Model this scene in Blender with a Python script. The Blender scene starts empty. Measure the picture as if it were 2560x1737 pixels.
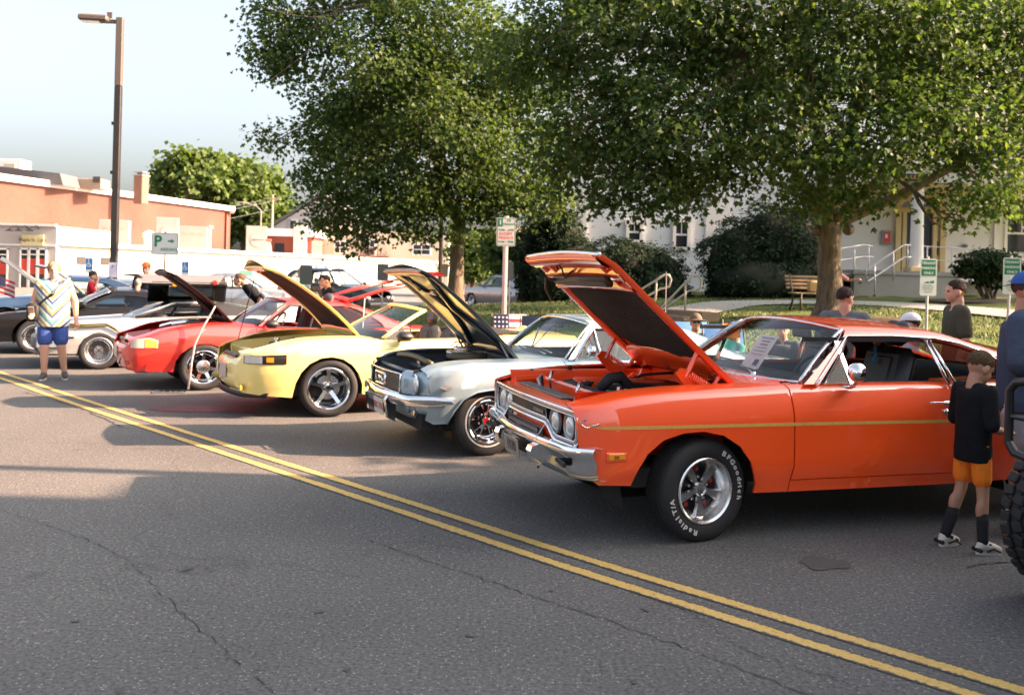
import bpy, math, random
import numpy as np
from mathutils import Vector, Matrix, Euler
from mathutils.geometry import delaunay_2d_cdt
random.seed(7); np.random.seed(7)
SC = bpy.context.scene
COL = SC.collection
R = math.radians
PI = math.pi

# ------------------------------------------------------------------ camera, sky, sun, exposure
cam = bpy.data.cameras.new('camera')
camo = bpy.data.objects.new('camera', cam); COL.objects.link(camo)
camo.location = (0, 0, 1.68)
camo.matrix_world = Matrix.Translation((0, 0, 1.68)) @ Matrix.Rotation(R(1.5), 4, 'Y').inverted() @ Matrix.Rotation(PI/2, 4, 'X')
cam.sensor_width = 36
cam.lens = 36*2350/2560
cam.shift_y = -(868.5-685)/2560
cam.clip_start = 0.05; cam.clip_end = 3000
cam.dof.use_dof = True; cam.dof.focus_distance = 6.4; cam.dof.aperture_fstop = 3.2
SC.camera = camo
SUN_AZ, SUN_EL = R(-2.0), R(31.0)
sd = Vector((math.cos(SUN_AZ)*math.cos(SUN_EL), math.sin(SUN_AZ)*math.cos(SUN_EL), math.sin(SUN_EL)))
world = bpy.data.worlds.new('World'); SC.world = world; world.use_nodes = True
_wn = world.node_tree; _wn.nodes.clear()
_sky = _wn.nodes.new('ShaderNodeTexSky'); _sky.sky_type = 'NISHITA'; _sky.sun_disc = False
_sky.sun_elevation = SUN_EL; _sky.sun_rotation = PI/2 - SUN_AZ
_sky.air_density = 1.0; _sky.dust_density = 6.0; _sky.ozone_density = 1.0
_bg = _wn.nodes.new('ShaderNodeBackground'); _bg.inputs[1].default_value = 0.09
_wo = _wn.nodes.new('ShaderNodeOutputWorld')
_hs = _wn.nodes.new('ShaderNodeHueSaturation'); _hs.inputs['Saturation'].default_value = .62
_tn = _wn.nodes.new('ShaderNodeMix'); _tn.data_type = 'RGBA'; _tn.blend_type = 'MULTIPLY'; _tn.inputs[0].default_value = 1; _tn.inputs[7].default_value = (1.0, .985, .97, 1)
_wn.links.new(_sky.outputs[0], _hs.inputs['Color']); _wn.links.new(_hs.outputs[0], _tn.inputs[6]); _wn.links.new(_tn.outputs[2], _bg.inputs[0]); _wn.links.new(_bg.outputs[0], _wo.inputs[0])
sun = bpy.data.lights.new('sun', 'SUN'); sun.energy = 5.0; sun.angle = R(0.53); sun.color = (1.0, 0.64, 0.43)
suno = bpy.data.objects.new('sun', sun); COL.objects.link(suno)
suno.rotation_euler = sd.to_track_quat('Z', 'Y').to_euler(); suno.location = sd*60
SC.view_settings.view_transform = 'Standard'; SC.view_settings.look = 'None'
SC.view_settings.exposure = 2.34; SC.view_settings.gamma = 1.0
SC.view_settings.use_curve_mapping = False
SC.render.engine = 'CYCLES'
SC.cycles.caustics_reflective = False; SC.cycles.caustics_refractive = False; SC.cycles.max_bounces = 10; SC.cycles.transparent_max_bounces = 16

# ------------------------------------------------------------------ mesh helpers
class MB:
    """collects geometry for ONE mesh"""
    def __init__(s): s.v = []; s.f = []; s.m = []; s.n = {}; s.uv = None
    def add(s, V, F, m=0, N=None):
        o = len(s.v); s.v.extend([tuple(p) for p in V]); s.f.extend([tuple(i+o for i in f) for f in F]); s.m.extend([m]*len(F))
        if N is not None:
            for i, n in enumerate(N): s.n[o+i] = n
        return s
    def merge(s, o, M=None, m=0):
        V = o.v if M is None else [tuple(M @ Vector(p)) for p in o.v]
        return s.add(V, o.f, m)
    def box(s, c, d, rz=0, m=0, rot=None):
        x, y, z = d[0]/2, d[1]/2, d[2]/2
        P = [Vector((i*x, j*y, k*z)) for k in (-1, 1) for j in (-1, 1) for i in (-1, 1)]
        M = rot if rot is not None else Matrix.Rotation(rz, 3, 'Z')
        P = [M @ p + Vector(c) for p in P]
        return s.add(P, [(0,2,3,1),(4,5,7,6),(0,1,5,4),(2,6,7,3),(0,4,6,2),(1,3,7,5)], m)
    def bbox(s, c, d, b=0.02, rz=0, m=0, rot=None):
        """bevelled box"""
        x, y, z = d[0]/2, d[1]/2, d[2]/2; b = min(b, x*.9, y*.9, z*.9)
        V = []; idx = {}
        for i in (-1, 1):
            for j in (-1, 1):
                for k in (-1, 1):
                    for a in range(3):
                        p = [i*(x-b), j*(y-b), k*(z-b)]; q = (i*x, j*y, k*z); p[a] = q[a]
                        idx[(i, j, k, a)] = len(V); V.append(Vector(p))
        F = []
        for a in range(3):
            u, w = [q for q in range(3) if q != a]
            for sg in (-1, 1):
                q = []
                for (su, sw) in ((-1,-1),(1,-1),(1,1),(-1,1)):
                    t = [0,0,0]; t[a] = sg; t[u] = su; t[w] = sw; q.append(idx[(t[0],t[1],t[2],a)])
                F.append(q)
            for su in (-1, 1):
                for sw in (-1, 1):
                    q = []
                    for (sg, ax) in ((-1, u), (1, u), (1, w), (-1, w)):
                        t = [0,0,0]; t[a] = sg; t[u] = su; t[w] = sw; q.append(idx[(t[0],t[1],t[2],ax)])
                    F.append(q)
        for i in (-1,1):
            for j in (-1,1):
                for k in (-1,1): F.append([idx[(i,j,k,a)] for a in range(3)])
        M = rot if rot is not None else Matrix.Rotation(rz, 3, 'Z')
        C = Vector(c)
        G = []
        for f in F:
            n = (V[f[1]]-V[f[0]]).cross(V[f[2]]-V[f[0]]); ctr = sum((V[i] for i in f), Vector())/len(f)
            G.append(f if n.dot(ctr) > 0 else f[::-1])
        return s.add([M @ p + C for p in V], G, m)
    def tube(s, P, r, n=8, m=0, cap=True, flat=1.0):
        P = [Vector(p) for p in P]; rr = r if isinstance(r, (list, tuple)) else [r]*len(P)
        T = []
        for i in range(len(P)):
            a = P[max(i-1, 0)]; b = P[min(i+1, len(P)-1)]; T.append((b-a).normalized())
        up = Vector((0,0,1)) if abs(T[0].z) < .9 else Vector((1,0,0))
        nx = T[0].cross(up).normalized(); V = []
        for i, p in enumerate(P):
            nx = (nx - T[i]*nx.dot(T[i])).normalized(); ny = T[i].cross(nx)
            for k in range(n):
                a = 2*PI*k/n; V.append(p + (nx*math.cos(a) + ny*math.sin(a)*flat)*rr[i])
        F = [(i*n+k, i*n+(k+1) % n, (i+1)*n+(k+1) % n, (i+1)*n+k) for i in range(len(P)-1) for k in range(n)]
        if cap: F += [tuple(range(n))[::-1], tuple(range((len(P)-1)*n, len(P)*n))]
        return s.add(V, F, m)
    def lathe(s, prof, n=24, axis='Z', c=(0,0,0), m=0, a0=0, a1=2*PI):
        full = abs(a1-a0-2*PI) < 1e-6; k = n if full else n+1; V = []
        for (r, h) in prof:
            for i in range(k):
                a = a0+(a1-a0)*i/n; x, y = r*math.cos(a), r*math.sin(a)
                p = (x, y, h) if axis == 'Z' else ((x, h, y) if axis == 'Y' else (h, x, y))
                V.append((p[0]+c[0], p[1]+c[1], p[2]+c[2]))
        F = []
        for j in range(len(prof)-1):
            for i in range(n):
                q = (j*k+i, j*k+(i+1) % k, (j+1)*k+(i+1) % k, (j+1)*k+i)
                F.append(q if axis != 'Y' else q[::-1])
        return s.add(V, F, m)
    def grid(s, P, m=0, flip=False, N=None):
        """P[i][j] points"""
        a, b = len(P), len(P[0]); V = [p for r in P for p in r]; F = []
        for i in range(a-1):
            for j in range(b-1):
                q = (i*b+j, (i+1)*b+j, (i+1)*b+j+1, i*b+j+1); F.append(q[::-1] if flip else q)
        return s.add(V, F, m, N)
    def prism(s, poly, z0, z1, m=0, M=None):
        """2-D polygon extruded along z (then M)"""
        n = len(poly)
        ar = sum(poly[i][0]*poly[(i+1) % n][1]-poly[(i+1) % n][0]*poly[i][1] for i in range(n))
        if ar < 0: poly = poly[::-1]
        V = [Vector((p[0], p[1], z0)) for p in poly]+[Vector((p[0], p[1], z1)) for p in poly]
        if M is not None: V = [M @ v for v in V]
        F = [tuple(range(n))[::-1], tuple(range(n, 2*n))]+[(i, (i+1) % n, n+(i+1) % n, n+i) for i in range(n)]
        return s.add(V, F, m)
    def mirror(s):
        o = MB(); o.v = [(x, -y, z) for x, y, z in s.v]; o.f = [f[::-1] for f in s.f]; o.m = list(s.m)
        o.n = {i: (n[0], -n[1], n[2]) for i, n in s.n.items()}; return o
    def mesh(s, name, mats, smooth=False, angle=None):
        me = bpy.data.meshes.new(name); me.from_pydata([tuple(v) for v in s.v], [], s.f)
        for mt in (mats if isinstance(mats, (list, tuple)) else [mats]): me.materials.append(mt)
        if len(set(s.m)) > 1: me.polygons.foreach_set('material_index', s.m)
        if smooth or s.n or angle:
            me.polygons.foreach_set('use_smooth', [True]*len(me.polygons))
        me.update()
        if angle and not s.n:
            me.set_sharp_from_angle(angle=R(angle))
        if s.n:
            if len(s.n) < len(s.v):
                acc = np.zeros((len(s.v), 3))
                for p in me.polygons:
                    for i in p.vertices: acc[i] += p.normal
                L = np.linalg.norm(acc, axis=1); L[L == 0] = 1; acc /= L[:, None]
            else: acc = np.zeros((len(s.v), 3))
            for i, n in s.n.items(): acc[i] = n
            me.normals_split_custom_set_from_vertices([tuple(n) for n in acc])
        return me

def link(name, me, parent=None, loc=None, rot=None):
    o = bpy.data.objects.new(name, me); COL.objects.link(o)
    if parent is not None: o.parent = parent
    if loc is not None: o.location = loc
    if rot is not None: o.rotation_euler = rot
    return o
def obj(name, mb, mats, parent=None, smooth=False, angle=None, loc=None, rot=None):
    return link(name, mb.mesh(name, mats, smooth, angle), parent, loc, rot)
def tag(o, label=None, cat=None, group=None, kind=None):
    if label: o['label'] = label
    if cat: o['category'] = cat
    if group: o['group'] = group
    if kind: o['kind'] = kind
    return o
def thing(name, label, cat, loc=(0,0,0), rz=0, group=None):
    o = bpy.data.objects.new(name, None); COL.objects.link(o); o.location = loc; o.rotation_euler = (0,0,rz)
    o.empty_display_size = .2
    return tag(o, label, cat, group)
def struct(name, mb, mats, smooth=False, angle=None):
    return tag(obj(name, mb, mats, None, smooth, angle), kind='structure')

def text_mb(body, size=.1, ext=.0015, align='CENTER', bold=0.0, spacing=1.0):
    """flat lettering as a mesh, in the XY plane"""
    cu = bpy.data.curves.new('lettering', 'FONT'); cu.body = body; cu.size = size; cu.extrude = ext
    cu.align_x = align; cu.align_y = 'CENTER'; cu.offset = bold; cu.space_character = spacing; cu.resolution_u = 2
    o = bpy.data.objects.new('lettering', cu); COL.objects.link(o)
    dg = bpy.context.evaluated_depsgraph_get(); dg.update()
    me = bpy.data.meshes.new_from_object(o.evaluated_get(dg))
    mb = MB(); mb.add([tuple(v.co) for v in me.vertices], [tuple(p.vertices) for p in me.polygons])
    bpy.data.objects.remove(o); bpy.data.curves.remove(cu); bpy.data.meshes.remove(me)
    return mb

def lerp(a, b, t): return a+(b-a)*t
def interp(tab, x):
    """smooth (pchip-like) interpolation through (x,y) pairs sorted any way"""
    T = sorted(tab)
    if x <= T[0][0]: return T[0][1]
    if x >= T[-1][0]: return T[-1][1]
    for i in range(len(T)-1):
        if T[i][0] <= x <= T[i+1][0]: break
    h = T[i+1][0]-T[i][0]; d = (T[i+1][1]-T[i][1])/h
    def slope(k):
        if k <= 0 or k >= len(T)-1: return None
        h0 = T[k][0]-T[k-1][0]; h1 = T[k+1][0]-T[k][0]; d0 = (T[k][1]-T[k-1][1])/h0; d1 = (T[k+1][1]-T[k][1])/h1
        if d0*d1 <= 0: return 0.0
        w1 = 2*h1+h0; w2 = h1+2*h0; return (w1+w2)/(w1/d0+w2/d1)
    m0 = slope(i); m1 = slope(i+1)
    if m0 is None: m0 = d if m1 is None else 1.5*d-.5*m1
    if m1 is None: m1 = 1.5*d-.5*m0
    t = (x-T[i][0])/h
    return (2*t**3-3*t*t+1)*T[i][1]+(t**3-2*t*t+t)*h*m0+(-2*t**3+3*t*t)*T[i+1][1]+(t**3-t*t)*h*m1

def inside(p, poly):
    x, y = p; c = False; n = len(poly); j = n-1
    for i in range(n):
        xi, yi = poly[i]; xj, yj = poly[j]
        if (yi > y) != (yj > y) and x < (xj-xi)*(y-yi)/(yj-yi)+xi: c = not c
        j = i
    return c
def resample(poly, step, closed=True):
    out = []; n = len(poly)
    for i in range(n if closed else n-1):
        a = poly[i]; b = poly[(i+1) % n]; L = math.hypot(b[0]-a[0], b[1]-a[1]); k = max(1, int(round(L/step)))
        for j in range(k): out.append((a[0]+(b[0]-a[0])*j/k, a[1]+(b[1]-a[1])*j/k))
    if not closed: out.append(poly[-1])
    return out
def arc(cx, cy, r, a0, a1, n=16, ry=None):
    ry = r if ry is None else ry
    return [(cx+r*math.cos(R(a0+(a1-a0)*i/n)), cy+ry*math.sin(R(a0+(a1-a0)*i/n))) for i in range(n+1)]

def patch(P, outer, holes=(), step=.06, rows=None, lip=.015, flip=False, mb=None, m=0, normals=True, lipdir=None):
    """trimmed parametric patch: P(a,b)->(x,y,z); outer/holes: polygons in (a,b)"""
    loops = [resample(outer, step)]+[resample(h, step) for h in holes]
    pts = []; edges = []; L = []
    for lp in loops:
        o = len(pts); n = len(lp); pts += lp; edges += [(o+i, o+(i+1) % n) for i in range(n)]; L.append((o, n))
    A = np.array(pts); lo = A.min(0); hi = A.max(0)
    xs = np.arange(lo[0]+step*.5, hi[0], step)
    ys = rows if rows is not None else np.arange(lo[1]+step*.5, hi[1], step)
    for x in xs:
        for y in ys:
            if not (lo[1] < y < hi[1]): continue
            p = (float(x), float(y))
            if inside(p, loops[0]) and not any(inside(p, h) for h in loops[1:]):
                if np.min(np.abs(A-np.array(p)).max(1)) > step*.35: pts.append(p)
    r = delaunay_2d_cdt([Vector(p) for p in pts], edges, [], 0, 1e-6, True)
    vs = [tuple(v) for v in r[0]]; F = []
    for f in r[2]:
        c = (sum(vs[i][0] for i in f)/len(f), sum(vs[i][1] for i in f)/len(f))
        if inside(c, loops[0]) and not any(inside(c, h) for h in loops[1:]): F.append(tuple(f))
    V = []; N = []; e = 1e-3
    for (a, b) in vs:
        p = Vector(P(a, b)); V.append(p)
        if normals:
            da = Vector(P(a+e, b))-Vector(P(a-e, b)); db = Vector(P(a, b+e))-Vector(P(a, b-e))
            n = da.cross(db); n = n.normalized() if n.length > 1e-12 else Vector((0,0,1)); N.append(-n if flip else n)
    if flip: F = [f[::-1] for f in F]
    mb = mb or MB(); mb.add(V, F, m, N if normals else None)
    if lip:
        cnt = {}
        for f in F:
            for i in range(len(f)):
                a, b = f[i], f[(i+1) % len(f)]; cnt[(a, b)] = 1
        be = [(a, b) for (a, b) in cnt if (b, a) not in cnt]
        V2 = []; F2 = []; mp = {}
        def g(i):
            if i not in mp:
                mp[i] = len(V2); n = Vector(lipdir) if lipdir else -(N[i] if normals else Vector((0,0,1)))
                V2.append(V[i]); V2.append(V[i]+n*lip)
            return mp[i]
        for a, b in be:
            i, j = g(a), g(b); F2.append((i, i+1, j+1, j))
        if normals: mb.add(V2, F2, m)
        else: mb.add(V2, F2, m)
    return mb

# ------------------------------------------------------------------ materials
MATS = {}
def mat(name, col=(.5,.5,.5), rough=.5, metal=0, coat=0, spec=.5, var=0, vscale=8, bump=0, bscale=60, emit=None, sheen=0, coatr=.03, bd=.01):
    if name in MATS: return MATS[name]
    m = bpy.data.materials.new(name); m.use_nodes = True; nt = m.node_tree; b = nt.nodes['Principled BSDF']
    b.inputs['Base Color'].default_value = (*col, 1); b.inputs['Roughness'].default_value = rough; b.inputs['Metallic'].default_value = metal
    b.inputs['Coat Weight'].default_value = coat; b.inputs['Coat Roughness'].default_value = coatr
    b.inputs['Specular IOR Level'].default_value = spec
    if sheen: b.inputs['Sheen Weight'].default_value = sheen
    tc = nt.nodes.new('ShaderNodeTexCoord')
    if var:
        n = nt.nodes.new('ShaderNodeTexNoise'); n.inputs['Scale'].default_value = vscale; n.inputs['Detail'].default_value = 5
        nt.links.new(tc.outputs['Object'], n.inputs['Vector'])
        mx = nt.nodes.new('ShaderNodeMix'); mx.data_type = 'RGBA'
        mx.inputs[6].default_value = tuple(max(c*(1-var), 0) for c in col)+(1,); mx.inputs[7].default_value = tuple(min(c*(1+var), 1) for c in col)+(1,)
        nt.links.new(n.outputs[0], mx.inputs[0]); nt.links.new(mx.outputs[2], b.inputs['Base Color'])
        mr = nt.nodes.new('ShaderNodeMapRange'); mr.inputs[3].default_value = max(rough-.08, .0); mr.inputs[4].default_value = min(rough+.1, 1)
        nt.links.new(n.outputs[0], mr.inputs[0]); nt.links.new(mr.outputs[0], b.inputs['Roughness'])
    if bump:
        n2 = nt.nodes.new('ShaderNodeTexNoise'); n2.inputs['Scale'].default_value = bscale; n2.inputs['Detail'].default_value = 4
        nt.links.new(tc.outputs['Object'], n2.inputs['Vector'])
        bp = nt.nodes.new('ShaderNodeBump'); bp.inputs['Strength'].default_value = bump; bp.inputs['Distance'].default_value = bd
        nt.links.new(n2.outputs[0], bp.inputs['Height']); nt.links.new(bp.outputs[0], b.inputs['Normal'])
    if emit: b.inputs['Emission Color'].default_value = (*emit[0], 1); b.inputs['Emission Strength'].default_value = emit[1]
    MATS[name] = m; return m
def NT(name):
    m = bpy.data.materials.new(name); m.use_nodes = True; nt = m.node_tree
    MATS[name] = m
    return m, nt, nt.nodes['Principled BSDF'], (lambda t: nt.nodes.new('ShaderNode'+t)), nt.links.new
def glass(name, tint=(.75,.85,.82), refl=1.0):
    m = bpy.data.materials.new(name); m.use_nodes = True; nt = m.node_tree; nt.nodes.clear()
    tr = nt.nodes.new('ShaderNodeBsdfTransparent'); tr.inputs[0].default_value = (*tint, 1)
    gl = nt.nodes.new('ShaderNodeBsdfGlossy'); gl.inputs['Roughness'].default_value = .01; gl.inputs[0].default_value = (refl, refl, refl, 1)
    fr = nt.nodes.new('ShaderNodeFresnel'); ge = nt.nodes.new('ShaderNodeNewGeometry'); mrg = nt.nodes.new('ShaderNodeMapRange'); mrg.inputs[3].default_value = 1.5; mrg.inputs[4].default_value = 1/1.5
    nt.links.new(ge.outputs['Backfacing'], mrg.inputs[0]); nt.links.new(mrg.outputs[0], fr.inputs[0])
    mx = nt.nodes.new('ShaderNodeMixShader'); o = nt.nodes.new('ShaderNodeOutputMaterial')
    nt.links.new(fr.outputs[0], mx.inputs[0]); nt.links.new(tr.outputs[0], mx.inputs[1]); nt.links.new(gl.outputs[0], mx.inputs[2]); nt.links.new(mx.outputs[0], o.inputs[0])
    MATS[name] = m; return m
def paint(name, col, flake=0.0, rough=.35, ior=1.85):
    m, nt, b, nn, lk = NT(name)
    b.inputs['Base Color'].default_value = (*col, 1); b.inputs['Metallic'].default_value = flake
    b.inputs['Roughness'].default_value = rough; b.inputs['Coat Weight'].default_value = 1; b.inputs['Coat Roughness'].default_value = .015
    b.inputs['Coat IOR'].default_value = ior
    tc = nn('TexCoord'); n = nn('TexNoise'); n.inputs['Scale'].default_value = 2.5; n.inputs['Detail'].default_value = 2
    lk(tc.outputs['Object'], n.inputs['Vector'])
    bp = nn('Bump'); bp.inputs['Strength'].default_value = .05; bp.inputs['Distance'].default_value = .02
    lk(n.outputs[0], bp.inputs['Height']); lk(bp.outputs[0], b.inputs['Coat Normal']); bp.inputs['Strength'].default_value = .02
    return m
chrome = mat('chrome', (.82,.82,.83), .06, 1, var=.02, vscale=3)
dull_chrome = mat('brushed_metal', (.74,.74,.74), .24, 1, var=.06, vscale=20)
black_rub = mat('black_rubber', (.016,.016,.017), .75, var=.25, vscale=14, bump=.15, bscale=90)
black_plas = mat('black_plastic', (.018,.018,.02), .5, var=.2, vscale=20)
satin_black = mat('satin_black', (.012,.012,.013), .35, var=.2)
black_vinyl = mat('black_vinyl', (.014,.014,.015), .42, var=.3, vscale=25, bump=.15, bscale=120)
under_black = mat('underbody', (.012,.012,.012), .9)
grey_metal = mat('grey_metal', (.30,.30,.31), .4, .7, var=.1)
galv = mat('galvanised_steel', (.42,.42,.42), .45, .75, var=.15, vscale=30)
white_paint = mat('white_paint', (.78,.77,.74), .55, var=.04, vscale=3, bump=.03)
amber = mat('amber_lens', (.85,.30,.01), .18, coat=1)
red_lens = mat('red_lens', (.55,.02,.01), .2, coat=1)
lens = mat('clear_lens', (.62,.64,.64), .12, .35, coat=1)
car_glass = glass('car_glass', (.72,.80,.77))
tint_glass = glass('tinted_glass', (.25,.28,.28))
win_glass = mat('window_glass', (.03,.035,.04), .06, 0, coat=.6, var=.3, vscale=.6)
# ------------------------------------------------------------------ ground materials
def asphalt_mat(name, base, tone, speck=.5):
    m, nt, b, nn, lk = NT(name)
    tc = nn('TexCoord')
    n1 = nn('TexNoise'); n1.inputs['Scale'].default_value = .5; n1.inputs['Detail'].default_value = 6; lk(tc.outputs['Object'], n1.inputs['Vector'])
    n2 = nn('TexNoise'); n2.inputs['Scale'].default_value = 48; n2.inputs['Detail'].default_value = 5; n2.inputs['Roughness'].default_value = .75; lk(tc.outputs['Object'], n2.inputs['Vector'])
    v = nn('TexVoronoi'); v.inputs['Scale'].default_value = 70; lk(tc.outputs['Object'], v.inputs['Vector'])
    r1 = nn('ValToRGB'); e = r1.color_ramp.elements; e[0].position = .3; e[1].position = .72
    e[0].color = (*[c*base*.82 for c in tone], 1); e[1].color = (*[c*base*1.16 for c in tone], 1); lk(n1.outputs[0], r1.inputs[0])
    r2 = nn('ValToRGB'); e = r2.color_ramp.elements; e[0].position = .33; e[1].position = .7
    e[0].color = (.36,.36,.37,1); e[1].color = (1.78,1.75,1.7,1); lk(n2.outputs[0], r2.inputs[0])
    mu = nn('Mix'); mu.data_type = 'RGBA'; mu.blend_type = 'MULTIPLY'; mu.inputs[0].default_value = 1; lk(r1.outputs[0], mu.inputs[6]); lk(r2.outputs[0], mu.inputs[7])
    # pale stones
    sep = nn('SeparateColor'); lk(v.outputs['Color'], sep.inputs[0])
    g1 = nn('Math'); g1.operation = 'GREATER_THAN'; g1.inputs[1].default_value = .91; lk(sep.outputs[0], g1.inputs[0])
    g2 = nn('Math'); g2.operation = 'LESS_THAN'; g2.inputs[1].default_value = .38; lk(v.outputs['Distance'], g2.inputs[0])
    g3 = nn('Math'); g3.operation = 'MULTIPLY'; lk(g1.outputs[0], g3.inputs[0]); lk(g2.outputs[0], g3.inputs[1])
    g4 = nn('Math'); g4.operation = 'MULTIPLY'; g4.inputs[1].default_value = speck; lk(g3.outputs[0], g4.inputs[0])
    mx = nn('Mix'); mx.data_type = 'RGBA'; lk(g4.outputs[0], mx.inputs[0]); lk(mu.outputs[2], mx.inputs[6]); mx.inputs[7].default_value = (.42,.39,.35,1)
    # stains and cracks
    n3 = nn('TexNoise'); n3.inputs['Scale'].default_value = 1.7; n3.inputs['Detail'].default_value = 3; lk(tc.outputs['Object'], n3.inputs['Vector'])
    r3 = nn('ValToRGB'); e = r3.color_ramp.elements; e[0].position = .70; e[1].position = .78; e[0].color = (1,1,1,1); e[1].color = (.6,.6,.6,1); lk(n3.outputs[0], r3.inputs[0])
    m3 = nn('Mix'); m3.data_type = 'RGBA'; m3.blend_type = 'MULTIPLY'; m3.inputs[0].default_value = 1; lk(mx.outputs[2], m3.inputs[6]); lk(r3.outputs[0], m3.inputs[7])
    wv = nn('TexVoronoi'); wv.feature = 'DISTANCE_TO_EDGE'; wv.inputs['Scale'].default_value = .28
    nz = nn('TexNoise'); nz.inputs['Scale'].default_value = 3; nz.inputs['Detail'].default_value = 4; lk(tc.outputs['Object'], nz.inputs['Vector'])
    ad = nn('VectorMath'); ad.operation = 'MULTIPLY_ADD'; lk(nz.outputs['Color'], ad.inputs[0]); ad.inputs[1].default_value = (.6,.6,0); lk(tc.outputs['Object'], ad.inputs[2]); lk(ad.outputs[0], wv.inputs['Vector'])
    r4 = nn('ValToRGB'); e = r4.color_ramp.elements; e[0].position = .0; e[1].position = .0028; e[0].color = (.55,.55,.55,1); e[1].color = (1,1,1,1); lk(wv.outputs['Distance'], r4.inputs[0])
    mc = nn('Mix'); mc.data_type = 'RGBA'; lk(nz.outputs[0], mc.inputs[0]); mc.inputs[6].default_value = (1,1,1,1); lk(r4.outputs[0], mc.inputs[7])
    m4 = nn('Mix'); m4.data_type = 'RGBA'; m4.blend_type = 'MULTIPLY'; m4.inputs[0].default_value = 1; lk(m3.outputs[2], m4.inputs[6]); lk(mc.outputs[2], m4.inputs[7])
    lk(m4.outputs[2], b.inputs['Base Color']); b.inputs['Roughness'].default_value = .86; b.inputs['Specular IOR Level'].default_value = .35
    bp = nn('Bump'); bp.inputs['Strength'].default_value = .5; bp.inputs['Distance'].default_value = .004; lk(n2.outputs[0], bp.inputs['Height']); lk(bp.outputs[0], b.inputs['Normal'])
    return m
asph = asphalt_mat('asphalt', .096, (1.0,.99,.965), .5)
lot_m = asphalt_mat('pale_lot_asphalt', .16, (1.0,.97,.92), .2)
def line_mat():
    m, nt, b, nn, lk = NT('yellow_road_paint')
    tc = nn('TexCoord'); uv = nn('UVMap'); sx = nn('SeparateXYZ'); lk(uv.outputs[0], sx.inputs[0])
    n1 = nn('TexNoise'); n1.inputs['Scale'].default_value = 42; n1.inputs['Detail'].default_value = 6; n1.inputs['Roughness'].default_value = .7; lk(tc.outputs['Object'], n1.inputs['Vector'])
    n2 = nn('TexNoise'); n2.inputs['Scale'].default_value = 2.2; n2.inputs['Detail'].default_value = 3; lk(tc.outputs['Object'], n2.inputs['Vector'])
    # distance from the line's edge in v (0..1)
    a = nn('Math'); a.operation = 'SUBTRACT'; lk(sx.outputs[1], a.inputs[0]); a.inputs[1].default_value = .5
    a2 = nn('Math'); a2.operation = 'ABSOLUTE'; lk(a.outputs[0], a2.inputs[0])
    a3 = nn('MapRange'); lk(a2.outputs[0], a3.inputs[0]); a3.inputs[1].default_value = .24; a3.inputs[2].default_value = .5; a3.inputs[3].default_value = 0; a3.inputs[4].default_value = .46
    s1 = nn('Math'); s1.operation = 'SUBTRACT'; lk(n1.outputs[0], s1.inputs[0]); lk(a3.outputs[0], s1.inputs[1])
    s2 = nn('Math'); s2.operation = 'MULTIPLY_ADD'; lk(n2.outputs[0], s2.inputs[0]); s2.inputs[1].default_value = .35; lk(s1.outputs[0], s2.inputs[2])
    rp = nn('ValToRGB'); e = rp.color_ramp.elements; e[0].position = .455; e[1].position = .55; e[0].color = (0,0,0,1); e[1].color = (1,1,1,1); lk(s2.outputs[0], rp.inputs[0])
    mx = nn('Mix'); mx.data_type = 'RGBA'; lk(rp.outputs[0], mx.inputs[0]); mx.inputs[6].default_value = (.062,.06,.056,1); 
    r5 = nn('ValToRGB'); e = r5.color_ramp.elements; e[0].position = .3; e[1].position = .75; e[0].color = (.42,.27,.065,1); e[1].color = (.62,.42,.13,1); lk(n1.outputs[0], r5.inputs[0])
    lk(r5.outputs[0], mx.inputs[7]); lk(mx.outputs[2], b.inputs['Base Color']); b.inputs['Roughness'].default_value = .75
    bp = nn('Bump'); bp.inputs['Strength'].default_value = .4; bp.inputs['Distance'].default_value = .004; lk(n1.outputs[0], bp.inputs['Height']); lk(bp.outputs[0], b.inputs['Normal'])
    return m
yline = line_mat()
def grass_mat(name, c0, c1, c2):
    m, nt, b, nn, lk = NT(name)
    tc = nn('TexCoord'); n1 = nn('TexNoise'); n1.inputs['Scale'].default_value = .9; n1.inputs['Detail'].default_value = 5; lk(tc.outputs['Object'], n1.inputs['Vector'])
    n2 = nn('TexNoise'); n2.inputs['Scale'].default_value = 26; n2.inputs['Detail'].default_value = 5; lk(tc.outputs['Object'], n2.inputs['Vector'])
    ad = nn('Math'); ad.operation = 'MULTIPLY_ADD'; lk(n2.outputs[0], ad.inputs[0]); ad.inputs[1].default_value = .6; 
    m2 = nn('Math'); m2.operation = 'MULTIPLY'; lk(n1.outputs[0], m2.inputs[0]); m2.inputs[1].default_value = .5; lk(m2.outputs[0], ad.inputs[2])
    r = nn('ValToRGB'); e = r.color_ramp.elements; e[0].position = .32; e[1].position = .75; e[0].color = (*c0, 1); e[1].color = (*c2, 1)
    q = r.color_ramp.elements.new(.53); q.color = (*c1, 1); lk(ad.outputs[0], r.inputs[0]); lk(r.outputs[0], b.inputs['Base Color'])
    b.inputs['Roughness'].default_value = .8; b.inputs['Specular IOR Level'].default_value = .2
    bp = nn('Bump'); bp.inputs['Strength'].default_value = .8; bp.inputs['Distance'].default_value = .03; lk(n2.outputs[0], bp.inputs['Height']); lk(bp.outputs[0], b.inputs['Normal'])
    return m
grass_m = grass_mat('lawn_grass', (.035,.060,.014), (.075,.105,.024), (.16,.165,.045))
blade_m = mat('grass_blade', (.085,.115,.028), .6, var=.4, vscale=3)
conc = mat('concrete', (.34,.33,.31), .85, var=.18, vscale=2.5, bump=.25, bscale=40)
path_m = mat('path_concrete', (.25,.245,.235), .88, var=.15, vscale=3, bump=.2, bscale=50)
mulch_m = mat('mulch', (.075,.036,.018), .9, var=.5, vscale=18, bump=.8, bscale=40)
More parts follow.
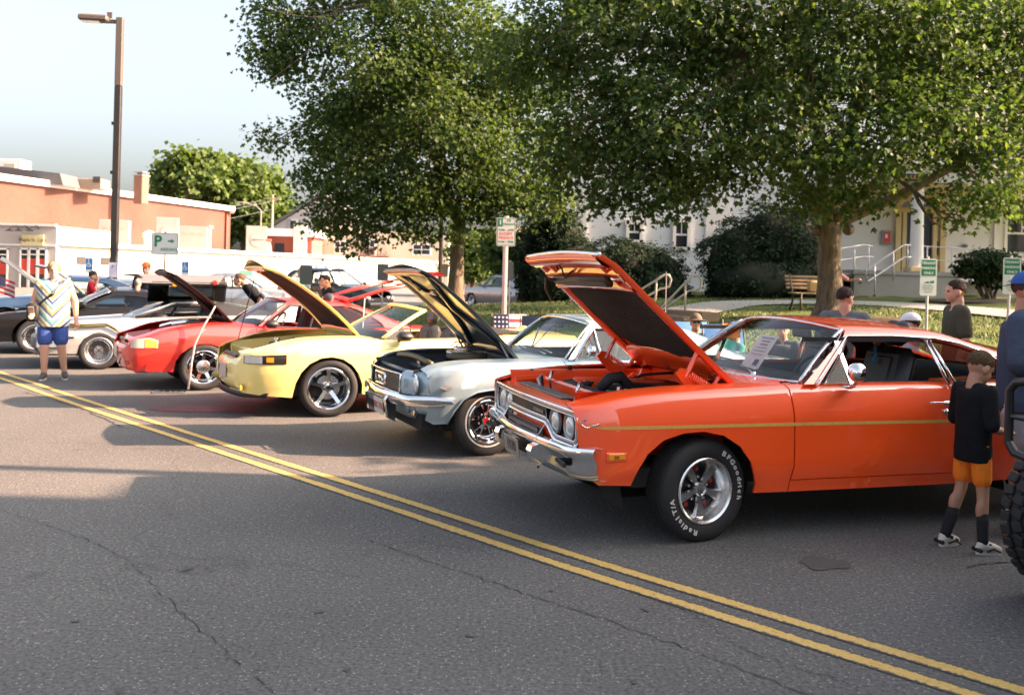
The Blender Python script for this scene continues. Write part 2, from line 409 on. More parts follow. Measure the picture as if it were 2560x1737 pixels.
soil_m = mat('soil', (.05,.035,.022), .95, var=.4, vscale=10, bump=.5)

# ------------------------------------------------------------------ ground, road lines
Dv = Vector((.702, -.712)); Nv = Vector((.712, .702))       # along the row / away from the road
def tn(x, y): return (x*Dv.x+y*Dv.y, x*Nv.x+y*Nv.y)
def xy(t, n): return (t*Dv.x+n*Nv.x, t*Dv.y+n*Nv.y)
def lawn_z(x, y):
    t, n = tn(x, y)
    z = interp([(9.9, -.02), (10.3, .13), (11.0, .33), (12.2, .50), (14, .62), (17, .74), (22, .82), (25, 1.0), (30, 1.18), (60, 1.6)], n)
    # fall-off towards the lot at the left end
    e = min(1.0, max(0.0, (t+25.0)/5)); e = e*e*(3-2*e)
    return z*e - (1-e)*.03
g = MB(); rad = [0, 4, 9, 16, 25, 40, 70, 120, 250, 600, 1500]; seg = 48; Pts = [(0, 0, 0)]
for r_ in rad[1:]:
    for k in range(seg): Pts.append((r_*math.cos(2*PI*k/seg), r_*math.sin(2*PI*k/seg), 0))
F = [(0, 1+k, 1+(k+1) % seg) for k in range(seg)]
for j in range(len(rad)-2):
    for k in range(seg): F.append((1+j*seg+k, 1+(j+1)*seg+k, 1+(j+1)*seg+(k+1) % seg, 1+j*seg+(k+1) % seg))
g.add(Pts, F); struct('road', g, asph)
# the double yellow line, gently curving, as two painted sheets
CL = [(-30, 37.5), (-16, 22.8), (-7.58, 14.06), (-5.52, 11.86), (-2.81, 9.03), (-.78, 6.92), (.43, 5.64), (1.46, 4.62), (2.18, 3.91), (4.5, 1.6), (8, -1.9), (16, -10)]
def curve_pts(C, n=14):
    out = []
    for i in range(len(C)-1):
        p0 = Vector(C[max(i-1, 0)]); p1 = Vector(C[i]); p2 = Vector(C[i+1]); p3 = Vector(C[min(i+2, len(C)-1)])
        for k in range(n):
            t = k/n; out.append(.5*((2*p1)+(p2-p0)*t+(2*p0-5*p1+4*p2-p3)*t*t+(3*p1-p0-3*p2+p3)*t**3))
    out.append(Vector(C[-1])); return out
LP = curve_pts(CL)
for off in (.0, -.205):
    V = []; F = []; UV = []
    d = 0
    for i, p in enumerate(LP):
        a = LP[max(i-1, 0)]; b = LP[min(i+1, len(LP)-1)]; tg = (b-a).normalized(); nr = Vector((-tg.y, tg.x))
        if nr.y < 0: nr = -nr
        if i: d += (p-LP[i-1]).length
        for w in (-.056, .056):
            q = p+nr*(off+w); V.append((q.x, q.y, .004)); UV.append((d, (w+.056)/.112))
    for i in range(len(LP)-1): F.append((2*i, 2*i+1, 2*i+3, 2*i+2))
    lm = MB(); lm.add(V, F); o = struct('yellow_road_line', lm, yline)
    me = o.data; uvl = me.uv_layers.new(name='UVMap')
    for lp in me.loops: uvl.data[lp.index].uv = UV[lp.vertex_index]
    if me.polygons[0].normal.z < 0: me.flip_normals()
# oil stains / repair patches on the road as thin dark sheets
stain = mat('oil_stain', (.058,.056,.053), .8, var=.5, vscale=30, bump=.3)
pinkst = mat('coolant_stain', (.085,.03,.04), .6, var=.4, vscale=9)
def blob(name, x, y, rx, ry, m, z=.0045, rz=0):
    q = MB(); n = 26; P = [(x, y, z)]
    for k in range(n):
        a = 2*PI*k/n; w = 1+.16*math.sin(3*a+x)+.1*math.sin(5*a+y)+.05*random.uniform(-1, 1)
        px, py = rx*w*math.cos(a), ry*w*math.sin(a); P.append((x+px*math.cos(rz)-py*math.sin(rz), y+px*math.sin(rz)+py*math.cos(rz), z))
    q.add(P, [(0, 1+k, 1+(k+1) % n) for k in range(n)]); return struct(name, q, m)
blob('oil_stain', 1.91, 5.62, .15, .13, stain)
blob('coolant_stain', -3.55, 11.0, .62, .22, pinkst)
for (x, y, r_) in ((.72,4.75,.045),(-.9,4.6,.05),(-1.75,5.2,.06),(-.65,3.95,.04),(.55,3.9,.035),(-1.5,3.7,.05),(1.1,3.75,.03),(-.15,4.35,.04),(.25,5.0,.03),(-2.0,4.4,.035)):
    blob('tar_spot', x, y, r_*.6, r_*.34, stain, rz=x*3)
crack_m = mat('crack_dark', (.022,.021,.020), .9)
def crack(pts, w, seed):
    rg = random.Random(seed); C = curve_pts(pts, 24); V = []; F = []
    for i, p in enumerate(C):
        a = C[max(i-1, 0)]; b = C[min(i+1, len(C)-1)]; tg = (b-a).normalized(); nr = Vector((-tg.y, tg.x)); o = rg.uniform(-.018, .018); ww = w*rg.uniform(.15, 1.0)
        for s in (-1, 1): q = p+nr*(o+s*ww/2); V.append((q.x, q.y, .0042))
    q = MB(); q.add(V, [(2*i, 2*i+1, 2*i+3, 2*i+2) for i in range(len(C)-1)]); struct('road_crack', q, crack_m)
crack([(-.9, 5.9), (.0, 5.05), (.55, 4.55), (1.1, 4.0), (1.7, 3.3)], .010, 1); crack([(.7, 5.0), (.95, 4.7), (1.1, 4.3), (1.5, 3.9)], .006, 2)
crack([(2.75, 5.6), (3.0, 5.72), (3.3, 5.68)], .02, 3); crack([(-4.6, 7.1), (-3.2, 6.2), (-2.2, 5.4), (-1.6, 4.6), (-.9, 3.7)], .007, 4); crack([(-6.2, 12.05), (-5.0, 10.9), (-3.9, 9.6)], .02, 5); crack([(-2.2, 5.4), (-1.4, 5.35), (-.7, 5.1)], .005, 6)
# lot beyond the row, paler
lt = MB(); lt.add([(-46, 24, .004), (-8, 20.5, .004), (6, 30, .004), (14, 75, .004), (-10, 120, .004), (-60, 120, .004)], [(0, 1, 2, 3, 4, 5)])
struct('parking_lot', lt, lot_m)
# lawn mound
ts = np.concatenate([np.arange(-27, 10, .6), np.arange(10, 40, 2)]); ns = np.concatenate([np.arange(9.9, 16, .35), np.arange(16, 40, 1.0), np.arange(40, 61, 5)])
P = []
for t in ts:
    row = []
    for n in ns:
        x, y = xy(t, n)
        w = .03*math.sin(x*1.3+y*.7)+.02*math.sin(x*3.1-y*2.2)
        z = lawn_z(x, y); row.append((x, y, z+(w*min(1, z) if z > .1 else 0)))
    P.append(row)
lw = MB(); lw.grid(P); lo = struct('lawn', lw, grass_m, smooth=True)
if lo.data.polygons[0].normal.z < 0: lo.data.flip_normals()
def near_lawn(x, y): return lawn_z(x, y)
# grass blades in the visible part
V = []; F = []
rng = np.random.default_rng(3)
k = 0
while k < 42000:
    t = rng.uniform(-24, 6); n = 10.0+rng.random()**1.5*17
    x, y = xy(t, n)
    if abs(x/y) > .60 or y < 8: continue
    z = lawn_z(x, y)
    if z < .1: continue
    h = rng.uniform(.03, .075); a = rng.uniform(0, 2*PI); w = rng.uniform(.006, .012)*(.6+y/25); lx, ly = rng.normal(0, .025, 2)
    o = len(V); V += [(x-w*math.cos(a), y-w*math.sin(a), z-.01), (x+w*math.cos(a), y+w*math.sin(a), z-.01), (x+lx, y+ly, z+h)]; F.append((o, o+1, o+2)); k += 1
gb = MB(); gb.add(V, F); tag(obj('grass', gb, blade_m), 'short green grass blades on the lawn behind the cars', 'grass', kind='stuff')
# kerb along the row
kb = MB()
for t in np.arange(-18, 26, 2.44):
    c = xy(t+1.2, 9.98); kb.bbox((c[0], c[1], .06), (2.43, .16, .17), .02, rz=math.atan2(Dv.y, Dv.x))
struct('kerb', kb, conc)
# ------------------------------------------------------------------ buildings
CR, SR = math.cos(R(1.5)), math.sin(R(1.5))
def at(u, v, Y):
    """world point seen at photo pixel (u,v) at depth Y: used to take sizes and places off the photograph"""
    a = u-1280; b = 685-v
    return Vector(((a*CR-b*SR)/2350*Y, Y, 1.68+(a*SR+b*CR)/2350*Y))
def lawnhit(u, v, y0=9, y1=45):
    best = None
    for Y in np.arange(y0, y1, .05):
        p = at(u, v, float(Y))
        if p.z <= lawn_z(p.x, p.y): return Vector((p.x, p.y, lawn_z(p.x, p.y)))
    return at(u, v, y1)
def brick_mat():
    m, nt, b, nn, lk = NT('red_brick')
    tc = nn('TexCoord'); mp = nn('Mapping'); lk(tc.outputs['UV'], mp.inputs[0])
    br = nn('TexBrick'); br.inputs['Scale'].default_value = 1; br.inputs['Brick Width'].default_value = .22; br.inputs['Row Height'].default_value = .075; br.inputs['Mortar Size'].default_value = .010
    br.inputs['Color1'].default_value = (.125,.042,.028,1); br.inputs['Color2'].default_value = (.092,.030,.020,1); br.inputs['Mortar'].default_value = (.15,.085,.065,1); br.inputs['Bias'].default_value = -.2
    lk(mp.outputs[0], br.inputs['Vector'])
    n = nn('TexNoise'); n.inputs['Scale'].default_value = .35; n.inputs['Detail'].default_value = 6; lk(tc.outputs['Object'], n.inputs['Vector'])
    r = nn('ValToRGB'); e = r.color_ramp.elements; e[0].position = .3; e[1].position = .7; e[0].color = (.82,.8,.8,1); e[1].color = (1.15,1.12,1.1,1); lk(n.outputs[0], r.inputs[0])
    mx = nn('Mix'); mx.data_type = 'RGBA'; mx.blend_type = 'MULTIPLY'; mx.inputs[0].default_value = 1; lk(br.outputs[0], mx.inputs[6]); lk(r.outputs[0], mx.inputs[7])
    lk(mx.outputs[2], b.inputs['Base Color']); b.inputs['Roughness'].default_value = .9
    return m
brick_m = brick_mat()
shop_white = mat('shop_white_wall', (.60,.57,.51), .8, var=.05, vscale=.6, bump=.1)
cream_wall = mat('cream_wall', (.50,.43,.33), .8, var=.06, vscale=.6)
trim_white = mat('trim_white', (.74,.73,.70), .55, var=.04, vscale=2)
roof_grey = mat('roof_shingle_grey', (.10,.10,.105), .9, var=.25, vscale=6, bump=.3)
steel_box = mat('painted_steel_box', (.30,.29,.27), .5, .1, var=.08, vscale=3)
dark_louver = mat('dark_louver', (.05,.045,.04), .7)
clap = mat('white_clapboard', (.74,.74,.73), .6, var=.03, vscale=1.5)
yellow_trim = mat('pale_yellow_trim', (.60,.48,.25), .6, var=.06, vscale=3)
navy_door = mat('navy_door', (.015,.03,.075), .4, var=.2)
sign_black = mat('sign_black', (.01,.01,.01), .5)
gold = mat('gold_letter', (.55,.33,.06), .4)
sign_cream = mat('sign_cream', (.60,.53,.28), .6, var=.06, vscale=4)
rail_m = mat('painted_rail', (.60,.60,.60), .42, .35, var=.06)
red_poster_and_reflection = mat('red_poster_and_reflection', (.55,.05,.03), .6, var=.4, vscale=1.2)
green_poster = mat('green_poster', (.10,.12,.05), .6, var=.5, vscale=3)
wood_m = mat('weathered_wood', (.17,.12,.07), .8, var=.3, vscale=12, bump=.3)

def quadwall(mb, a, b, z0, z1, uvs):
    """vertical wall quad a->b with metre UVs"""
    L = math.hypot(b[0]-a[0], b[1]-a[1]); o = len(mb.v)
    mb.add([(a[0], a[1], z0), (b[0], b[1], z0), (b[0], b[1], z1), (a[0], a[1], z1)], [(0, 1, 2, 3)])
    uvs += [(0, z0), (L, z0), (L, z1), (0, z1)]
def block(name, pts, z0, z1, m, parent=None):
    """building shell from a footprint (counter-clockwise), metre UVs"""
    mb = MB(); uv = []
    for i in range(len(pts)): quadwall(mb, pts[i], pts[(i+1) % len(pts)], z0, z1, uv)
    n = len(mb.v); mb.add([(p[0], p[1], z1) for p in pts], [tuple(range(len(pts)))]); uv += [(p[0], p[1]) for p in pts]
    o = obj(name, mb, m, parent); u = o.data.uv_layers.new(name='UVMap')
    for lp in o.data.loops: u.data[lp.index].uv = uv[lp.vertex_index]
    return o
def frame_pt(A, e, s, n, off): return (A[0]+e[0]*s+n[0]*off, A[1]+e[1]*s+n[1]*off)

# --- long white shop along the lot
A0 = Vector((-29.6, 61.0)); eW = Vector((.330, .944)); nW = Vector((.944, -.330)); rzW = math.atan2(eW.y, eW.x)
def wpt(s, off, z): return (A0.x+eW.x*s+nW.x*off, A0.y+eW.y*s+nW.y*off, z)
def wall_s(u, off=0):
    """distance along the white wall of the point seen in photo column u"""
    k = ((u-1280)*CR-(685-640)*SR)/2350
    a = Vector((A0.x+nW.x*off, A0.y+nW.y*off)); return (a.x-k*a.y)/(k*eW.y-eW.x)
shop = thing('shop_building', 'long low white shop building with flat roof and gutter along the lot', 'building', (A0.x, A0.y, 0))
def S(p): return (p[0]-A0.x, p[1]-A0.y, p[2])
L = 66
block('wall', [S(wpt(0, 0, 0))[:2], S(wpt(L, 0, 0))[:2], S(wpt(L, -14, 0))[:2], S(wpt(0, -14, 0))[:2]], -.2, 2.78, shop_white, shop)
q = MB(); q.box(S(wpt(L/2, .18, 2.84)), (L, .42, .16), rzW); q.box(S(wpt(L/2, .12, 2.98)), (L, .3, .10), rzW); obj('gutter', q, trim_white, shop)
for u in (443, 688, 1010):
    s = wall_s(u); q = MB(); q.box(S(wpt(s, .1, 1.35)), (.14, .12, 2.8), rzW); q.tube([S(wpt(s, .1, 2.72)), S(wpt(s, .3, 2.8))], .05); obj('downpipe', q, trim_white, shop)
for (u0, u1) in ((192, 213), (252, 292)):
    s0, s1 = wall_s(u0), wall_s(u1); q = MB()
    q.box(S(wpt((s0+s1)/2, .03, 1.83)), (s1-s0, .06, .52), rzW)
    for k in range(4): q.box(S(wpt((s0+s1)/2, .07, 1.65+.12*k)), (s1-s0-.1, .05, .03), rzW)
    obj('louvre_window', q, dark_louver, shop)
s0, s1 = wall_s(192), wall_s(295); q = MB(); q.box(S(wpt((s0+s1)/2, .02, 2.45)), (s1-s0, .04, .32), rzW); obj('painted_sign_band', q, mat('faded_yellow', (.66,.60,.34), .8, var=.1), shop)
s0 = wall_s(615); q = MB(); q.box(S(wpt(s0, .03, 1.15)), (1.9, .05, .45), rzW); obj('green_wall_sign', q, mat('sign_green', (.02,.22,.08), .5), shop)
q = MB()
s0 = wall_s(598); q.box(S(wpt(s0, .02, 1.85)), (2.6, .03, .75), rzW); obj('notice_panel', q, mat('notice_white', (.66,.66,.56), .6), shop)

# cafe block on the left end, facing the street
cafe = thing('cafe_building', 'white cafe front with raised parapet, yellow sign and tall window panes', 'building', (-33, 61, 0))
CY = 60.6
def C3(u, v): p = at(u, v, CY); return (p.x+33, p.y-61, p.z)
xr = at(141, 600, CY).x
block('wall', [(-9, CY-61), (xr+33, CY-61), (xr+33, 9), (-9, 9)], -.2, 4.0, mat('cafe_wall', (.42,.40,.37), .8, var=.05, vscale=.8), cafe)
q = MB(); q.box(((xr+33-9)/2, CY-61-.05, 4.03), (xr+42, .3, .14)); q.box(((xr+33-9)/2, CY-61-.04, 2.72), (xr+42, .12, .1)); obj('parapet_cap', q, trim_white, cafe)
a, b = C3(56, 586), C3(111, 615)
q = MB(); q.bbox(((a[0]+b[0])/2, CY-61-.08, (a[2]+b[2])/2), (b[0]-a[0], .1, a[2]-b[2]), .02); sg = obj('sign_board', q, sign_cream, cafe)
q = text_mb('Maple St. Cafe', .30, .004); ob = obj('lettering', q, sign_black, sg); ob.location = ((a[0]+b[0])/2, CY-61-.14, (a[2]+b[2])/2); ob.rotation_euler = (PI/2, 0, 0)
for u in (35, 58, 86):
    p = C3(u, 578); q = MB(); q.tube([(p[0]+.3, CY-61, p[2]+.15), (p[0]+.3, CY-61-.3, p[2]+.35), (p[0], CY-61-.55, p[2]+.2)], .025, 6); q.lathe([(.05, .18), (.1, .12), (.28, 0), (.27, 0)], 12, 'Z', (p[0], CY-61-.55, p[2]-.02)); obj('gooseneck_lamp', q, satin_black, cafe)
for (u0, u1) in ((-14, 18), (53, 70), (75, 92), (98, 114)):
    w = thing_part = None
    a, b = C3(u0, 622), C3(u1, 722)
    q = MB(); cx, cz = (a[0]+b[0])/2, (a[2]+b[2])/2; ww, hh = b[0]-a[0], a[2]-b[2]
    for (dx, dz, sx, sz) in ((-ww/2, 0, .09, hh+.18), (ww/2, 0, .09, hh+.18), (0, hh/2, ww+.09, .09), (0, -hh/2, ww+.09, .09), (0, hh/2-.36, ww, .07)): q.box((cx+dx, CY-61-.05, cz+dz), (sx, .12, sz))
    wf = obj('window', q, trim_white, cafe)
    q = MB(); q.box((cx, CY-61-.02, cz), (ww-.06, .03, hh-.06)); obj('pane', q, win_glass, wf)
    q = MB(); q.box((cx, CY-61-.045, cz+.15), (ww-.10, .01, 1.0)); obj('image', q, red_poster_and_reflection, wf)  # red reflection in the glass, painted as a flat panel
a, b = C3(27, 620), C3(48, 735); q = MB(); q.box(((a[0]+b[0])/2, CY-61-.03, (a[2]+b[2])/2), (b[0]-a[0], .06, a[2]-b[2])); obj('door', q, mat('grey_door', (.35,.33,.31), .6, var=.1), cafe)

# things on the white roof
def roofbox(name, label, cat, u0, u1, v0, v1, off=-2.5, d=1.0, m=steel_box, fan=False, group='rooftop air units'):
    s = wall_s((u0+u1)/2, off); base = wpt(s, off, 0); Y = base[1]
    w = (u1-u0)/2350*Y; zt = at((u0+u1)/2, v0, Y).z; zb = min(2.96, at((u0+u1)/2, v1, Y).z); h = zt-2.79
    t = thing(name, label, cat, (base[0], base[1], 2.78), .25, group)
    q = MB(); q.bbox((0, 0, .08+h/2), (w, d, h-.1), .03); obj('cabinet', q, m, t)
    q = MB(); q.box((-w*.35, 0, .03), (.1, d*.9, .1)); q.box((w*.35, 0, .03), (.1, d*.9, .1)); obj('skid', q, grey_metal, t)
    if fan:
        r_ = min(w, h)*.36; q = MB(); q.lathe([(r_, 0), (r_, -.03), (r_*.92, -.04)], 20, 'Y', (w*.05, -d/2, .08+h*.5)); q.lathe([(r_*.9, -.02), (.05, -.03), (0, -.03)], 20, 'Y', (w*.05, -d/2, .08+h*.5)); obj('fan_grille', q, dark_louver if False else mat('fan_grey', (.36,.34,.31), .6), t)
    else:
        q = MB()
        for k in range(3): q.box((-w*.28+w*.28*k, -d/2-.005, h*.72), (w*.14, .02, .1))
        obj('vent_slot', q, mat('vent_ochre', (.45,.28,.12), .6), t)
    return t
roofbox('rooftop_air_unit', 'wide beige air unit just right of the lamp post, by the sloping hood', 'air unit', 250, 321, 551, 610)
roofbox('rooftop_air_unit', 'tall white fan unit standing above the parking sign', 'air unit', 391, 443, 545, 585, fan=True)
roofbox('rooftop_air_unit', 'long low beige air unit right of the parking sign', 'air unit', 447, 516, 567, 615)
roofbox('rooftop_air_unit', 'small white box at the far left of the shop roof', 'air unit', 163, 186, 578, 605, d=.5)
roofbox('rooftop_air_unit', 'white round-fan unit beside the little brick stack', 'air unit', 615, 665, 566, 625, fan=True)
roofbox('rooftop_air_unit', 'grey condenser box in front of the brick end wall', 'air unit', 778, 803, 604, 634)
t = thing('roof_vent', 'slanted grey metal vent hood at left of the wide air unit', 'vent', (*wpt(wall_s(225, -3), -3, 0)[:2], 2.78), .25)
q = MB(); q.prism([(-1.0, 1.3), (1.0, 1.3), (1.0, .35), (.45, .1)], -.5, .5, M=Matrix.Rotation(PI/2, 4, 'X')); obj('hood', q, galv, t); q = MB(); q.box((.5, 0, .2), (1.0, .8, .5)); obj('base', q, steel_box, t)
t = thing('roof_pipe', 'galvanised flue pipe with flared cap right of the low air unit', 'pipe', (*wpt(wall_s(521, -2.5), -2.5, 0)[:2], 2.78)); q = MB(); q.lathe([(.2, 0), (.2, 2.0), (.36, 2.15), (.36, 2.3), (0, 2.35)], 12); obj('flue', q, galv, t)
t = thing('roof_drum', 'white round ventilator behind the left edge of the parking sign', 'vent', (*wpt(wall_s(371, -2.5), -2.5, 0)[:2], 2.78)); q = MB(); q.lathe([(.38, 0), (.38, 1.0), (.5, 1.05), (.5, 1.3), (.2, 1.5), (0, 1.5)], 14); obj('drum', q, trim_white, t)
t = thing('brick_stack', 'squat brick chimney stack with red cap on the shop roof', 'chimney', (*wpt(wall_s(653, -2.2), -2.2, 0)[:2], 2.78), .3)
q = MB(); q.prism([(-.9, 0), (.9, 0), (.9, .8), (.75, 1.3), (-.75, 1.3), (-.9, .8)], -.6, .6, M=Matrix.Rotation(PI/2, 4, 'X')); obj('shaft', q, mat('pale_brick', (.42,.35,.29), .9, var=.2), t); q = MB(); q.bbox((0, 0, 1.4), (1.75, 1.35, .22), .05); obj('cap', q, mat('red_cap', (.40,.10,.07), .7), t)

# --- big brick building behind
bb = thing('brick_building', 'large red brick building with a white coping and a chimney', 'building', (-31, 103, 0))
eB = Vector((.25, .968)); nB = Vector((.968, -.25))
def bp(s, off): return (eB.x*s+nB.x*off, eB.y*s+nB.y*off)
block('wall', [bp(-62, 0), bp(0, 0), bp(0, -24), bp(-62, -24)], -.2, 7.9, brick_m, bb)
rzB = math.atan2(eB.y, eB.x)
q = MB(); c = bp(-31, .05); q.box((c[0], c[1], 8.0), (62.4, .7, .5), rzB); c = bp(.1, -12); q.box((c[0], c[1], 8.0), (.5, 24.3, .44), rzB); obj('coping', q, trim_white, bb)
q = MB(); c = bp(-1.0, .14); q.box((c[0], c[1], 3.8), (.22, .2, 7.6), rzB); q.box((*bp(-.6, .3), 7.6), (.9, .5, .25), rzB); obj('downpipe', q, mat('brown_pipe', (.16,.06,.04), .6), bb)
p = at(362, 437, 84); q = MB(); q.bbox((p.x+31-.3, p.y-103, 8.3), (.95, .90, 2.5), .04, rzB); cap = obj('chimney', q, mat('chimney_brick', (.22,.12,.085), .9, var=.2, vscale=4), bb); q = MB(); q.box((p.x+31-.3, p.y-103, 9.58), (1.1, 1.05, .10), rzB); q.box((p.x+31-.3, p.y-103, 9.86), (1.0, .95, .06), rzB); q.box((p.x+31-.3, p.y-103, 9.72), (.5, .5, .24), rzB); obj('chimney_cap', q, steel_box, cap)
def onbrick(name, label, u0, u1, v0, v1, Y, m, parts='cabinet', off=2.0):
    p0 = at(u0, v1, Y); p1 = at(u1, v0, Y); t = thing(name, label, 'roof structure', ((p0.x+p1.x)/2, Y, 7.9)); q = MB(); q.bbox((0, 0, (p1.z-7.9)/2), (p1.x-p0.x, 1.8, p1.z-7.9), .06); obj(parts, q, m, t); return t
t = onbrick('rooftop_air_unit', 'tan air unit on top of the brick building', 188, 265, 450, 480, 80, mat('tan_box', (.26,.20,.15), .6, var=.1)); q = MB(); q.box((.9, -.92, .8), (.6, .04, .5)); obj('vent_slot', q, dark_louver, t)
t = onbrick('roof_penthouse', 'white penthouse box at the far left above the brick wall', -60, 66, 402, 450, 80, trim_white); q = MB(); q.box((1.2, -.93, 1.7), (.9, .04, .5)); obj('louvre', q, cream_wall, t)
p0 = at(-60, 445, 76); p1 = at(158, 462, 76)
t = thing('grey_side_roof', 'low grey sloping roof rising over the brick parapet', 'roof', (p0.x, 76, 7.9)); q = MB(); w = p1.x-p0.x
q.add([(0, 0, 0), (w, 0, 0), (w-.3, 0, .95), (0, 0, 1.55), (0, 3, 0), (w, 3, 0), (w-.3, 3, .95), (0, 3, 1.55)], [(0, 1, 2, 3), (4, 7, 6, 5), (0, 3, 7, 4), (1, 5, 6, 2), (3, 2, 6, 7)]); obj('slope', q, roof_grey, t)

# --- gabled house, brick annex, cream house behind the middle tree
gh = thing('gable_house', 'pale gabled house with grey roof behind the shop', 'house', (*at(800, 600, 125)[:2], 0))
q = MB(); q.prism([(-8, 2), (8, 2), (8, 6), (0, 11.2), (-8, 6)], 0, 16, M=Matrix.Rotation(PI/2, 4, 'X') @ Matrix.Scale(-1, 4, (0, 0, 1))); obj('wall', q, mat('lilac_wall', (.50,.46,.45), .8, var=.05), gh)
q = MB()
for sg in (-1, 1): q.add([(sg*8.6, -.5, 5.6), (0, -.5, 11.45), (0, 16.5, 11.45), (sg*8.6, 16.5, 5.6), (sg*8.6, -.5, 5.95), (0, -.5, 11.85), (0, 16.5, 11.85), (sg*8.6, 16.5, 5.95)], [(0, 1, 2, 3), (4, 5, 6, 7), (0, 1, 5, 4), (0, 3, 7, 4), (3, 2, 6, 7)])
obj('roof', q, roof_grey, gh)
q = MB(); q.box((-3.6, -.08, 7.2), (1.1, .14, 1.9)); wf = obj('window', q, trim_white, gh); q = MB(); q.box((-3.6, -.16, 7.2), (.8, .06, 1.6)); obj('pane', q, win_glass, wf)
an = thing('brick_annex', 'low red brick annex with a white fascia and white pier', 'building', (*at(735, 600, 112)[:2], 0))
w0 = at(655, 600, 112).x-an.location.x; w1 = at(770, 600, 112).x-an.location.x+.6
q = MB(); q.box(((w0+w1)/2, 3, 2.7), (w1-w0, 6, 5.6)); obj('wall', q, mat('annex_brick', (.27,.075,.045), .9, var=.15, vscale=3), an)
q = MB(); q.box(((w0+w1)/2, 2.9, 5.9), (w1-w0+.8, 6.6, .9)); obj('fascia', q, trim_white, an)
q = MB(); q.box((at(752, 600, 112).x-an.location.x, -.3, 3.3), (1.5, .5, 7.2)); obj('pier', q, shop_white, an)
q = MB(); q.box((at(700, 600, 112).x-an.location.x, -.06, 2.9), (1.1, .1, 3.4)); obj('doorway', q, win_glass, an)
ch = thing('cream_building', 'sunlit cream building with small paned window and brown balcony', 'building', (*at(960, 600, 118)[:2], 0))
w0 = at(800, 600, 118).x-ch.location.x; w1 = at(1122, 600, 118).x-ch.location.x
q = MB(); q.add([(w0, 0, 0), (w1, 0, 0), (w1, 0, 6.2), (w0, 0, 7.4), (w0, 9, 0), (w1, 9, 0), (w1, 9, 6.2), (w0, 9, 7.4)], [(0, 1, 2, 3), (4, 7, 6, 5), (0, 3, 7, 4), (1, 5, 6, 2), (3, 2, 6, 7)]); obj('wall', q, cream_wall, ch)
for (u0, u1, v0, v1) in ((1034, 1074, 612, 636), (912, 935, 600, 637), (838, 862, 604, 632)):
    a = at(u0, v0, 117.8); b = at(u1, v1, 117.8); cx = (a.x+b.x)/2-ch.location.x; cz = (a.z+b.z)/2; ww = b.x-a.x; hh = a.z-b.z
    q = MB(); q.box((cx, -.06, cz), (ww+.3, .12, hh+.3)); wf = obj('window', q, trim_white, ch); q = MB(); q.box((cx, -.14, cz), (ww, .08, hh)); obj('pane', q, win_glass, wf)
    q = MB(); q.box((cx, -.2, cz), (.06, .06, hh)); q.box((cx, -.2, cz), (ww, .06, .06)); obj('muntin', q, trim_white, wf)
a = at(890, 638, 117); b = at(972, 648, 117); q = MB(); q.box(((a.x+b.x)/2-ch.location.x, -.8, a.z-.15), (b.x-a.x, 1.4, .18))
for k in range(9): q.box((a.x-ch.location.x+.3+k*.35, -1.4, a.z+.45), (.07, .07, 1.1))
obj('balcony', q, mat('brown_balcony', (.16,.06,.03), .7), ch)
h2 = thing('cream_house', 'cream two storey house with brown hip roof behind a board fence', 'house', (*at(1240, 660, 62)[:2], .2))
def H2(u, v): p = at(u, v, 62); return (p.x-h2.location.x, p.z-.2)
x0 = H2(1172, 600)[0]; x1 = x0+9; zt = H2(1215, 617)[1]
q = MB(); q.box(((x0+x1)/2, 3, zt/2-.6), (x1-x0, 6, zt+1.2)); obj('wall', q, mat('house_cream', (.60,.54,.43), .8, var=.05), h2)
q = MB(); q.add([(x0-.6, -.6, zt-.05), (x1+.6, -.6, zt-.05), (x1+.6, 6.6, zt-.05), (x0-.6, 6.6, zt-.05), (x0+3, 3, zt+1.5), (x1-3, 3, zt+1.5)], [(0, 1, 5, 4), (1, 2, 5), (2, 3, 4, 5), (3, 0, 4), (3, 2, 1, 0)]); obj('roof', q, mat('roof_brown', (.20,.15,.11), .9, var=.2), h2)
for (u0, u1, v0, v1) in ((1196, 1203, 690, 697), (1207, 1214, 690, 697), (1188, 1196, 640, 655)):
    a = H2(u0, v0); b = H2(u1, v1); q = MB(); q.box(((a[0]+b[0])/2, -.04, (a[1]+b[1])/2), (b[0]-a[0]+.08, .08, a[1]-b[1]+.08)); wf = obj('window', q, trim_white, h2); q = MB(); q.box(((a[0]+b[0])/2, -.1, (a[1]+b[1])/2), (b[0]-a[0], .06, a[1]-b[1])); obj('pane', q, win_glass, wf)
fn = thing('board_fence', 'weathered board fence below the cream house', 'fence', (*at(1145, 720, 55)[:2], .1))
x = 0; a = at(1145, 694, 55); b = at(1256, 700, 55)
bm = MB(); bm.bbox((0, 0, 0), (.15, .03, 1.75), .008); bme = bm.mesh('fence_board', mat('fence_board', (.40,.33,.25), .85, var=.2, vscale=3))
while x < b.x-a.x:
    o = link('fence_board', bme, fn, (x, random.uniform(-.008, .008), .45+random.uniform(-.015, .015))); x += .16
q = MB(); q.box(((b.x-a.x)/2, .06, .1), (b.x-a.x, .06, .1)); q.box(((b.x-a.x)/2, .06, .9), (b.x-a.x, .06, .1)); obj('rail', q, wood_m, fn)

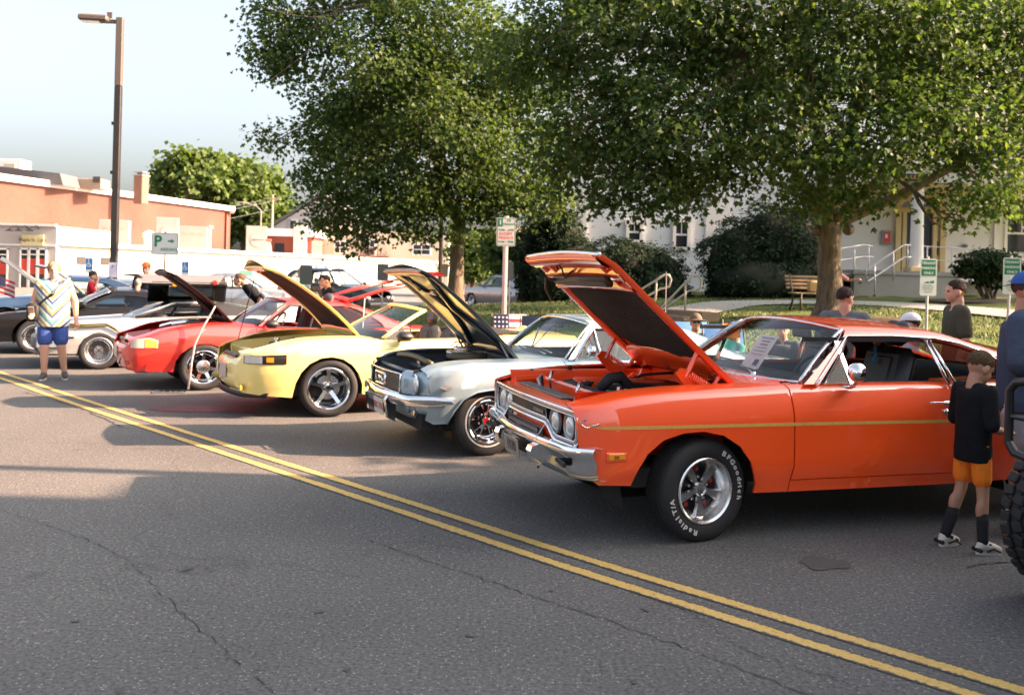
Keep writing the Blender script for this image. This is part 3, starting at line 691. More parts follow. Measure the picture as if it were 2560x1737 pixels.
# --- white clapboard town house behind the right tree
HY = 37.0
th = thing('town_house', 'tall white clapboard house with a columned porch behind the big tree', 'house', (9, HY, 1.1))
def T3(u, v, Y=HY): p = at(u, v, Y); return (p.x-9, Y-HY, p.z-1.1)
x0, x1 = T3(1440, 600)[0], T3(2790, 600)[0]
q = MB()
q.box(((x0+x1)/2, 5.06, 5.9), (x1-x0, 10, 12.2)); obj('wall', q, clap, th)
q = MB(); zb = .2; k = 0
while zb < 12:
    q.add([(x0, -.004, zb+.118), (x1, -.004, zb+.118), (x1, -.032, zb), (x0, -.032, zb), (x0, .01, zb), (x1, .01, zb)], [(0, 3, 2, 1), (3, 5-1, 5, 2)]); zb += .115
tag(obj('clapboard_siding', q, clap, th), kind='stuff')
q = MB()
for (u, w) in ((1768, .16), (1797, .75), (1455, .35)): q.box((T3(u, 600)[0], -.05, 6), (w, .1, 12))
q.box((T3(2495, 600)[0], -.05, 6), (.4, .1, 12)); q.box(((x0+x1)/2, -.05, .1), (x1-x0, .12, .25)); q.box(((x0+x1)/2, -.05, 4.55), (x1-x0, .1, .16)); obj('corner_board', q, trim_white, th)
q = MB()
q.prism([(x0-.6, 11.9), (x1+.6, 11.9), ((x0+x1)/2, 16.5)], -.6, 10.8, M=Matrix.Rotation(PI/2, 4, 'X') @ Matrix.Scale(-1, 4, (0, 0, 1))); obj('roof', q, roof_grey, th)
wins = [(1572, 1599, 561, 600), (1689, 1717, 556, 618), (2515, 2590, 536, 632), (1560, 1600, 300, 380), (1690, 1730, 300, 380), (1870, 1910, 300, 380), (2090, 2130, 280, 370), (2350, 2390, 280, 370)]
for (u0, u1, v0, v1) in wins:
    a = T3(u0, v0); b = T3(u1, v1); cx, cz, ww, hh = (a[0]+b[0])/2, (a[2]+b[2])/2, b[0]-a[0], a[2]-b[2]; q = MB()
    for (dx, dz, sx, sz) in ((-ww/2-.05, 0, .12, hh+.3), (ww/2+.05, 0, .12, hh+.3), (0, hh/2+.08, ww+.3, .16), (0, -hh/2-.06, ww+.3, .12)): q.box((cx+dx, -.07, cz+dz), (sx, .14, sz))
    wf = obj('window', q, trim_white, th)
    q = MB(); q.box((cx, -.05, cz), (ww, .04, .08)); q.box((cx, -.045, cz+hh*.25), (.04, .03, hh*.5)); obj('sash', q, trim_white, wf)
    q = MB(); q.box((cx, -.035, cz), (ww, .02, hh)); obj('pane', q, win_glass, wf)
# front door
dx = T3(2296, 600)[0]; dz0 = T3(2296, 682)[2]; dz1 = T3(2296, 532)[2]; s_ = HY/2350
q = MB(); n = 20; ro, ri = 62*s_, 50*s_
zz = T3(2296, 524)[2]
V = []; F = []
for i in range(n+1):
    a = PI*i/n; V += [(dx+ro*math.cos(a), -.16, zz+ro*.62*math.sin(a)), (dx+ri*math.cos(a), -.16, zz+ri*.52*math.sin(a)), (dx+ro*math.cos(a), -.0, zz+ro*.62*math.sin(a)), (dx+ri*math.cos(a), 0, zz+ri*.52*math.sin(a))]
for i in range(n): F += [(4*i, 4*i+4, 4*i+5, 4*i+1), (4*i, 4*i+2, 4*i+6, 4*i+4), (4*i+1, 4*i+5, 4*i+7, 4*i+3)]
q.add(V, F)
for u in (2241, 2256, 2332, 2352): q.box((T3(u, 600)[0], -.1, (dz0+zz)/2), (10*s_ if u in (2256, 2332) else 13*s_, .2, zz-dz0))
q.box((dx, -.1, T3(2296, 528)[2]), (124*s_, .22, 9*s_)); q.box((T3(2247, 650)[0], -.07, dz0+.35), (22*s_, .1, .7)); q.box((T3(2344, 650)[0], -.07, dz0+.35), (22*s_, .1, .7))
q.box((dx, -.06, zz+.02), (104*s_, .06, .12))
pf = obj('door_frame', q, yellow_trim, th)
q = MB(); q.box((dx, -.03, (dz0+dz1)/2), (64*s_, .06, dz1-dz0)); 
for sx in (-1, 1):
    for zc in (.3, .75): q.box((dx+sx*14*s_, -.065, dz0+(dz1-dz0)*zc-.1), (20*s_, .02, (dz1-dz0)*.34))
dr = obj('door', q, navy_door, th); q = MB(); q.lathe([(.05, 0), (.05, -.05), (0, -.06)], 10, 'Y', (dx+24*s_, -.06, dz0+1.0)); obj('handle', q, gold, dr)
q = MB()
for u in (2250, 2340): q.box((T3(u, 600)[0], -.04, (T3(0, 540)[2]+T3(0, 610)[2])/2), (8*s_, .04, 66*s_))
q.prism([(dx+ri*math.cos(PI*i/16), zz+ri*.52*math.sin(PI*i/16)) for i in range(17)], -.02, .04, M=Matrix.Rotation(PI/2, 4, 'X')); obj('fanlight', q, win_glass, th)
q = MB()
for a in (35, 65, 90, 115, 145): q.box((dx+ri*.5*math.cos(R(a)), -.07, zz+ri*.27*math.sin(R(a))), (.9, .03, .04), rot=Matrix.Rotation(-R(a)*.8, 3, 'Y'))
for u in (2250, 2340):
    for v in (563, 587): q.box((T3(u, v)[0], -.07, T3(u, v)[2]), (9*s_, .03, .04))
obj('muntin', q, trim_white, th)
# porch: column, entablature with a sign
PY = 34.0
c = T3(2292, 600, PY); zc0 = T3(2292, 676, PY)[2]; zc1 = T3(2296, 458, PY)[2]
q = MB(); q.lathe([(.25, zc0+.12), (.235, zc0+.6), (.205, zc1-.25), (.21, zc1-.16), (.27, zc1-.12), (.27, zc1)], 28, 'Z', (c[0], c[1], 0)); obj('column', q, trim_white, th, angle=40)
q = MB(); q.bbox((c[0], c[1], zc0+.04), (.66, .66, .18), .02); obj('column_base', q, yellow_trim, th)
q = MB(); q.lathe([(.25, zc0+.12), (.205, zc1-.25), (.27, zc1)], 20, 'Z', (c[0]+4.2, c[1], 0)); obj('column', q, trim_white, th, smooth=True)
ex0, ex1 = T3(2150, 440, PY)[0], T3(2150, 440, PY)[0]+7
q = MB(); q.box(((ex0+ex1)/2, (PY-HY)/2, zc1+.32), (ex1-ex0, 3.4, .62)); q.box(((ex0+ex1)/2, (PY-HY)/2-.1, zc1+.75), (ex1-ex0+.5, 3.8, .22)); obj('entablature', q, trim_white, th)
q = MB(); q.box(((ex0+ex1)/2, (PY-HY)/2+.1, zc1-.06), (ex1-ex0, 3.3, .1)); obj('porch_ceiling', q, yellow_trim, th)
q = MB(); q.prism([(ex0-.3, zc1+.86), (ex1+.3, zc1+.86), ((ex0+ex1)/2, zc1+2.1)], -1.9, 1.9, M=Matrix.Translation((0, (PY-HY)/2, 0)) @ Matrix.Rotation(PI/2, 4, 'X')); obj('pediment', q, trim_white, th)
a = T3(2235, 461, PY-.25); q = MB(); q.box((a[0]+.6, a[1]-.05, zc1+.16), (1.7, .06, .26)); sb = obj('name_board', q, sign_black, th)
q = text_mb('MAPLE ST', .2, .003); ob = obj('lettering', q, gold, sb); ob.location = (a[0]+.6, a[1]-.09, zc1+.16); ob.rotation_euler = (PI/2, 0, 0)
# landing with weathered concrete, steps rising along the front
LZ = T3(2296, 680, 33)[2]
land = thing('landing', 'weathered concrete porch landing with rust marks and front steps', 'landing', (9, HY, 1.0))
xl, xr_ = T3(2134, 700, 32.5)[0], T3(2385, 700, 32.5)[0]
q = MB(); q.box(((xl+xr_)/2, -2.3, (LZ+.1)/2), (xr_-xl, 4.5, LZ+.12)); q.box(((xl+xr_)/2+1.2, -2.3, LZ+.02), (xr_-xl+2.5, 4.6, .1)); obj('slab', q, conc, land)
q = MB(); q.box((xr_+4.2, -1.2, LZ/2-.15), (8.4, 2.2, LZ-.1)); obj('ramp', q, conc, land)
st = bm = None
ns_ = 7; x_s = T3(1962, 742, 32.5)[0]; run = (xl-x_s)/ns_
for k in range(ns_):
    q = MB(); hz = LZ*(k+1)/ns_-.02; q.bbox((x_s+run*(k+.5)+.15, -2.6, hz/2), (run+.3, 3.6, hz), .02); obj('step', q, conc, land)
rust = mat('rust_stain', (.16,.06,.02), .9)
q = MB()
for (u, v, w, h) in ((2158, 737, .32, .12), (2186, 733, .1, .1), (2150, 700, .1, .06)): p = T3(u, v, 32.45); q.box((p[0], -4.56, p[2]), (w, .006, h))
obj('rust_mark', q, rust, land)
def rails(name, label, groups, group=None):
    """tube hand rail: list of poly-lines in photo pixels with depth"""
    p0 = at(*groups[0][0]); t = thing(name, label, 'hand rail', (p0.x, p0.y, 0), 0, group)
    for g_ in groups:
        P = [at(*w) for w in g_]; q = MB(); q.tube([(p.x-p0.x, p.y-p0.y, p.z) for p in P], .026, 8); obj('post' if abs(P[0].x-P[-1].x) < .12 and len(P) == 2 else 'rail', q, rail_m, t, smooth=True)
    return t
def c2(x, y, Y): return (1900+x*.3044, 380+y*.3044, Y)
rails('hand_rail', 'grey stair hand rail left of the porch, partly behind the trunk', [[c2(265, 1050, 32.2), c2(265, 975, 32.2), c2(470, 825, 32.6), c2(870, 765, 33.4) if False else c2(860, 762, 33.4), c2(930, 775, 33.4)], [c2(265, 1050, 32.2), c2(280, 1062, 32.2), c2(480, 915, 32.6), c2(860, 858, 33.4) if False else c2(850, 860, 33.4), c2(930, 860, 33.4)], [c2(330, 930, 32.3), c2(330, 1100, 32.3)], [c2(775, 800, 33.2), c2(775, 1000, 33.2)], [c2(893, 768, 33.4), c2(893, 980, 33.4)]], 'porch stair rails')
rails('hand_rail', 'grey stair hand rail in front of the porch column', [[c2(875, 1062, 31.8), c2(872, 972, 31.8), c2(1180, 765, 32.4), c2(1240, 765, 32.4)], [c2(872, 1062, 31.8), c2(890, 1062, 31.8), c2(1185, 865, 32.4), c2(1240, 862, 32.4)], [c2(943, 930, 31.9), c2(943, 1165, 31.9)], [c2(1095, 830, 32.2), c2(1095, 1060, 32.2)], [c2(1215, 765, 32.4), c2(1210, 985, 32.4)]], 'porch stair rails')
rails('hand_rail', 'long ramp hand rail running right from the porch door', [[c2(1330, 772, 34.0), c2(1600, 790, 34.0), c2(2400, 850, 34.0)], [c2(1330, 880, 34.0), c2(1600, 900, 34.0), c2(2400, 960, 34.0)], [c2(1375, 775, 34.0), c2(1370, 990, 34.0)], [c2(1580, 790, 34.0), c2(1575, 1010, 34.0)], [c2(1850, 810, 34.0), c2(1845, 1050, 34.0)], [c2(2120, 830, 34.0), c2(2115, 1080, 34.0)]])
# wall fittings
def wallbox(name, label, cat, x, y, w, h, m, d=.12):
    p = T3(1900+x*.3044, 380+y*.3044, HY-.1); t = thing(name, label, cat, (p[0]+9, HY-.04, p[2]+1.1)); q = MB(); q.bbox((0, -d/2, 0), (w, d, h), .02); obj('case', q, m, t); return t
t = wallbox('notice_board', 'grey framed notice board with a red poster by the porch door', 'notice board', 1038, 703, .40, .55, mat('board_grey', (.28,.28,.29), .6)); q = MB(); q.box((0, -.125, -.0), (.26, .012, .40)); ps = obj('image', q, red_poster_and_reflection, t); q = MB(); q.box((-.03, -.135, .05), (.09, .006, .15)); obj('white_figure', q, trim_white, ps)
t = wallbox('mail_box', 'small black mail box right of the porch door', 'mail box', 1512, 683, .15, .18, satin_black); q = MB(); q.bbox((0, -.08, .10), (.17, .18, .03), .02); obj('lid', q, satin_black, t)
t = wallbox('outlet_box', 'small blue grey utility box low on the clapboard wall', 'utility box', 1685, 772, .16, .13, mat('blue_grey_box', (.12,.17,.20), .5)); q = MB(); q.tube([(0, -.05, -.06), (0, -.05, -.4)], .012); obj('conduit', q, galv, t)

# --- path up from the steps to the porch, laid on the lawn
def ribbon(name, pts, w, m, dz=.02):
    C = curve_pts([(p[0], p[1]) for p in pts], 8); V = []; F = []
    for i, p in enumerate(C):
        a = C[max(i-1, 0)]; b = C[min(i+1, len(C)-1)]; tg = (b-a).normalized(); nr = Vector((-tg.y, tg.x))
        for s in (-1, -.33, .33, 1):
            z = p+nr*s*w/2; V.append((z.x, z.y, lawn_z(z.x, z.y)+dz+.02*(s*s < .5)))
    for i in range(len(C)-1):
        for k in range(3): F.append((4*i+k, 4*i+k+1, 4*i+5+k, 4*i+4+k))
    q = MB(); q.add(V, F); o = struct(name, q, m, smooth=True)
    if o.data.polygons[0].normal.z < 0: o.data.flip_normals()
pA = [lawnhit(1655, 790), lawnhit(1720, 778), lawnhit(1820, 762), lawnhit(1960, 757), lawnhit(2110, 758), lawnhit(2260, 764), lawnhit(2420, 776), lawnhit(2600, 792)]
ribbon('path', pA, 1.9, path_m, .03)
# ------------------------------------------------------------------ trees and shrubs
def leaf_mat(name, c0, c1, c2, trans=.35, rough=.5):
    m, nt, b, nn, lk = NT(name)
    tc = nn('TexCoord'); n = nn('TexNoise'); n.inputs['Scale'].default_value = .55; n.inputs['Detail'].default_value = 3; lk(tc.outputs['Object'], n.inputs['Vector'])
    n2 = nn('TexNoise'); n2.inputs['Scale'].default_value = 9; n2.inputs['Detail'].default_value = 2; lk(tc.outputs['Object'], n2.inputs['Vector'])
    a = nn('Math'); a.operation = 'MULTIPLY_ADD'; lk(n2.outputs[0], a.inputs[0]); a.inputs[1].default_value = .75; 
    a2 = nn('Math'); a2.operation = 'MULTIPLY'; lk(n.outputs[0], a2.inputs[0]); a2.inputs[1].default_value = .35; lk(a2.outputs[0], a.inputs[2])
    r = nn('ValToRGB'); e = r.color_ramp.elements; e[0].position = .36; e[1].position = .74; e[0].color = (*c0, 1); e[1].color = (*c2, 1); q = e.new(.56); q.color = (*c1, 1)
    lk(a.outputs[0], r.inputs[0]); lk(r.outputs[0], b.inputs['Base Color']); b.inputs['Roughness'].default_value = rough; b.inputs['Specular IOR Level'].default_value = .5 if rough < .5 else .15
    tl = nn('BsdfTranslucent'); mu = nn('Mix'); mu.data_type = 'RGBA'; mu.blend_type = 'MULTIPLY'; mu.inputs[0].default_value = 1; lk(r.outputs[0], mu.inputs[6]); mu.inputs[7].default_value = (1.5,1.6,.7,1); lk(mu.outputs[2], tl.inputs[0])
    mx = nn('MixShader'); mx.inputs[0].default_value = trans; out = [x for x in nt.nodes if x.type == 'OUTPUT_MATERIAL'][0]
    lk(b.outputs[0], mx.inputs[1]); lk(tl.outputs[0], mx.inputs[2]); lk(mx.outputs[0], out.inputs[0])
    return m
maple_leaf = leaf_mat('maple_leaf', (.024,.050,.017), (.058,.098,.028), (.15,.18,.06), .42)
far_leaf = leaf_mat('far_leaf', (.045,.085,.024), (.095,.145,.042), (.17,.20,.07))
yew_leaf = leaf_mat('yew_needle', (.007,.017,.008), (.013,.030,.013), (.028,.052,.020), .1, .7)
shrub_leaf = leaf_mat('shrub_leaf', (.015,.032,.012), (.028,.052,.018), (.055,.085,.03), .25)
def bark(name, c):
    m, nt, b, nn, lk = NT(name)
    tc = nn('TexCoord'); mp = nn('Mapping'); mp.inputs['Scale'].default_value = (9, 9, 1.6); lk(tc.outputs['Object'], mp.inputs[0])
    n = nn('TexNoise'); n.inputs['Scale'].default_value = 1.6; n.inputs['Detail'].default_value = 8; n.inputs['Roughness'].default_value = .65; lk(mp.outputs[0], n.inputs['Vector'])
    r = nn('ValToRGB'); e = r.color_ramp.elements; e[0].position = .35; e[1].position = .68; e[0].color = (*[x*.5 for x in c], 1); e[1].color = (*[x*1.35 for x in c], 1); lk(n.outputs[0], r.inputs[0]); lk(r.outputs[0], b.inputs['Base Color'])
    b.inputs['Roughness'].default_value = .9; bp = nn('Bump'); bp.inputs['Strength'].default_value = 1; bp.inputs['Distance'].default_value = .04; lk(n.outputs[0], bp.inputs['Height']); lk(bp.outputs[0], b.inputs['Normal'])
    return m
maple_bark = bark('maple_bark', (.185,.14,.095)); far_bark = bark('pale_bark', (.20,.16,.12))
LEAF = np.array([(0, 0), (-.30, .22), (-.52, .62), (-.20, .60), (0, 1.05), (.20, .60), (.52, .62), (.30, .22)])-np.array([0, .1])
LEAF_F = [(0, 1, 3), (1, 2, 3), (0, 3, 5), (3, 4, 5), (0, 5, 7), (5, 6, 7)]
def leaves(C, size, rng, out=None, simple=False, droop=.6, outdir=None):
    """numpy leaf mesh: C (n,3) centres"""
    n = len(C); base = LEAF if not simple else np.array([(0, 0), (-.42, .5), (0, 1.05), (.42, .5)]); nf = LEAF_F if not simple else [(0, 1, 2, 3)]
    nrm = rng.normal(0, 1, (n, 3)); nrm[:, 2] = np.abs(nrm[:, 2])*.8+.25
    if outdir is not None: nrm = nrm*.75+outdir*.9
    nrm /= np.linalg.norm(nrm, axis=1)[:, None]
    d = rng.normal(0, 1, (n, 3)); d[:, 2] -= droop*1.6
    if outdir is not None: d += outdir*.7
    d -= nrm*(d*nrm).sum(1)[:, None]; d /= np.linalg.norm(d, axis=1)[:, None]+1e-9
    sx = np.cross(nrm, d); s = size*rng.uniform(.6, 1.3, n)
    k = len(base); V = np.zeros((n, k, 3))
    for i, (a, b) in enumerate(base):
        fold = abs(a)*.35
        V[:, i, :] = C+(sx*a+d*b+nrm*fold)*s[:, None]
    V = V.reshape(-1, 3); F = (np.array(nf)[None]+np.arange(n)[:, None, None]*k).reshape(-1, len(nf[0]))
    return V, F
def npmesh(name, V, F, mat_, parent=None):
    me = bpy.data.meshes.new(name); k = F.shape[1]
    me.vertices.add(len(V)); me.vertices.foreach_set('co', V.astype(np.float32).ravel())
    me.loops.add(F.size); me.loops.foreach_set('vertex_index', F.astype(np.int32).ravel())
    me.polygons.add(len(F)); me.polygons.foreach_set('loop_start', np.arange(0, F.size, k, dtype=np.int32)); me.polygons.foreach_set('loop_total', np.full(len(F), k, dtype=np.int32))
    me.materials.append(mat_); me.update(calc_edges=True); me.validate()
    return link(name, me, parent)
def crown_points(blobs, n, rng, clump=.35, shell=.55, nclump=22):
    """leaf clumps in ellipsoidal limbs' heads: (cx,cy,cz,rx,ry,rz,weight)"""
    W = np.array([b[3]*b[4]*b[5]*(b[6] if len(b) > 6 else 1) for b in blobs])**.75; W /= W.sum(); P = []; O = []
    for b, w in zip(blobs, W):
        m = max(8, int(n*w)); nc = max(4, int(m/nclump*.62))
        c = rng.normal(0, 1, (nc, 3)); c /= np.linalg.norm(c, axis=1)[:, None]; rad = (shell+(1-shell)*rng.random(nc))**.8
        rad = np.where(rng.random(nc) < .22, rad*rng.random(nc), rad)
        # lumpy outline
        lump = 1+.22*np.sin(c[:, 0]*5+b[0])*np.sin(c[:, 2]*6+b[1])
        cc = c*rad[:, None]*lump[:, None]*np.array(b[3:6])+np.array(b[:3])
        idx = rng.integers(0, nc, m); sp = rng.normal(0, clump, (m, 3))*np.array([1, 1, .55])
        P.append(cc[idx]+sp); O.append(c[idx])
    return np.concatenate(P), np.concatenate(O)
def branch(mb, p0, p1, r0, r1, rng, wob=.12, n=7, sag=0):
    p0 = np.array(p0, float); p1 = np.array(p1, float); L = np.linalg.norm(p1-p0); P = []
    off = rng.normal(0, wob*L*.5, 3)
    for i in range(n+1):
        t = i/n; P.append(p0+(p1-p0)*t+off*math.sin(PI*t)+np.array([0, 0, sag*L*math.sin(PI*t)])+rng.normal(0, wob*L*.04, 3)*(0 < i < n))
    mb.tube(P, [lerp(r0, r1, (i/n)**.8) for i in range(n+1)], 9, cap=False); return P
def tree(name, label, base, th_, r0, blobs, nleaf, size, lm, bm_, seed, group=None, lean=(0, 0), simple=False, clump=.35, fork=None, knots=()):
    rng = np.random.default_rng(seed); t = thing(name, label, 'tree', base, 0, group)
    mb = MB(); P = []; n = 10
    for i in range(n+1):
        k = i/n; rr = r0*(1+.75*math.exp(-k*14))*(1-.22*k)
        P.append((lean[0]*k*k+rng.normal(0, r0*.05), lean[1]*k*k+rng.normal(0, r0*.05), th_*k-.15*(i == 0)))
    rr = [r0*(1+.8*math.exp(-i/n*12))*(1-.20*i/n)*(1.0 if i < n-1 else 1.12) for i in range(n+1)]
    mb.tube(P, rr, 16)
    for (kx, ky, kz, kr) in knots: mb.lathe([(0, -kr*.6), (kr*.9, -kr*.2), (kr, kr*.1), (kr*.55, kr*.45), (kr*.3, kr*.25), (0, kr*.2)], 10, 'Y', (kx, ky, kz))
    tr = obj('trunk', mb, bm_, t, smooth=True)
    lb = MB(); top = np.array(P[-1])
    forks = fork or 4
    order = sorted(range(len(blobs)), key=lambda i: -blobs[i][3]*blobs[i][4]*blobs[i][5])
    mains = []
    for j, i in enumerate(order):
        b = blobs[i]; c = np.array(b[:3])
        if j < forks or not mains:
            s = top+np.array([0, 0, -rng.uniform(.05, .25)*th_*.25]); Q = branch(lb, s, c, r0*.50, r0*.10, rng, .10, 9, .10); mains.append(Q)
        else:
            best = min(((np.linalg.norm(q-c), q, k) for M_ in mains for k, q in enumerate(M_) if 2 <= k <= 7), key=lambda w: w[0]); Q = branch(lb, best[1], c, r0*.26, r0*.05, rng, .12, 7, .05)
        for _ in range(7):
            e = c+rng.normal(0, .5, 3)*np.array(b[3:6]); k = rng.integers(3, len(Q)); branch(lb, Q[min(k, len(Q)-1)], e, r0*.09, r0*.02, rng, .14, 5)
    obj('limbs', lb, bm_, tr, smooth=True)
    C, O = crown_points(blobs, nleaf, rng, clump); V, F = leaves(C, size, rng, simple=simple, outdir=O*.55)
    tag(npmesh('crown', V, F, lm, t), kind='stuff')
    return t
def rel(u, v, Y, base): p = at(u, v, Y); return (p.x-base[0], p.y-base[1], p.z-base[2])
def px(n, Y): return n*Y/2350
# middle maple
B = at(1137, 757, 29); B = (B.x, 29.0, lawn_z(B.x, 29.0)-.02)
def b3(u, v, ru, rv, dY=0, ry=None, w=1): p = rel(u, v, 29+dY, B); a, c = px(ru, 29), px(rv, 29); return (*p, a, ry or (a+c)/2, c, w)
mid = [b3(760, 60, 130, 150, 0), b3(700, 130, 75, 95, -.5), b3(830, 300, 110, 110, -1.2), b3(690, 355, 58, 32, .3), b3(900, 420, 120, 95, -1.5), b3(840, 520, 95, 65, -.6), b3(925, 560, 110, 40, -1.0), b3(960, 180, 160, 150, -1.4, w=1.2),
       b3(1120, 320, 150, 120, -1.8, w=1.2), b3(1060, 470, 130, 75, -1.6), b3(1170, 470, 120, 80, -1.4), b3(1270, 420, 120, 110, -1), b3(1100, 60, 190, 140, -.8), b3(1280, 180, 150, 150, 0), b3(1350, 500, 90, 70, -.3), b3(1000, -120, 260, 150, .3),
       b3(950, 300, 150, 150, 1.5), b3(1180, 250, 160, 160, 2), b3(1000, 520, 90, 40, -2), b3(870, 615, 50, 20, -1.4), b3(1230, 540, 80, 45, -.8), b3(1060, 585, 90, 28, -1.8), b3(790, 440, 60, 60, 0), b3(1390, 370, 90, 100, .5)]
tree('maple_tree', 'leafy maple tree with its trunk behind the blue car, left of the big tree', B, rel(1137, 560, 29, B)[2], .25, mid, 66000, .135, maple_leaf, maple_bark, 11, lean=(.05, 0), clump=.30, fork=5)
# big right maple
B = at(2072, 797, 22); B = (B.x, 22.0, lawn_z(B.x, 22.0)-.02)
def b3(u, v, ru, rv, dY=0, ry=None, w=1): p = rel(u, v, 22+dY, B); a, c = px(ru*.93, 22), px(rv*.93, 22); return (*p, a, ry or (a+c)/2, c, w)
big = [b3(1560, 90, 230, 190, -1.5), b3(1850, 60, 240, 190, -2.5), b3(2150, 60, 250, 200, -2.8), b3(2430, 90, 230, 210, -2), b3(2680, 150, 220, 220, -1), b3(1340, 110, 130, 140, -1), b3(1480, 300, 170, 110, -2), b3(1700, 320, 170, 120, -3), b3(1600, 440, 170, 75, -2.5),
       b3(1790, 440, 140, 70, -2.2), b3(1960, 330, 170, 120, -3), b3(2130, 380, 130, 80, -3.3), b3(2080, 470, 110, 45, -2.4), b3(2280, 300, 190, 110, -3), b3(2480, 330, 170, 110, -2.6), b3(2460, 470, 100, 75, -3), b3(2540, 500, 70, 60, -2.4), b3(1990, 500, 80, 40, -1), b3(2180, 500, 60, 35, -2),
       b3(1720, 520, 80, 32, -2.8), b3(1500, 520, 120, 35, -2), b3(2000, -180, 420, 160, -1), b3(1500, -100, 260, 140, 0), b3(2500, -160, 300, 160, 0), b3(1900, 200, 220, 150, 2.5), b3(2300, 200, 220, 150, 3), b3(1420, 420, 100, 60, -1.2), b3(2400, 555, 50, 30, -3), b3(2700, 430, 120, 110, -1)]
tree('maple_tree', 'big spreading maple tree with the thick trunk beside the park bench', B, rel(2072, 560, 22, B)[2], .30, big, 80000, .125, maple_leaf, maple_bark, 5, lean=(-.05, 0), clump=.30, fork=6, knots=[(-.34, -.1, 2.1, .13), (.36, -.12, 2.15, .15), (.1, -.34, 2.5, .1)])
q = MB(); m_ = 40
V = [(B[0], B[1], B[2]+.12)]
for k in range(m_):
    a = 2*PI*k/m_; w = 1+.08*math.sin(5*a); x = B[0]+2.1*w*math.cos(a); y = B[1]+1.4*w*math.sin(a); V.append((x, y, lawn_z(x, y)+.03))
q.add(V, [(0, 1+k, 1+(k+1) % m_) for k in range(m_)]); struct('mulch_bed', q, mulch_m, smooth=True)
# trees behind the roofs at left
def fartree(name, label, u, vbase, Y, blobs, nleaf, size, seed, r0, th_, group):
    B = at(u, vbase, Y); B = (B.x, Y, 0.0)
    bl = [(*rel(a, b, Y+dy, B), px(c, Y), px((c+d)/2, Y), px(d, Y)) for (a, b, c, d, dy) in blobs]
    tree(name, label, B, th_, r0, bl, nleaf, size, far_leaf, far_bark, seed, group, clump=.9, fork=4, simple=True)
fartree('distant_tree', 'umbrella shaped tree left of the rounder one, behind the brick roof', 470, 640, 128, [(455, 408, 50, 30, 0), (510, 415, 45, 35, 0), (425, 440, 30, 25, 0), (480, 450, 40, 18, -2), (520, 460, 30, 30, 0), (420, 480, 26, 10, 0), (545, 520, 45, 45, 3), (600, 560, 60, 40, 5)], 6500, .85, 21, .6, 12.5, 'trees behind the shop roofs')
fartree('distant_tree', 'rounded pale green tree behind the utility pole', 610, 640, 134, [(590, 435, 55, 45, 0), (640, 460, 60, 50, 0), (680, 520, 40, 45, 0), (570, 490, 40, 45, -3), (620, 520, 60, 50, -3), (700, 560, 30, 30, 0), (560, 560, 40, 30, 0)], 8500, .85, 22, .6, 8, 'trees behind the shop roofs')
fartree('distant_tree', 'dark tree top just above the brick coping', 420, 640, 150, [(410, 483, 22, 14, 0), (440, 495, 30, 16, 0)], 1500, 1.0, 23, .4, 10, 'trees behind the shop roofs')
def smalltree(label, u, v, Y, blobs, nleaf, seed, size=.2, r0=.12, lm=None, name='small_tree', group='small trees by the cream house'):
    B = at(u, v, Y); B = (B.x, Y, max(0, lawn_z(B.x, Y)))
    bl = [(*rel(a, b, Y+dy, B), px(c, Y), px((c+d)/2, Y), px(d, Y)) for (a, b, c, d, dy) in blobs]
    tree(name, label, B, bl[0][2]*.5, r0, bl, nleaf, size, lm or far_leaf, maple_bark, seed, group, clump=.4, simple=True)
smalltree('small leafy tree just right of the middle maple trunk', 1180, 730, 50, [(1175, 640, 32, 30, 0), (1200, 610, 30, 20, 0), (1185, 670, 26, 22, 0)], 3500, 31, .26)
smalltree('small tree behind the hour parking sign post', 1270, 740, 46, [(1270, 640, 30, 45, 0), (1250, 600, 30, 25, 0), (1285, 690, 25, 40, 0), (1240, 630, 20, 25, 0)], 4500, 32, .26)
# clipped yews and other shrubs
def shrub(name, label, u, v, Y, blobs, n, size, lm, seed, group=None, stems=0, cat='shrub'):
    rng = np.random.default_rng(seed); B = at(u, v, Y); B = (B.x, Y, lawn_z(B.x, Y)-.03); t = thing(name, label, cat, B, 0, group)
    bl = [(*rel(a, b, Y+dy, B), px(c, Y), px(e, Y), px(d, Y)) for (a, b, c, d, dy, e) in blobs]
    C, O = crown_points(bl, n, rng, .10, .86, 9); C[:, 2] = np.maximum(C[:, 2], .03); V, F = leaves(C, size, rng, simple=True, droop=.1, outdir=O*1.4); tag(npmesh('foliage', V, F, lm, t), kind='stuff')
    mb = MB()
    for k in range(max(stems, 3)):
        b = bl[k % len(bl)]; branch(mb, (rng.normal(0, .1), rng.normal(0, .1), 0), (b[0]+rng.normal(0, b[3]*.4), b[1], b[2]+rng.normal(0, b[5]*.3)), .05, .015, rng, .15)
    obj('stems', mb, maple_bark, t, smooth=True)
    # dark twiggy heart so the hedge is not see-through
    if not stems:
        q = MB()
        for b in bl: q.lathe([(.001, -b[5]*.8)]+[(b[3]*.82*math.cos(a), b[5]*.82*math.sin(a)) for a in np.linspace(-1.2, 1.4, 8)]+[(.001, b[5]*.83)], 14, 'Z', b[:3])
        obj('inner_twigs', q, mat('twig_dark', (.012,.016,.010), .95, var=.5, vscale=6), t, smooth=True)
    return t
shrub('yew_hedge', 'wide clipped dark yew hedge left of the clapboard wall', 1500, 748, 33, [(1640, 690, 75, 75, 0, 90), (1560, 670, 90, 75, 0, 90), (1450, 680, 100, 80, 0, 90), (1400, 715, 70, 60, -1, 70), (1500, 730, 130, 60, -1, 80), (1650, 725, 75, 50, -1, 80)], 46000, .085, yew_leaf, 41, 'dark hedges by the house')
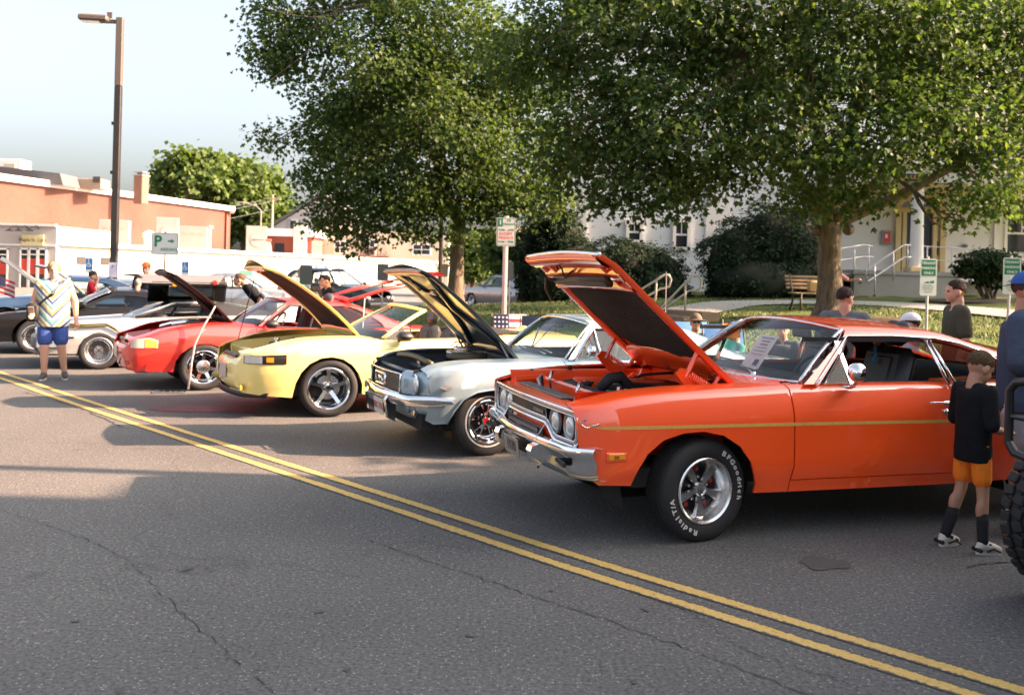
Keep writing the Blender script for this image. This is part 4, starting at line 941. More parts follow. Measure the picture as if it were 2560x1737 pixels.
shrub('yew_hedge', 'big rounded dark yew between the wall and the tree trunk', 1880, 745, 32, [(1850, 650, 95, 100, 0, 90), (1930, 610, 90, 100, 0, 90), (1990, 630, 70, 120, 0, 80), (1880, 700, 120, 65, -.5, 90), (1985, 710, 70, 70, -.5, 80)], 46000, .085, yew_leaf, 42, 'dark hedges by the house')
shrub('cedar_hedge', 'tall dark cedar at the left end of the yew hedge', 1345, 745, 34, [(1340, 640, 45, 110, 0, 50), (1325, 700, 32, 60, 0, 40), (1375, 610, 40, 90, 0, 50), (1410, 590, 45, 70, 0, 50)], 24000, .09, yew_leaf, 43, 'dark hedges by the house')
shrub('round_shrub', 'round open shrub with bare stems right of the porch', 2478, 757, 29, [(2478, 655, 62, 28, 0, 60), (2430, 670, 35, 20, 0, 40), (2520, 680, 35, 25, 0, 40), (2480, 690, 50, 25, 0, 40)], 5200, .11, shrub_leaf, 44, None, stems=12)
q = MB(); c = at(2478, 760, 29); V = [(c.x, 29, lawn_z(c.x, 29)+.12)]
for k in range(30): a = 2*PI*k/30; x = c.x+2.4*math.cos(a); y = 29+1.2*math.sin(a); V.append((x, y, lawn_z(x, y)+.03))
q.add(V, [(0, 1+k, 1+(k+1) % 30) for k in range(30)]); struct('shrub_bed', q, soil_m, smooth=True)
# ---- what stands outside the frame and shades / is mirrored: neighbours along the street
def offtree(label, x, y, h, r, n, seed, z=0, group='street trees off to the side'):
    rng = np.random.default_rng(seed); bl = [(rng.normal(0, r*.35), rng.normal(0, r*.35), h*.62+rng.normal(0, h*.12), r*.55, r*.55, h*.2) for _ in range(8)]+[(0, 0, h*.62, r*.8, r*.8, h*.3)]
    tree('street_tree', label, (x, y, z), h*.32, .22, bl, n, .24, maple_leaf, maple_bark, seed, group, clump=.5, simple=True)
offtree('slim street tree beside the orange car, just off to the right', 12.5, 8.0, 8.6, 1.45, 7000, 51)
offtree('tall maple on the lawn off to the right', 24, 29, 14, 4.6, 18000, 53, .8)
offtree('maple on the lawn behind the house corner', 27, 37, 13, 5.5, 12000, 54, 1)
for i, (x, y, h, r) in enumerate(((-34, -66, 7, 4), (-17, -72, 8, 4), (24, -70, 8, 4), (-78, -34, 8, 4), (3, -78, 9, 5), (52, -60, 9, 5))):
    offtree(('oak', 'ash', 'elm', 'linden', 'beech', 'birch')[i]+' like broad tree across the street behind the camera', x, y, h, r, 6000, 60+i)
def streethouse(label, x, y, w, d, h, m, seed, rz=0, flat=False):
    t = thing('street_building', label, 'building', (x, y, 0), rz); q = MB(); q.box((0, 0, h/2-.1), (w, d, h+.2)); obj('wall', q, m, t)
    if flat: q = MB(); q.box((0, 0, h+.1), (w+.4, d+.4, .5)); obj('parapet', q, trim_white, t)
    else: q = MB(); q.prism([(-d/2-.5, h-.2), (d/2+.5, h-.2), (0, h+d*.32)], -w/2-.4, w/2+.4, M=Matrix(((0, 0, 1, 0), (1, 0, 0, 0), (0, 1, 0, 0), (0, 0, 0, 1)))); obj('roof', q, roof_grey, t)
    nx = int(w/2.6); nz = max(1, int(h/3.2))
    for sd_ in (-1, 1):
        for i in range(nx):
            for j in range(nz):
                q = MB(); q.box((-w/2+w*(i+.5)/nx, sd_*(d/2+.03), 1.7+3.1*j), (1.1, .08, 1.5)); wf = obj('window', q, trim_white, t); q = MB(); q.box((-w/2+w*(i+.5)/nx, sd_*(d/2+.07), 1.7+3.1*j), (.9, .06, 1.3)); obj('pane', q, win_glass, wf)
    return t
streethouse('two storey brick block across the street behind the camera', -6, -58, 22, 10, 6.2, mat('street_brick', (.24,.09,.06), .9, var=.15), 1, .1, True)
streethouse('white gabled house across the street behind the camera', 20, -56, 12, 9, 4.6, shop_white, 2, -.1)
streethouse('cream shop row across the street behind the camera', -46, -46, 18, 9, 4.2, cream_wall, 3, .4, True)
# the neighbour whose corner and added block throw the long shade over the near road
nb = streethouse('tall brick neighbour building right of the camera', 21, -4.85, 14, 21.4, 11.6, mat('street_brick', (.24,.09,.06), .9), 4, 0, True)
q = MB(); q.box((-5, 11.2, 4.9), (4, 1.0, 9.9)); q.box((-5, 11.2, 9.9), (4.3, 1.2, .3)); obj('added_shade_block', q, mat('street_brick', (.24,.09,.06), .9), nb)  # unseen block, added and sized to cast the stepped shade edge
t = thing('street_lamp', 'grey street lamp post off to the right behind the orange car', 'street lamp', (8.2, 7.22, 0)); q = MB(); q.tube([(0, 0, 0), (0, 0, 9.2)], .085, 10); q.tube([(0, 0, 9.1), (-1.2, -.6, 9.4)], .05, 8); obj('pole', q, galv, t); q = MB(); q.bbox((-1.4, -.7, 9.4), (.6, .25, .12), .04, rz=.46); obj('lamp_head', q, galv, t)
# ------------------------------------------------------------------ car kit
class Surf:
    """half body surface: side z up to the shoulder, rounded shoulder, top deck inwards"""
    def __init__(s, W, zt, prof, R=.06, rw=.08, yin=.0, crown=.02, rise=.1):
        c = lambda q: (lambda x: interp(q, x)) if isinstance(q, (list, tuple)) else (lambda x: q)
        s.W = c(W); s.zt = c(zt); s.R = c(R); s.rw = c(rw); s.yin = c(yin); s.crown = c(crown); s.rise = rise
        s.prof = prof if callable(prof) else (lambda x, z: interp(prof, z))
    def v(s, x, z): return z/(s.zt(x)-s.R(x))
    def P(s, x, v):
        zt, Rv = s.zt(x), s.R(x); zs = zt-Rv; W = s.W(x)
        if v <= 1:
            z = v*zs; return (x, W-s.prof(x, z), z)
        y0 = W-s.prof(x, zs); sl = (s.prof(x, zs)-s.prof(x, zs-.01))/.01
        y1 = y0-sl*Rv; y2 = y1-s.rw(x); ze = zt+s.rise*Rv*.3
        if v <= 2:
            t = v-1; a, b, c = (1-t)**2, 2*t*(1-t), t*t; return (x, a*y0+b*y1+c*y2, a*zs+b*zt+c*ze)
        k = v-2; return (x, y2+(s.yin(x)-y2)*k, ze+s.crown(x)*(2*k-k*k))
    G = (.42, .10, .34)
    def g(s, x, v):
        zs = s.zt(x)-s.R(x)
        return v*zs if v <= 1 else (zs+(v-1)*.10 if v <= 2 else zs+.10+(v-2)*s.tw)
    def build(s, loop, holes=(), step=.06, lip=.016, top=.25, mb=None):
        """loop: list of (x,z) or (x,'v',v)"""
        s.tw = top; zr = .8
        def cv(p):
            v = p[2] if len(p) == 3 else s.v(p[0], p[1])
            return (p[0], v*zr if v <= 1 else (zr+(v-1)*.10 if v <= 2 else zr+.10+(v-2)*top))
        def Pp(a, b):
            v = b/zr if b <= zr else (1+(b-zr)/.10 if b <= zr+.10 else 2+(b-zr-.10)/top)
            return s.P(a, v)
        rows = list(np.arange(step*.5, zr-.01, step))+[zr, zr+.025, zr+.05, zr+.075, zr+.10]+list(np.arange(zr+.10+step*.7, zr+.10+top*2.2, step))
        return patch(Pp, [cv(p) for p in loop], [[cv(p) for p in h] for h in holes], step, rows, lip, True, mb)
def pair(name, mb, m, par, **k):
    """left part and its mirrored right twin (the built surfaces face outwards on +y after the flip)"""
    a = obj(name, mb, m, par, **k); b = obj(name, mb.mirror(), m, par, **k); return a, b
def flipmb(mb):
    o = MB(); o.v = mb.v; o.f = [f[::-1] for f in mb.f]; o.m = mb.m; o.n = {i: (-n[0], -n[1], -n[2]) for i, n in mb.n.items()}; return o
def orient(mb, ref=(0, -1e3, 0)):
    return mb
def polyline3(S_, pts, off=.004):
    """points on a Surf lifted a little outwards"""
    out = []
    for p in pts:
        v = p[2] if len(p) == 3 else S_.v(p[0], p[1]); q = S_.P(p[0], v); out.append((q[0], q[1]+off, q[2]))
    return out
def dense(pts, step=.05):
    out = []
    for a, b in zip(pts[:-1], pts[1:]):
        n = max(1, int(math.dist(a, b)/step)); out += [tuple(lerp(a[i], b[i], k/n) for i in range(len(a))) for k in range(n)]
    return out+[pts[-1]]

def arc_text(body, r, size, mid_deg, y, ccw=False):
    """letters set round a circle on a tyre wall (x,z plane, facing +y)"""
    mb = MB(); adv = []
    for ch in body:
        adv.append((.30 if ch == ' ' else (.42 if ch in 'iIlr/' else (.95 if ch in 'GBRmw' else .82)))*size*1.12)
    tot = sum(adv); a = mid_deg+math.degrees(tot/2/r); s = 0
    for ch, w in zip(body, adv):
        th_ = R(a)-(s+w/2)/r; s += w
        if ch == ' ': continue
        t = text_mb(ch, size, .0008, bold=.0014)
        # glyph x -> clockwise seen from outside, y -> outwards
        for i, p in enumerate(t.v):
            gx, gy = p[0]*1.25, p[1]; an = th_-gx/r; rr = r+gy; t.v[i] = (-rr*math.cos(an) if False else rr*math.cos(an), y+p[2], rr*math.sin(an))
        # seen from +y with x pointing left: mirror so that it reads correctly
        t.v = [(-p[0], p[1], p[2]) for p in t.v]
        mb.add(t.v, t.f)
    return mb
def tyre_mb(Rt, rr, w, tread=28, blocky=False, n=56):
    h = w/2; k = Rt-rr
    prof = [(rr-.004, h*.70), (rr+.006, h*.86), (rr+k*.22, h*.97), (rr+k*.52, h*1.0), (rr+k*.80, h*.94), (rr+k*.92, h*.84), (Rt-.004, h*.74), (Rt, h*.62), (Rt, h*.34), (Rt-.008, h*.31), (Rt-.008, h*.27), (Rt, h*.24), (Rt, h*.04), (Rt-.008, h*.02)]
    prof = prof+[(r_, -y) for r_, y in prof[::-1]]
    mb = MB(); mb.lathe([(r_, y) for r_, y in prof], n, 'Y')
    return mb
def wheel(par, name, pos, Rt, rr, w, style, side=1, steer=0, text=None, white=None, m_rim=chrome, full=True, tread_m=black_rub):
    """wheel part with tyre and centre as sub-parts; local axis y, outer face +y (side=1) or -y"""
    d = side; n = 40
    rim = MB()
    # barrel and lip
    pr = [(rr+.006, w*.40), (rr+.010, w*.47), (rr+.002, w*.49), (rr-.012, w*.455), (rr-.020, w*.34), (rr-.032, w*.20), (rr-.05, w*.12), (rr-.055, -.02), (rr-.03, -w*.42)]
    rim.lathe([(r_, y) for r_, y in pr], n, 'Y')
    m2 = black_plas
    mats = [m_rim, satin_black, dull_chrome, red_lens]
    def bar(a, r0, r1, w0, w1, y0, y1, th_=.018, m=0):
        c, s = math.cos(R(a)), math.sin(R(a)); V = []
        for (r_, ww, y) in ((r0, w0, y0), (lerp(r0, r1, .55), lerp(w0, w1, .45), lerp(y0, y1, .55)+.004), (r1, w1, y1)):
            for (t, yy) in ((-1, -th_), (-.75, 0), (.75, 0), (1, -th_)):
                V.append((r_*c-t*ww/2*s, y+yy, r_*s+t*ww/2*c))
        F = []
        for i in range(2):
            for k in range(3): F.append((4*i+k, 4*i+k+1, 4*i+5+k, 4*i+4+k))
        rim.add(V, [f[::-1] for f in F], m)
    if style == 'magnum':          # five broad spokes over black bowls
        rim.lathe([(rr-.03, w*.10), (rr-.06, .0), (.05, .0), (.0, 0)], n, 'Y', m=1)
        for k in range(5):
            a = 90+36+72*k; bar(a, .035, rr-.028, .030, .088, .050, w*.24, .02, 0)
        rim.lathe([(.045, .02), (.045, .062), (.040, .07), (.034, .07), (.032, .06), (0, .058)], 24, 'Y')
        for k in range(5): c = R(90+72*k); rim.lathe([(.012, .0), (.012, .03), (.007, .036), (0, .036)], 8, 'Y', (.075*math.cos(c), 0, .075*math.sin(c)), m=2)
        for k in range(5): c = R(90+72*k); rim.lathe([(.0, .004), (.016, .004)], 10, 'Y', (.125*math.cos(c), 0, .125*math.sin(c)), m=3)
    elif style == 'styled':        # chrome forked spokes, red cap
        rim.lathe([(rr-.05, w*.06), (rr-.07, .0), (.05, .01), (0, .01)], n, 'Y', m=1)
        for k in range(5):
            a = 90+72*k
            for da in (-13, 13): bar(a+da, .05, rr-.045, .016, .018, .040, w*.12, .012, 0)
            bar(a, .03, .085, .045, .032, .045, .032, .02, 0)
        rim.lathe([(.042, .02), (.040, .046), (.030, .050)], 24, 'Y'); rim.lathe([(.030, .050), (.0, .051)], 24, 'Y', m=3)
        for k in range(5): c = R(126+72*k); rim.lathe([(.011, .01), (.011, .03), (0, .034)], 8, 'Y', (.07*math.cos(c), 0, .07*math.sin(c)), m=2)
    elif style == 'star5':
        rim.lathe([(rr-.05, -.05), (.0, -.05)], n, 'Y', m=1); rim.lathe([(.14, -.045), (.14, -.03), (.06, -.03)], n, 'Y', m=2)
        for k in range(5): bar(90+72*k, .03, rr-.018, .062, .050, .012, w*.30, .03, 0)
        rim.lathe([(.075, -.02), (.072, .012), (.055, .018), (.0, .02)], 28, 'Y')
        for k in range(5): c = R(54+72*k); rim.lathe([(.010, .016), (.010, .024), (0, .024)], 8, 'Y', (.052*math.cos(c), 0, .052*math.sin(c)), m=1)
        rim.lathe([(.024, .02), (.02, .026), (0, .027)], 12, 'Y', m=1)
    elif style == 'disc7':
        rim.lathe([(rr-.05, -.05), (.0, -.05)], n, 'Y', m=1)
        for k in range(7): bar(90+360/7*k, .06, rr-.018, .070, .040, .02, w*.26, .03, 0)
        rim.lathe([(.095, .0), (.09, .03), (.08, .036), (.0, .04)], 32, 'Y', m=2)
    elif style == 'turbine':
        rim.lathe([(rr-.03, .0), (.0, .0)], n, 'Y', m=1)
        for k in range(40): bar(9*k, .07, rr-.02, .004, .012, .02, .035, .012, 2)
        rim.lathe([(.075, .01), (.07, .028), (.0, .03)], 24, 'Y', m=2)
        for k in range(4): c = R(45+90*k); rim.lathe([(.010, .028), (.010, .034), (0, .034)], 8, 'Y', (.042*math.cos(c), 0, .042*math.sin(c)), m=1)
        rim.lathe([(.02, .03), (.018, .036), (0, .036)], 10, 'Y', m=1)
    elif style == 'dark':
        rim.lathe([(rr-.05, -.03), (.0, -.03)], n, 'Y', m=1); rim.lathe([(.06, -.02), (.05, .0), (0, .0)], 16, 'Y', m=1)
        for k in range(5): bar(90+72*k, .04, rr-.018, .05, .045, .0, w*.2, .03, 1)
    else:
        rim.lathe([(rr-.05, -.03), (.0, -.03)], n, 'Y', m=1)
        for k in range(10): bar(36*k, .05, rr-.018, .026, .026, .0, w*.24, .02, 2)
        rim.lathe([(.06, .0), (.05, .014), (0, .016)], 16, 'Y', m=2)
    rim_o = MB(); rim_o.v = [(x, d*y, z) for x, y, z in rim.v]; rim_o.f = rim.f if d > 0 else [f[::-1] for f in rim.f]; rim_o.m = rim.m
    o = obj(name, rim_o, mats, par, angle=38, loc=pos, rot=(0, 0, steer))
    ty = tyre_mb(Rt, rr, w); obj('tyre', ty, [tread_m], o, angle=40)
    if full:   # tread grooves as small lugs
        q = MB()
        for k in range(72):
            a = 2*PI*k/72
            for (y0, y1) in ((.34, .62), (.05, .23), (-.23, -.05), (-.62, -.34)):
                q.box((math.cos(a)*(Rt+.001), w/2*(y0+y1)/2, math.sin(a)*(Rt+.001)), (.008, w/2*(y1-y0), Rt*2*PI/72*.74), rot=Matrix.Rotation(-a, 3, 'Y'))
        tag(obj('tread', q, tread_m, o), kind='stuff')
    if white:
        q = MB(); r0, r1 = white; y = w/2*1.0+.002; q.lathe([(r0, y-.002), (r0+.002, y), (r1-.002, y), (r1, y-.004)], 56, 'Y'); q = q if d > 0 else q.mirror(); obj('white_band', q, mat('white_wall_rubber', (.62,.58,.52), .7, var=.06, vscale=6), o, smooth=True)
    if text:
        for (body, md) in text:
          q = arc_text(body, rr+(Rt-rr)*.50, (Rt-rr)*.36, md, w/2*1.0+.002)
          obj('raised_lettering', q, mat('white_letter_rubber', (.62,.60,.56), .7), o)
    return o
def seat(par, x, y, z, m, hr=True, w=.52, name='seat'):
    q = MB(); q.bbox((x+.02, y, z), (.52, w, .18), .06); o = obj(name, q, m, par, angle=40)
    q = MB(); rot = Matrix.Rotation(-R(16), 3, 'Y'); q.bbox((x-.30, y, z+.33), (.16, w*.96, .62), .07, rot=rot); q.bbox((x-.245, y, z+.33), (.08, w*.55, .50), .03, rot=rot)
    obj('seat_back', q, m, o, angle=40)
    if hr: q = MB(); q.bbox((x-.405, y, z+.73), (.11, w*.52, .19), .05, rot=rot); q.tube([(x-.37, y-.06, z+.6), (x-.39, y-.06, z+.7)], .008, 6); q.tube([(x-.37, y+.06, z+.6), (x-.39, y+.06, z+.7)], .008, 6); obj('head_rest', q, m, o, angle=40)
    return o
def steering(par, x, y, z, m=satin_black, r=.19):
    q = MB(); n = 28; tilt = R(65); P = []
    for k in range(n+1): a = 2*PI*k/n; P.append((x-r*math.sin(a)*math.cos(tilt), y+r*math.cos(a), z+r*math.sin(a)*math.sin(tilt)))
    q.tube(P, .013, 8, cap=False)
    for a in (0, PI, 1.5*PI): q.tube([(x, y, z), (x-r*math.sin(a)*math.cos(tilt), y+r*math.cos(a), z+r*math.sin(a)*math.sin(tilt))], .010, 6)
    q.tube([(x, y, z), (x+.3, y, z-.12)], .025, 8); return obj('steering_wheel', q, m, par, smooth=True)
def winpatch(b0, b1, t0, t1, bow=.0, n=(10, 24), up=.0, rear=False):
    """curved screen between a base line and a header, full width; b0=(x,y,z) corner, b1=centre x,z"""
    rows = []
    for i in range(n[0]+1):
        s = i/n[0]; row = []
        for j in range(n[1]+1):
            a = -1+2*j/n[1]; k = 1-abs(a)**2.2
            row.append((lerp(lerp(b0[0], b1[0], k), lerp(t0[0], t1[0], k), s), a*lerp(b0[1], t0[1], s), lerp(lerp(b0[2], b1[1], k), lerp(t0[2], t1[1], k), s)+up*math.sin(PI*s)))
        rows.append(row)
    return rows
def sidewin(par, pts, y_of_z, m, name='side_window', frame=None, fr=.010):
    """flat side window (x,z outline) on both sides"""
    mb = MB(); V = [(x, y_of_z(z), z) for x, z in pts]; mb.add(V, [tuple(range(len(pts)))]); pair(name, mb, m, par)
    if frame:
        q = MB(); q.tube([(x, y_of_z(z)+.004, z) for x, z in pts+[pts[0]]], fr, 6, cap=False); pair('window_trim', q, frame, par, smooth=True)
def underbody(par, x0, x1, w, z0, z1, arches):
    q = MB(); q.box(((x0+x1)/2, 0, (z0+z1)/2), (x0-x1, w, z1-z0))
    obj('floor_pan', q, under_black, par)
    for (cx, cz, r_) in arches:
        for s in (-1, 1):
            q = MB()
            P = [[(cx+r_*math.cos(a), s*(w/2+.02-yy), cz+r_*math.sin(a)) for yy in (0, .34)] for a in np.linspace(-.35, PI+.35, 14)]
            q.grid(P)
            q.add([(cx+r_*math.cos(a), s*(w/2-.32), cz+r_*math.sin(a)) for a in np.linspace(-.35, PI+.35, 14)], [tuple(range(14))]); obj('wheel_well', q, under_black, par)
def hood_shell(L_, hw, front_bow=.03, nose=(.12, 10), th_=.012, crown=.03, taper=0):
    """outer skin of a hood in local coords: x along length 0..L, y, z up; nose bends down at the end by angle"""
    rows = []
    for i in range(17):
        s = i/16; row = []
        for j in range(21):
            a = -1+2*j/20; y = a*(hw-taper*s); x = s*(L_+front_bow*(1-abs(a)**1.6)*s**3)
            z = crown*(1-a*a)*(1-.3*s)
            if x > L_-nose[0]: z -= (x-(L_-nose[0]))*math.tan(R(nose[1]))
            row.append((x, y, z))
        rows.append(row)
    return rows
def license_plate(par, c, rot, body, m_plate, m_txt, w=.305, h=.152, size=.075, name='license_plate'):
    q = MB(); q.bbox((0, 0, 0), (.006, w, h), .003); o = obj(name, q, m_plate, par, loc=c, rot=rot)
    q = text_mb(body, size, .001, bold=.002)
    q.v = [(.005+p[2], p[0], p[1]) for p in q.v]; obj('lettering', q, m_txt, o)
    for y in (-.1, .1):
        pass
    return o
def both(mb):
    r_ = mb.mirror(); o = MB(); n0 = len(mb.v); o.v = mb.v+r_.v; o.f = mb.f+[tuple(i+n0 for i in f) for f in r_.f]; o.m = [0]*len(o.f); o.n = dict(mb.n); o.n.update({i+n0: n for i, n in r_.n.items()}); return o
# ------------------------------------------------------------------ orange muscle car
orange = paint('orange_paint', (1.0, .088, .006), 0, .5, 1.75)
gold_tape = mat('gold_stripe', (.62,.36,.08), .55, .1, var=.25, vscale=60)
bezel_grey = mat('lamp_bezel_grey', (.40,.37,.35), .45, .3)
liner_m = mat('hood_liner', (.012,.010,.008), .95, var=.6, vscale=7, bump=.6, bscale=30)
OC = thing('muscle_car', 'shiny orange two door muscle car with raised hood and gold side stripe', 'car', (.977, 6.861, 0), R(198))
prof = [(.0, .07), (.295, .052), (.372, .030), (.440, .014), (.452, .004), (.56, 0), (.745, .0), (.765, .002), (.79, .006), (.84, .017), (.89, .033), (.94, .055), (1.0, .088)]
B1 = Surf([(.90, .838), (.86, .868), (.78, .90), (.6, .928), (.3, .946), (-.5, .956), (-2.0, .962), (-3.0, .955), (-3.8, .91), (-4.35, .84)],
          [(.92, .855), (.86, .868), (.7, .905), (.5, .94), (.2, .962), (-.3, .978), (-.75, .992), (-1.9, .992), (-2.4, 1.008), (-3.2, 1.0), (-4.35, .94)],
          prof, R=.05, rw=.055, yin=[(.9, .70), (-.3, .70), (-.5, .70), (-4.4, .64)], crown=.012)
ARCH = [(.512, .385), (.478, .484), (.414, .585), (.311, .668), (.174, .708), (.034, .716), (-.115, .686), (-.235, .612), (-.315, .51), (-.352, .42), (-.372, .36), (-.365, .300)]
fender = B1.build([(.880, 'v', 3), (.880, 'v', 2), (.872, .80), (.862, .72), (.852, .63), (.80, .52), (.775, .43), (.72, .392)] + ARCH + [(-.622, .296), (-.622, .372), (-.632, .47), (-.627, .9), (-.627, 'v', 3)])
pair('front_fender', fender, orange, OC)
door = B1.build([(-.632, .380), (-.643, .47), (-.6385, .9), (-.6385, 'v', 2.25), (-1.93, 'v', 2.25), (-1.935, .93), (-1.99, .80), (-2.0, .6), (-2.0, .378)])
dL, dR = pair('door', door, orange, OC)
rocker = B1.build([(-.630, .296), (-.630, .371), (-2.0, .371), (-2.1, .371), (-2.1, .293)], lip=.03); pair('rocker_panel', rocker, orange, OC)
ra = [(-2.55+.0, .30)]+[(-2.97+.42*math.cos(R(a)), .34+.37*math.sin(R(a))) for a in range(10, 176, 15)]+[(-3.40, .34)]
quarter = B1.build([(-2.007, .378), (-2.007, .6), (-1.997, .80), (-1.942, .93), (-1.937, 'v', 3), (-4.33, 'v', 3), (-4.36, .9), (-4.34, .6), (-4.2, .42)]+ra[::-1]+[(-2.107, .292), (-2.107, .378)]); pair('quarter_panel', quarter, orange, OC)
def mbgrid(rows, flip=False): q = MB(); q.grid(rows, flip=flip); return q
# cowl, deck, roof
cw = []
for i in range(9):
    x = lerp(-.34, -.80, i/8); row = []
    for j in range(25):
        a = -1+j/12; row.append((x, a*.70, lerp(.975, 1.0, i/8)+.018*(1-a*a)))
    cw.append(row)
obj('cowl', mbgrid(cw, True), orange, OC, smooth=True)
dk = []
for i in range(9):
    x = lerp(-3.1, -4.36, i/8); row = []
    for j in range(21): a = -1+j/10; row.append((x, a*interp([(-3, .68), (-4.4, .64)], x), B1.zt(x)+.015+.02*(1-a*a)-(.05 if i == 8 else 0)))
    dk.append(row)
obj('trunk_lid', mbgrid(dk, True), orange, OC, smooth=True)
q = MB(); q.bbox((-4.33, 0, .70), (.10, 1.66, .44), .04); obj('tail_panel', q, orange, OC, angle=40)
q = MB(); q.bbox((-4.42, 0, .52), (.12, 1.80, .16), .05); obj('rear_bumper', q, chrome, OC, angle=40)
for s in (-1, 1): q = MB(); q.bbox((-4.385, s*.55, .78), (.02, .42, .10), .008); obj('tail_light', q, red_lens, OC)
RF = Surf([(.0, .905), (-4, .905)], [(-.7, 1.37), (-1.1, 1.375), (-1.3, 1.378), (-1.95, 1.355), (-2.4, 1.25), (-2.85, 1.13), (-3.35, 1.025), (-3.5, 1.0)], lambda x, z: (z-.985)*.66, R=.07, rw=.12, yin=0, crown=[(-1, .035), (-2, .035), (-2.6, .02), (-3.4, .0)])
def hd(a): return -1.235+.115*(1-abs(a)**2)
roof_loop = [(-.74, 1.0), (-1.20, 1.318), (-1.235, 'v', 1.3), (-1.235, 'v', 2), (-1.15, 'v', 2.5), (-1.11, 'v', 3), (-2.30, 'v', 3), (-2.36, 'v', 2.5), (-2.44, 'v', 2.05), (-2.85, 'v', 2.0), (-3.38, 'v', 2.0), (-3.38, .985), (-2.52, .985), (-2.50, 1.06), (-2.46, 1.125), (-2.36, 1.185), (-2.16, 1.25), (-1.96, 1.283), (-1.6, 1.300), (-1.235, 1.300), (-.86, 1.0)]
roof = RF.build(roof_loop, step=.06, lip=.03, top=.62); rb = MB(); rb.v = roof.v+roof.mirror().v; n0 = len(roof.v); rb.f = roof.f+[tuple(i+n0 for i in f) for f in roof.mirror().f]; rb.m = [0]*len(rb.f); rb.n = dict(roof.n); rb.n.update({i+n0: n for i, n in roof.mirror().n.items()})
obj('roof', rb, orange, OC)
q = MB(); q.grid([[(x, a*.62, RF.zt(x)-.05+.03*(1-a*a)) for a in np.linspace(-1, 1, 9)] for x in np.linspace(-1.2, -2.4, 8)]); obj('headliner', q, black_vinyl, OC, smooth=True)
RI = Surf([(.0, .885), (-4, .885)], [(-.7, 1.34), (-1.1, 1.345), (-1.3, 1.35), (-1.95, 1.33), (-2.4, 1.225), (-2.85, 1.105), (-3.5, .98)], lambda x, z: (z-.985)*.66, R=.07, rw=.12, yin=0, crown=.02)
obj('headliner', both(RI.build([(-1.25, 1.31), (-1.25, 'v', 3), (-2.4, 'v', 3), (-2.44, 'v', 2.05), (-3.3, 'v', 2.0), (-3.3, .985), (-2.52, .985), (-2.50, 1.06), (-2.46, 1.125), (-2.36, 1.185), (-2.16, 1.25), (-1.96, 1.283), (-1.6, 1.300)], step=.1, lip=0, top=.6)), black_vinyl, OC)
yz = lambda z: .905-(z-.985)*.66
ws = winpatch((-.765, .80, 1.0), (-.60, 1.0), (-1.215, .635, 1.345), (-1.10, 1.398), up=.02)
obj('windshield', mbgrid(ws), car_glass, OC, smooth=True)
q = MB(); q.tube([ws[0][j] for j in range(25)], .012, 6); q.tube([ws[-1][j] for j in range(25)], .011, 6)
for j in (0, 24): q.tube([(r_[j][0], r_[j][1]*1.01, r_[j][2]+.004) for r_ in ws], .015, 6)
obj('windshield_trim', q, dull_chrome, OC, smooth=True)
rw_ = winpatch((-3.30, .70, 1.01), (-3.40, 1.02), (-2.46, .585, 1.255), (-2.36, 1.30), up=.03); obj('rear_window', mbgrid(rw_, True), tint_glass, OC, smooth=True)
# chrome round the side opening, vent post, rear post
trim = [(-.83, 1.005), (-1.215, 1.310), (-1.6, 1.312), (-1.96, 1.295), (-2.16, 1.262), (-2.36, 1.197), (-2.47, 1.13), (-2.51, 1.06), (-2.525, .995)]
q = MB(); q.tube(dense([(x, yz(z)+.012, z) for x, z in trim]), .0105, 6, flat=.7); pair('window_trim', q, chrome, OC, smooth=True)
q = MB(); q.box((-1.345, yz(1.29)+.0, 1.285), (.98, .02, .03)); pair('door_glass_seal', q, black_rub, OC)
q = MB(); q.add([(x, yz(z)-dy, z) for dy in (0, .02) for x, z in ((-1.105, .99), (-1.137, .99), (-1.137, 1.297), (-1.105, 1.297))], [(0, 1, 2, 3), (4, 7, 6, 5), (0, 3, 7, 4), (1, 5, 6, 2)]); q.tube([(x, yz(z)+.002, z) for x, z in ((-.90, 1.0), (-1.15, 1.22), (-1.215, 1.29))], .007, 6); pair('vent_post', q, chrome, OC)
sidewin(OC, [(-.90, 1.0), (-1.105, 1.0), (-1.105, 1.18)], lambda z: yz(z)-.008, glass('vent_glass', (.6,.68,.65), .35), 'vent_window')
q = MB(); q.tube([(x, yz(z)-.004, z) for x, z in ((-1.93, .985), (-1.885, 1.285))], .018, 6, flat=.6); q.tube([(x, yz(z)-.004, z) for x, z in ((-1.985, .985), (-1.925, 1.28))], .014, 6, flat=.6); pair('quarter_window_post', q, chrome, OC, smooth=True)
sidewin(OC, [(-1.98, .99), (-2.50, .99), (-2.47, 1.11), (-2.36, 1.18), (-1.93, 1.28)], lambda z: yz(z)-.012, car_glass, 'quarter_window')
# belt bright edge
q = MB(); q.tube(polyline3(B1, [(x, 'v', 2.2) for x in np.linspace(-.70, -2.5, 20)], .0), .006, 5); pair('belt_trim', q, black_rub, OC, smooth=True)
# stripe
rows = []
for x in np.linspace(.752, -4.1, 60):
    w = .0105 if x < .74 else .004
    rows.append([B1.P(x, B1.v(x, .749+(.0 if x > -.4 else (x+.4)*.0095*.5) + d))[:1]+(B1.P(x, B1.v(x, .749+d))[1]+.0012,)+(.749+d+(0 if x > -.4 else (x+.4)*.006),) for d in (-w, w)])
q = MB(); q.grid(rows); pair('gold_stripe', q, gold_tape, OC)
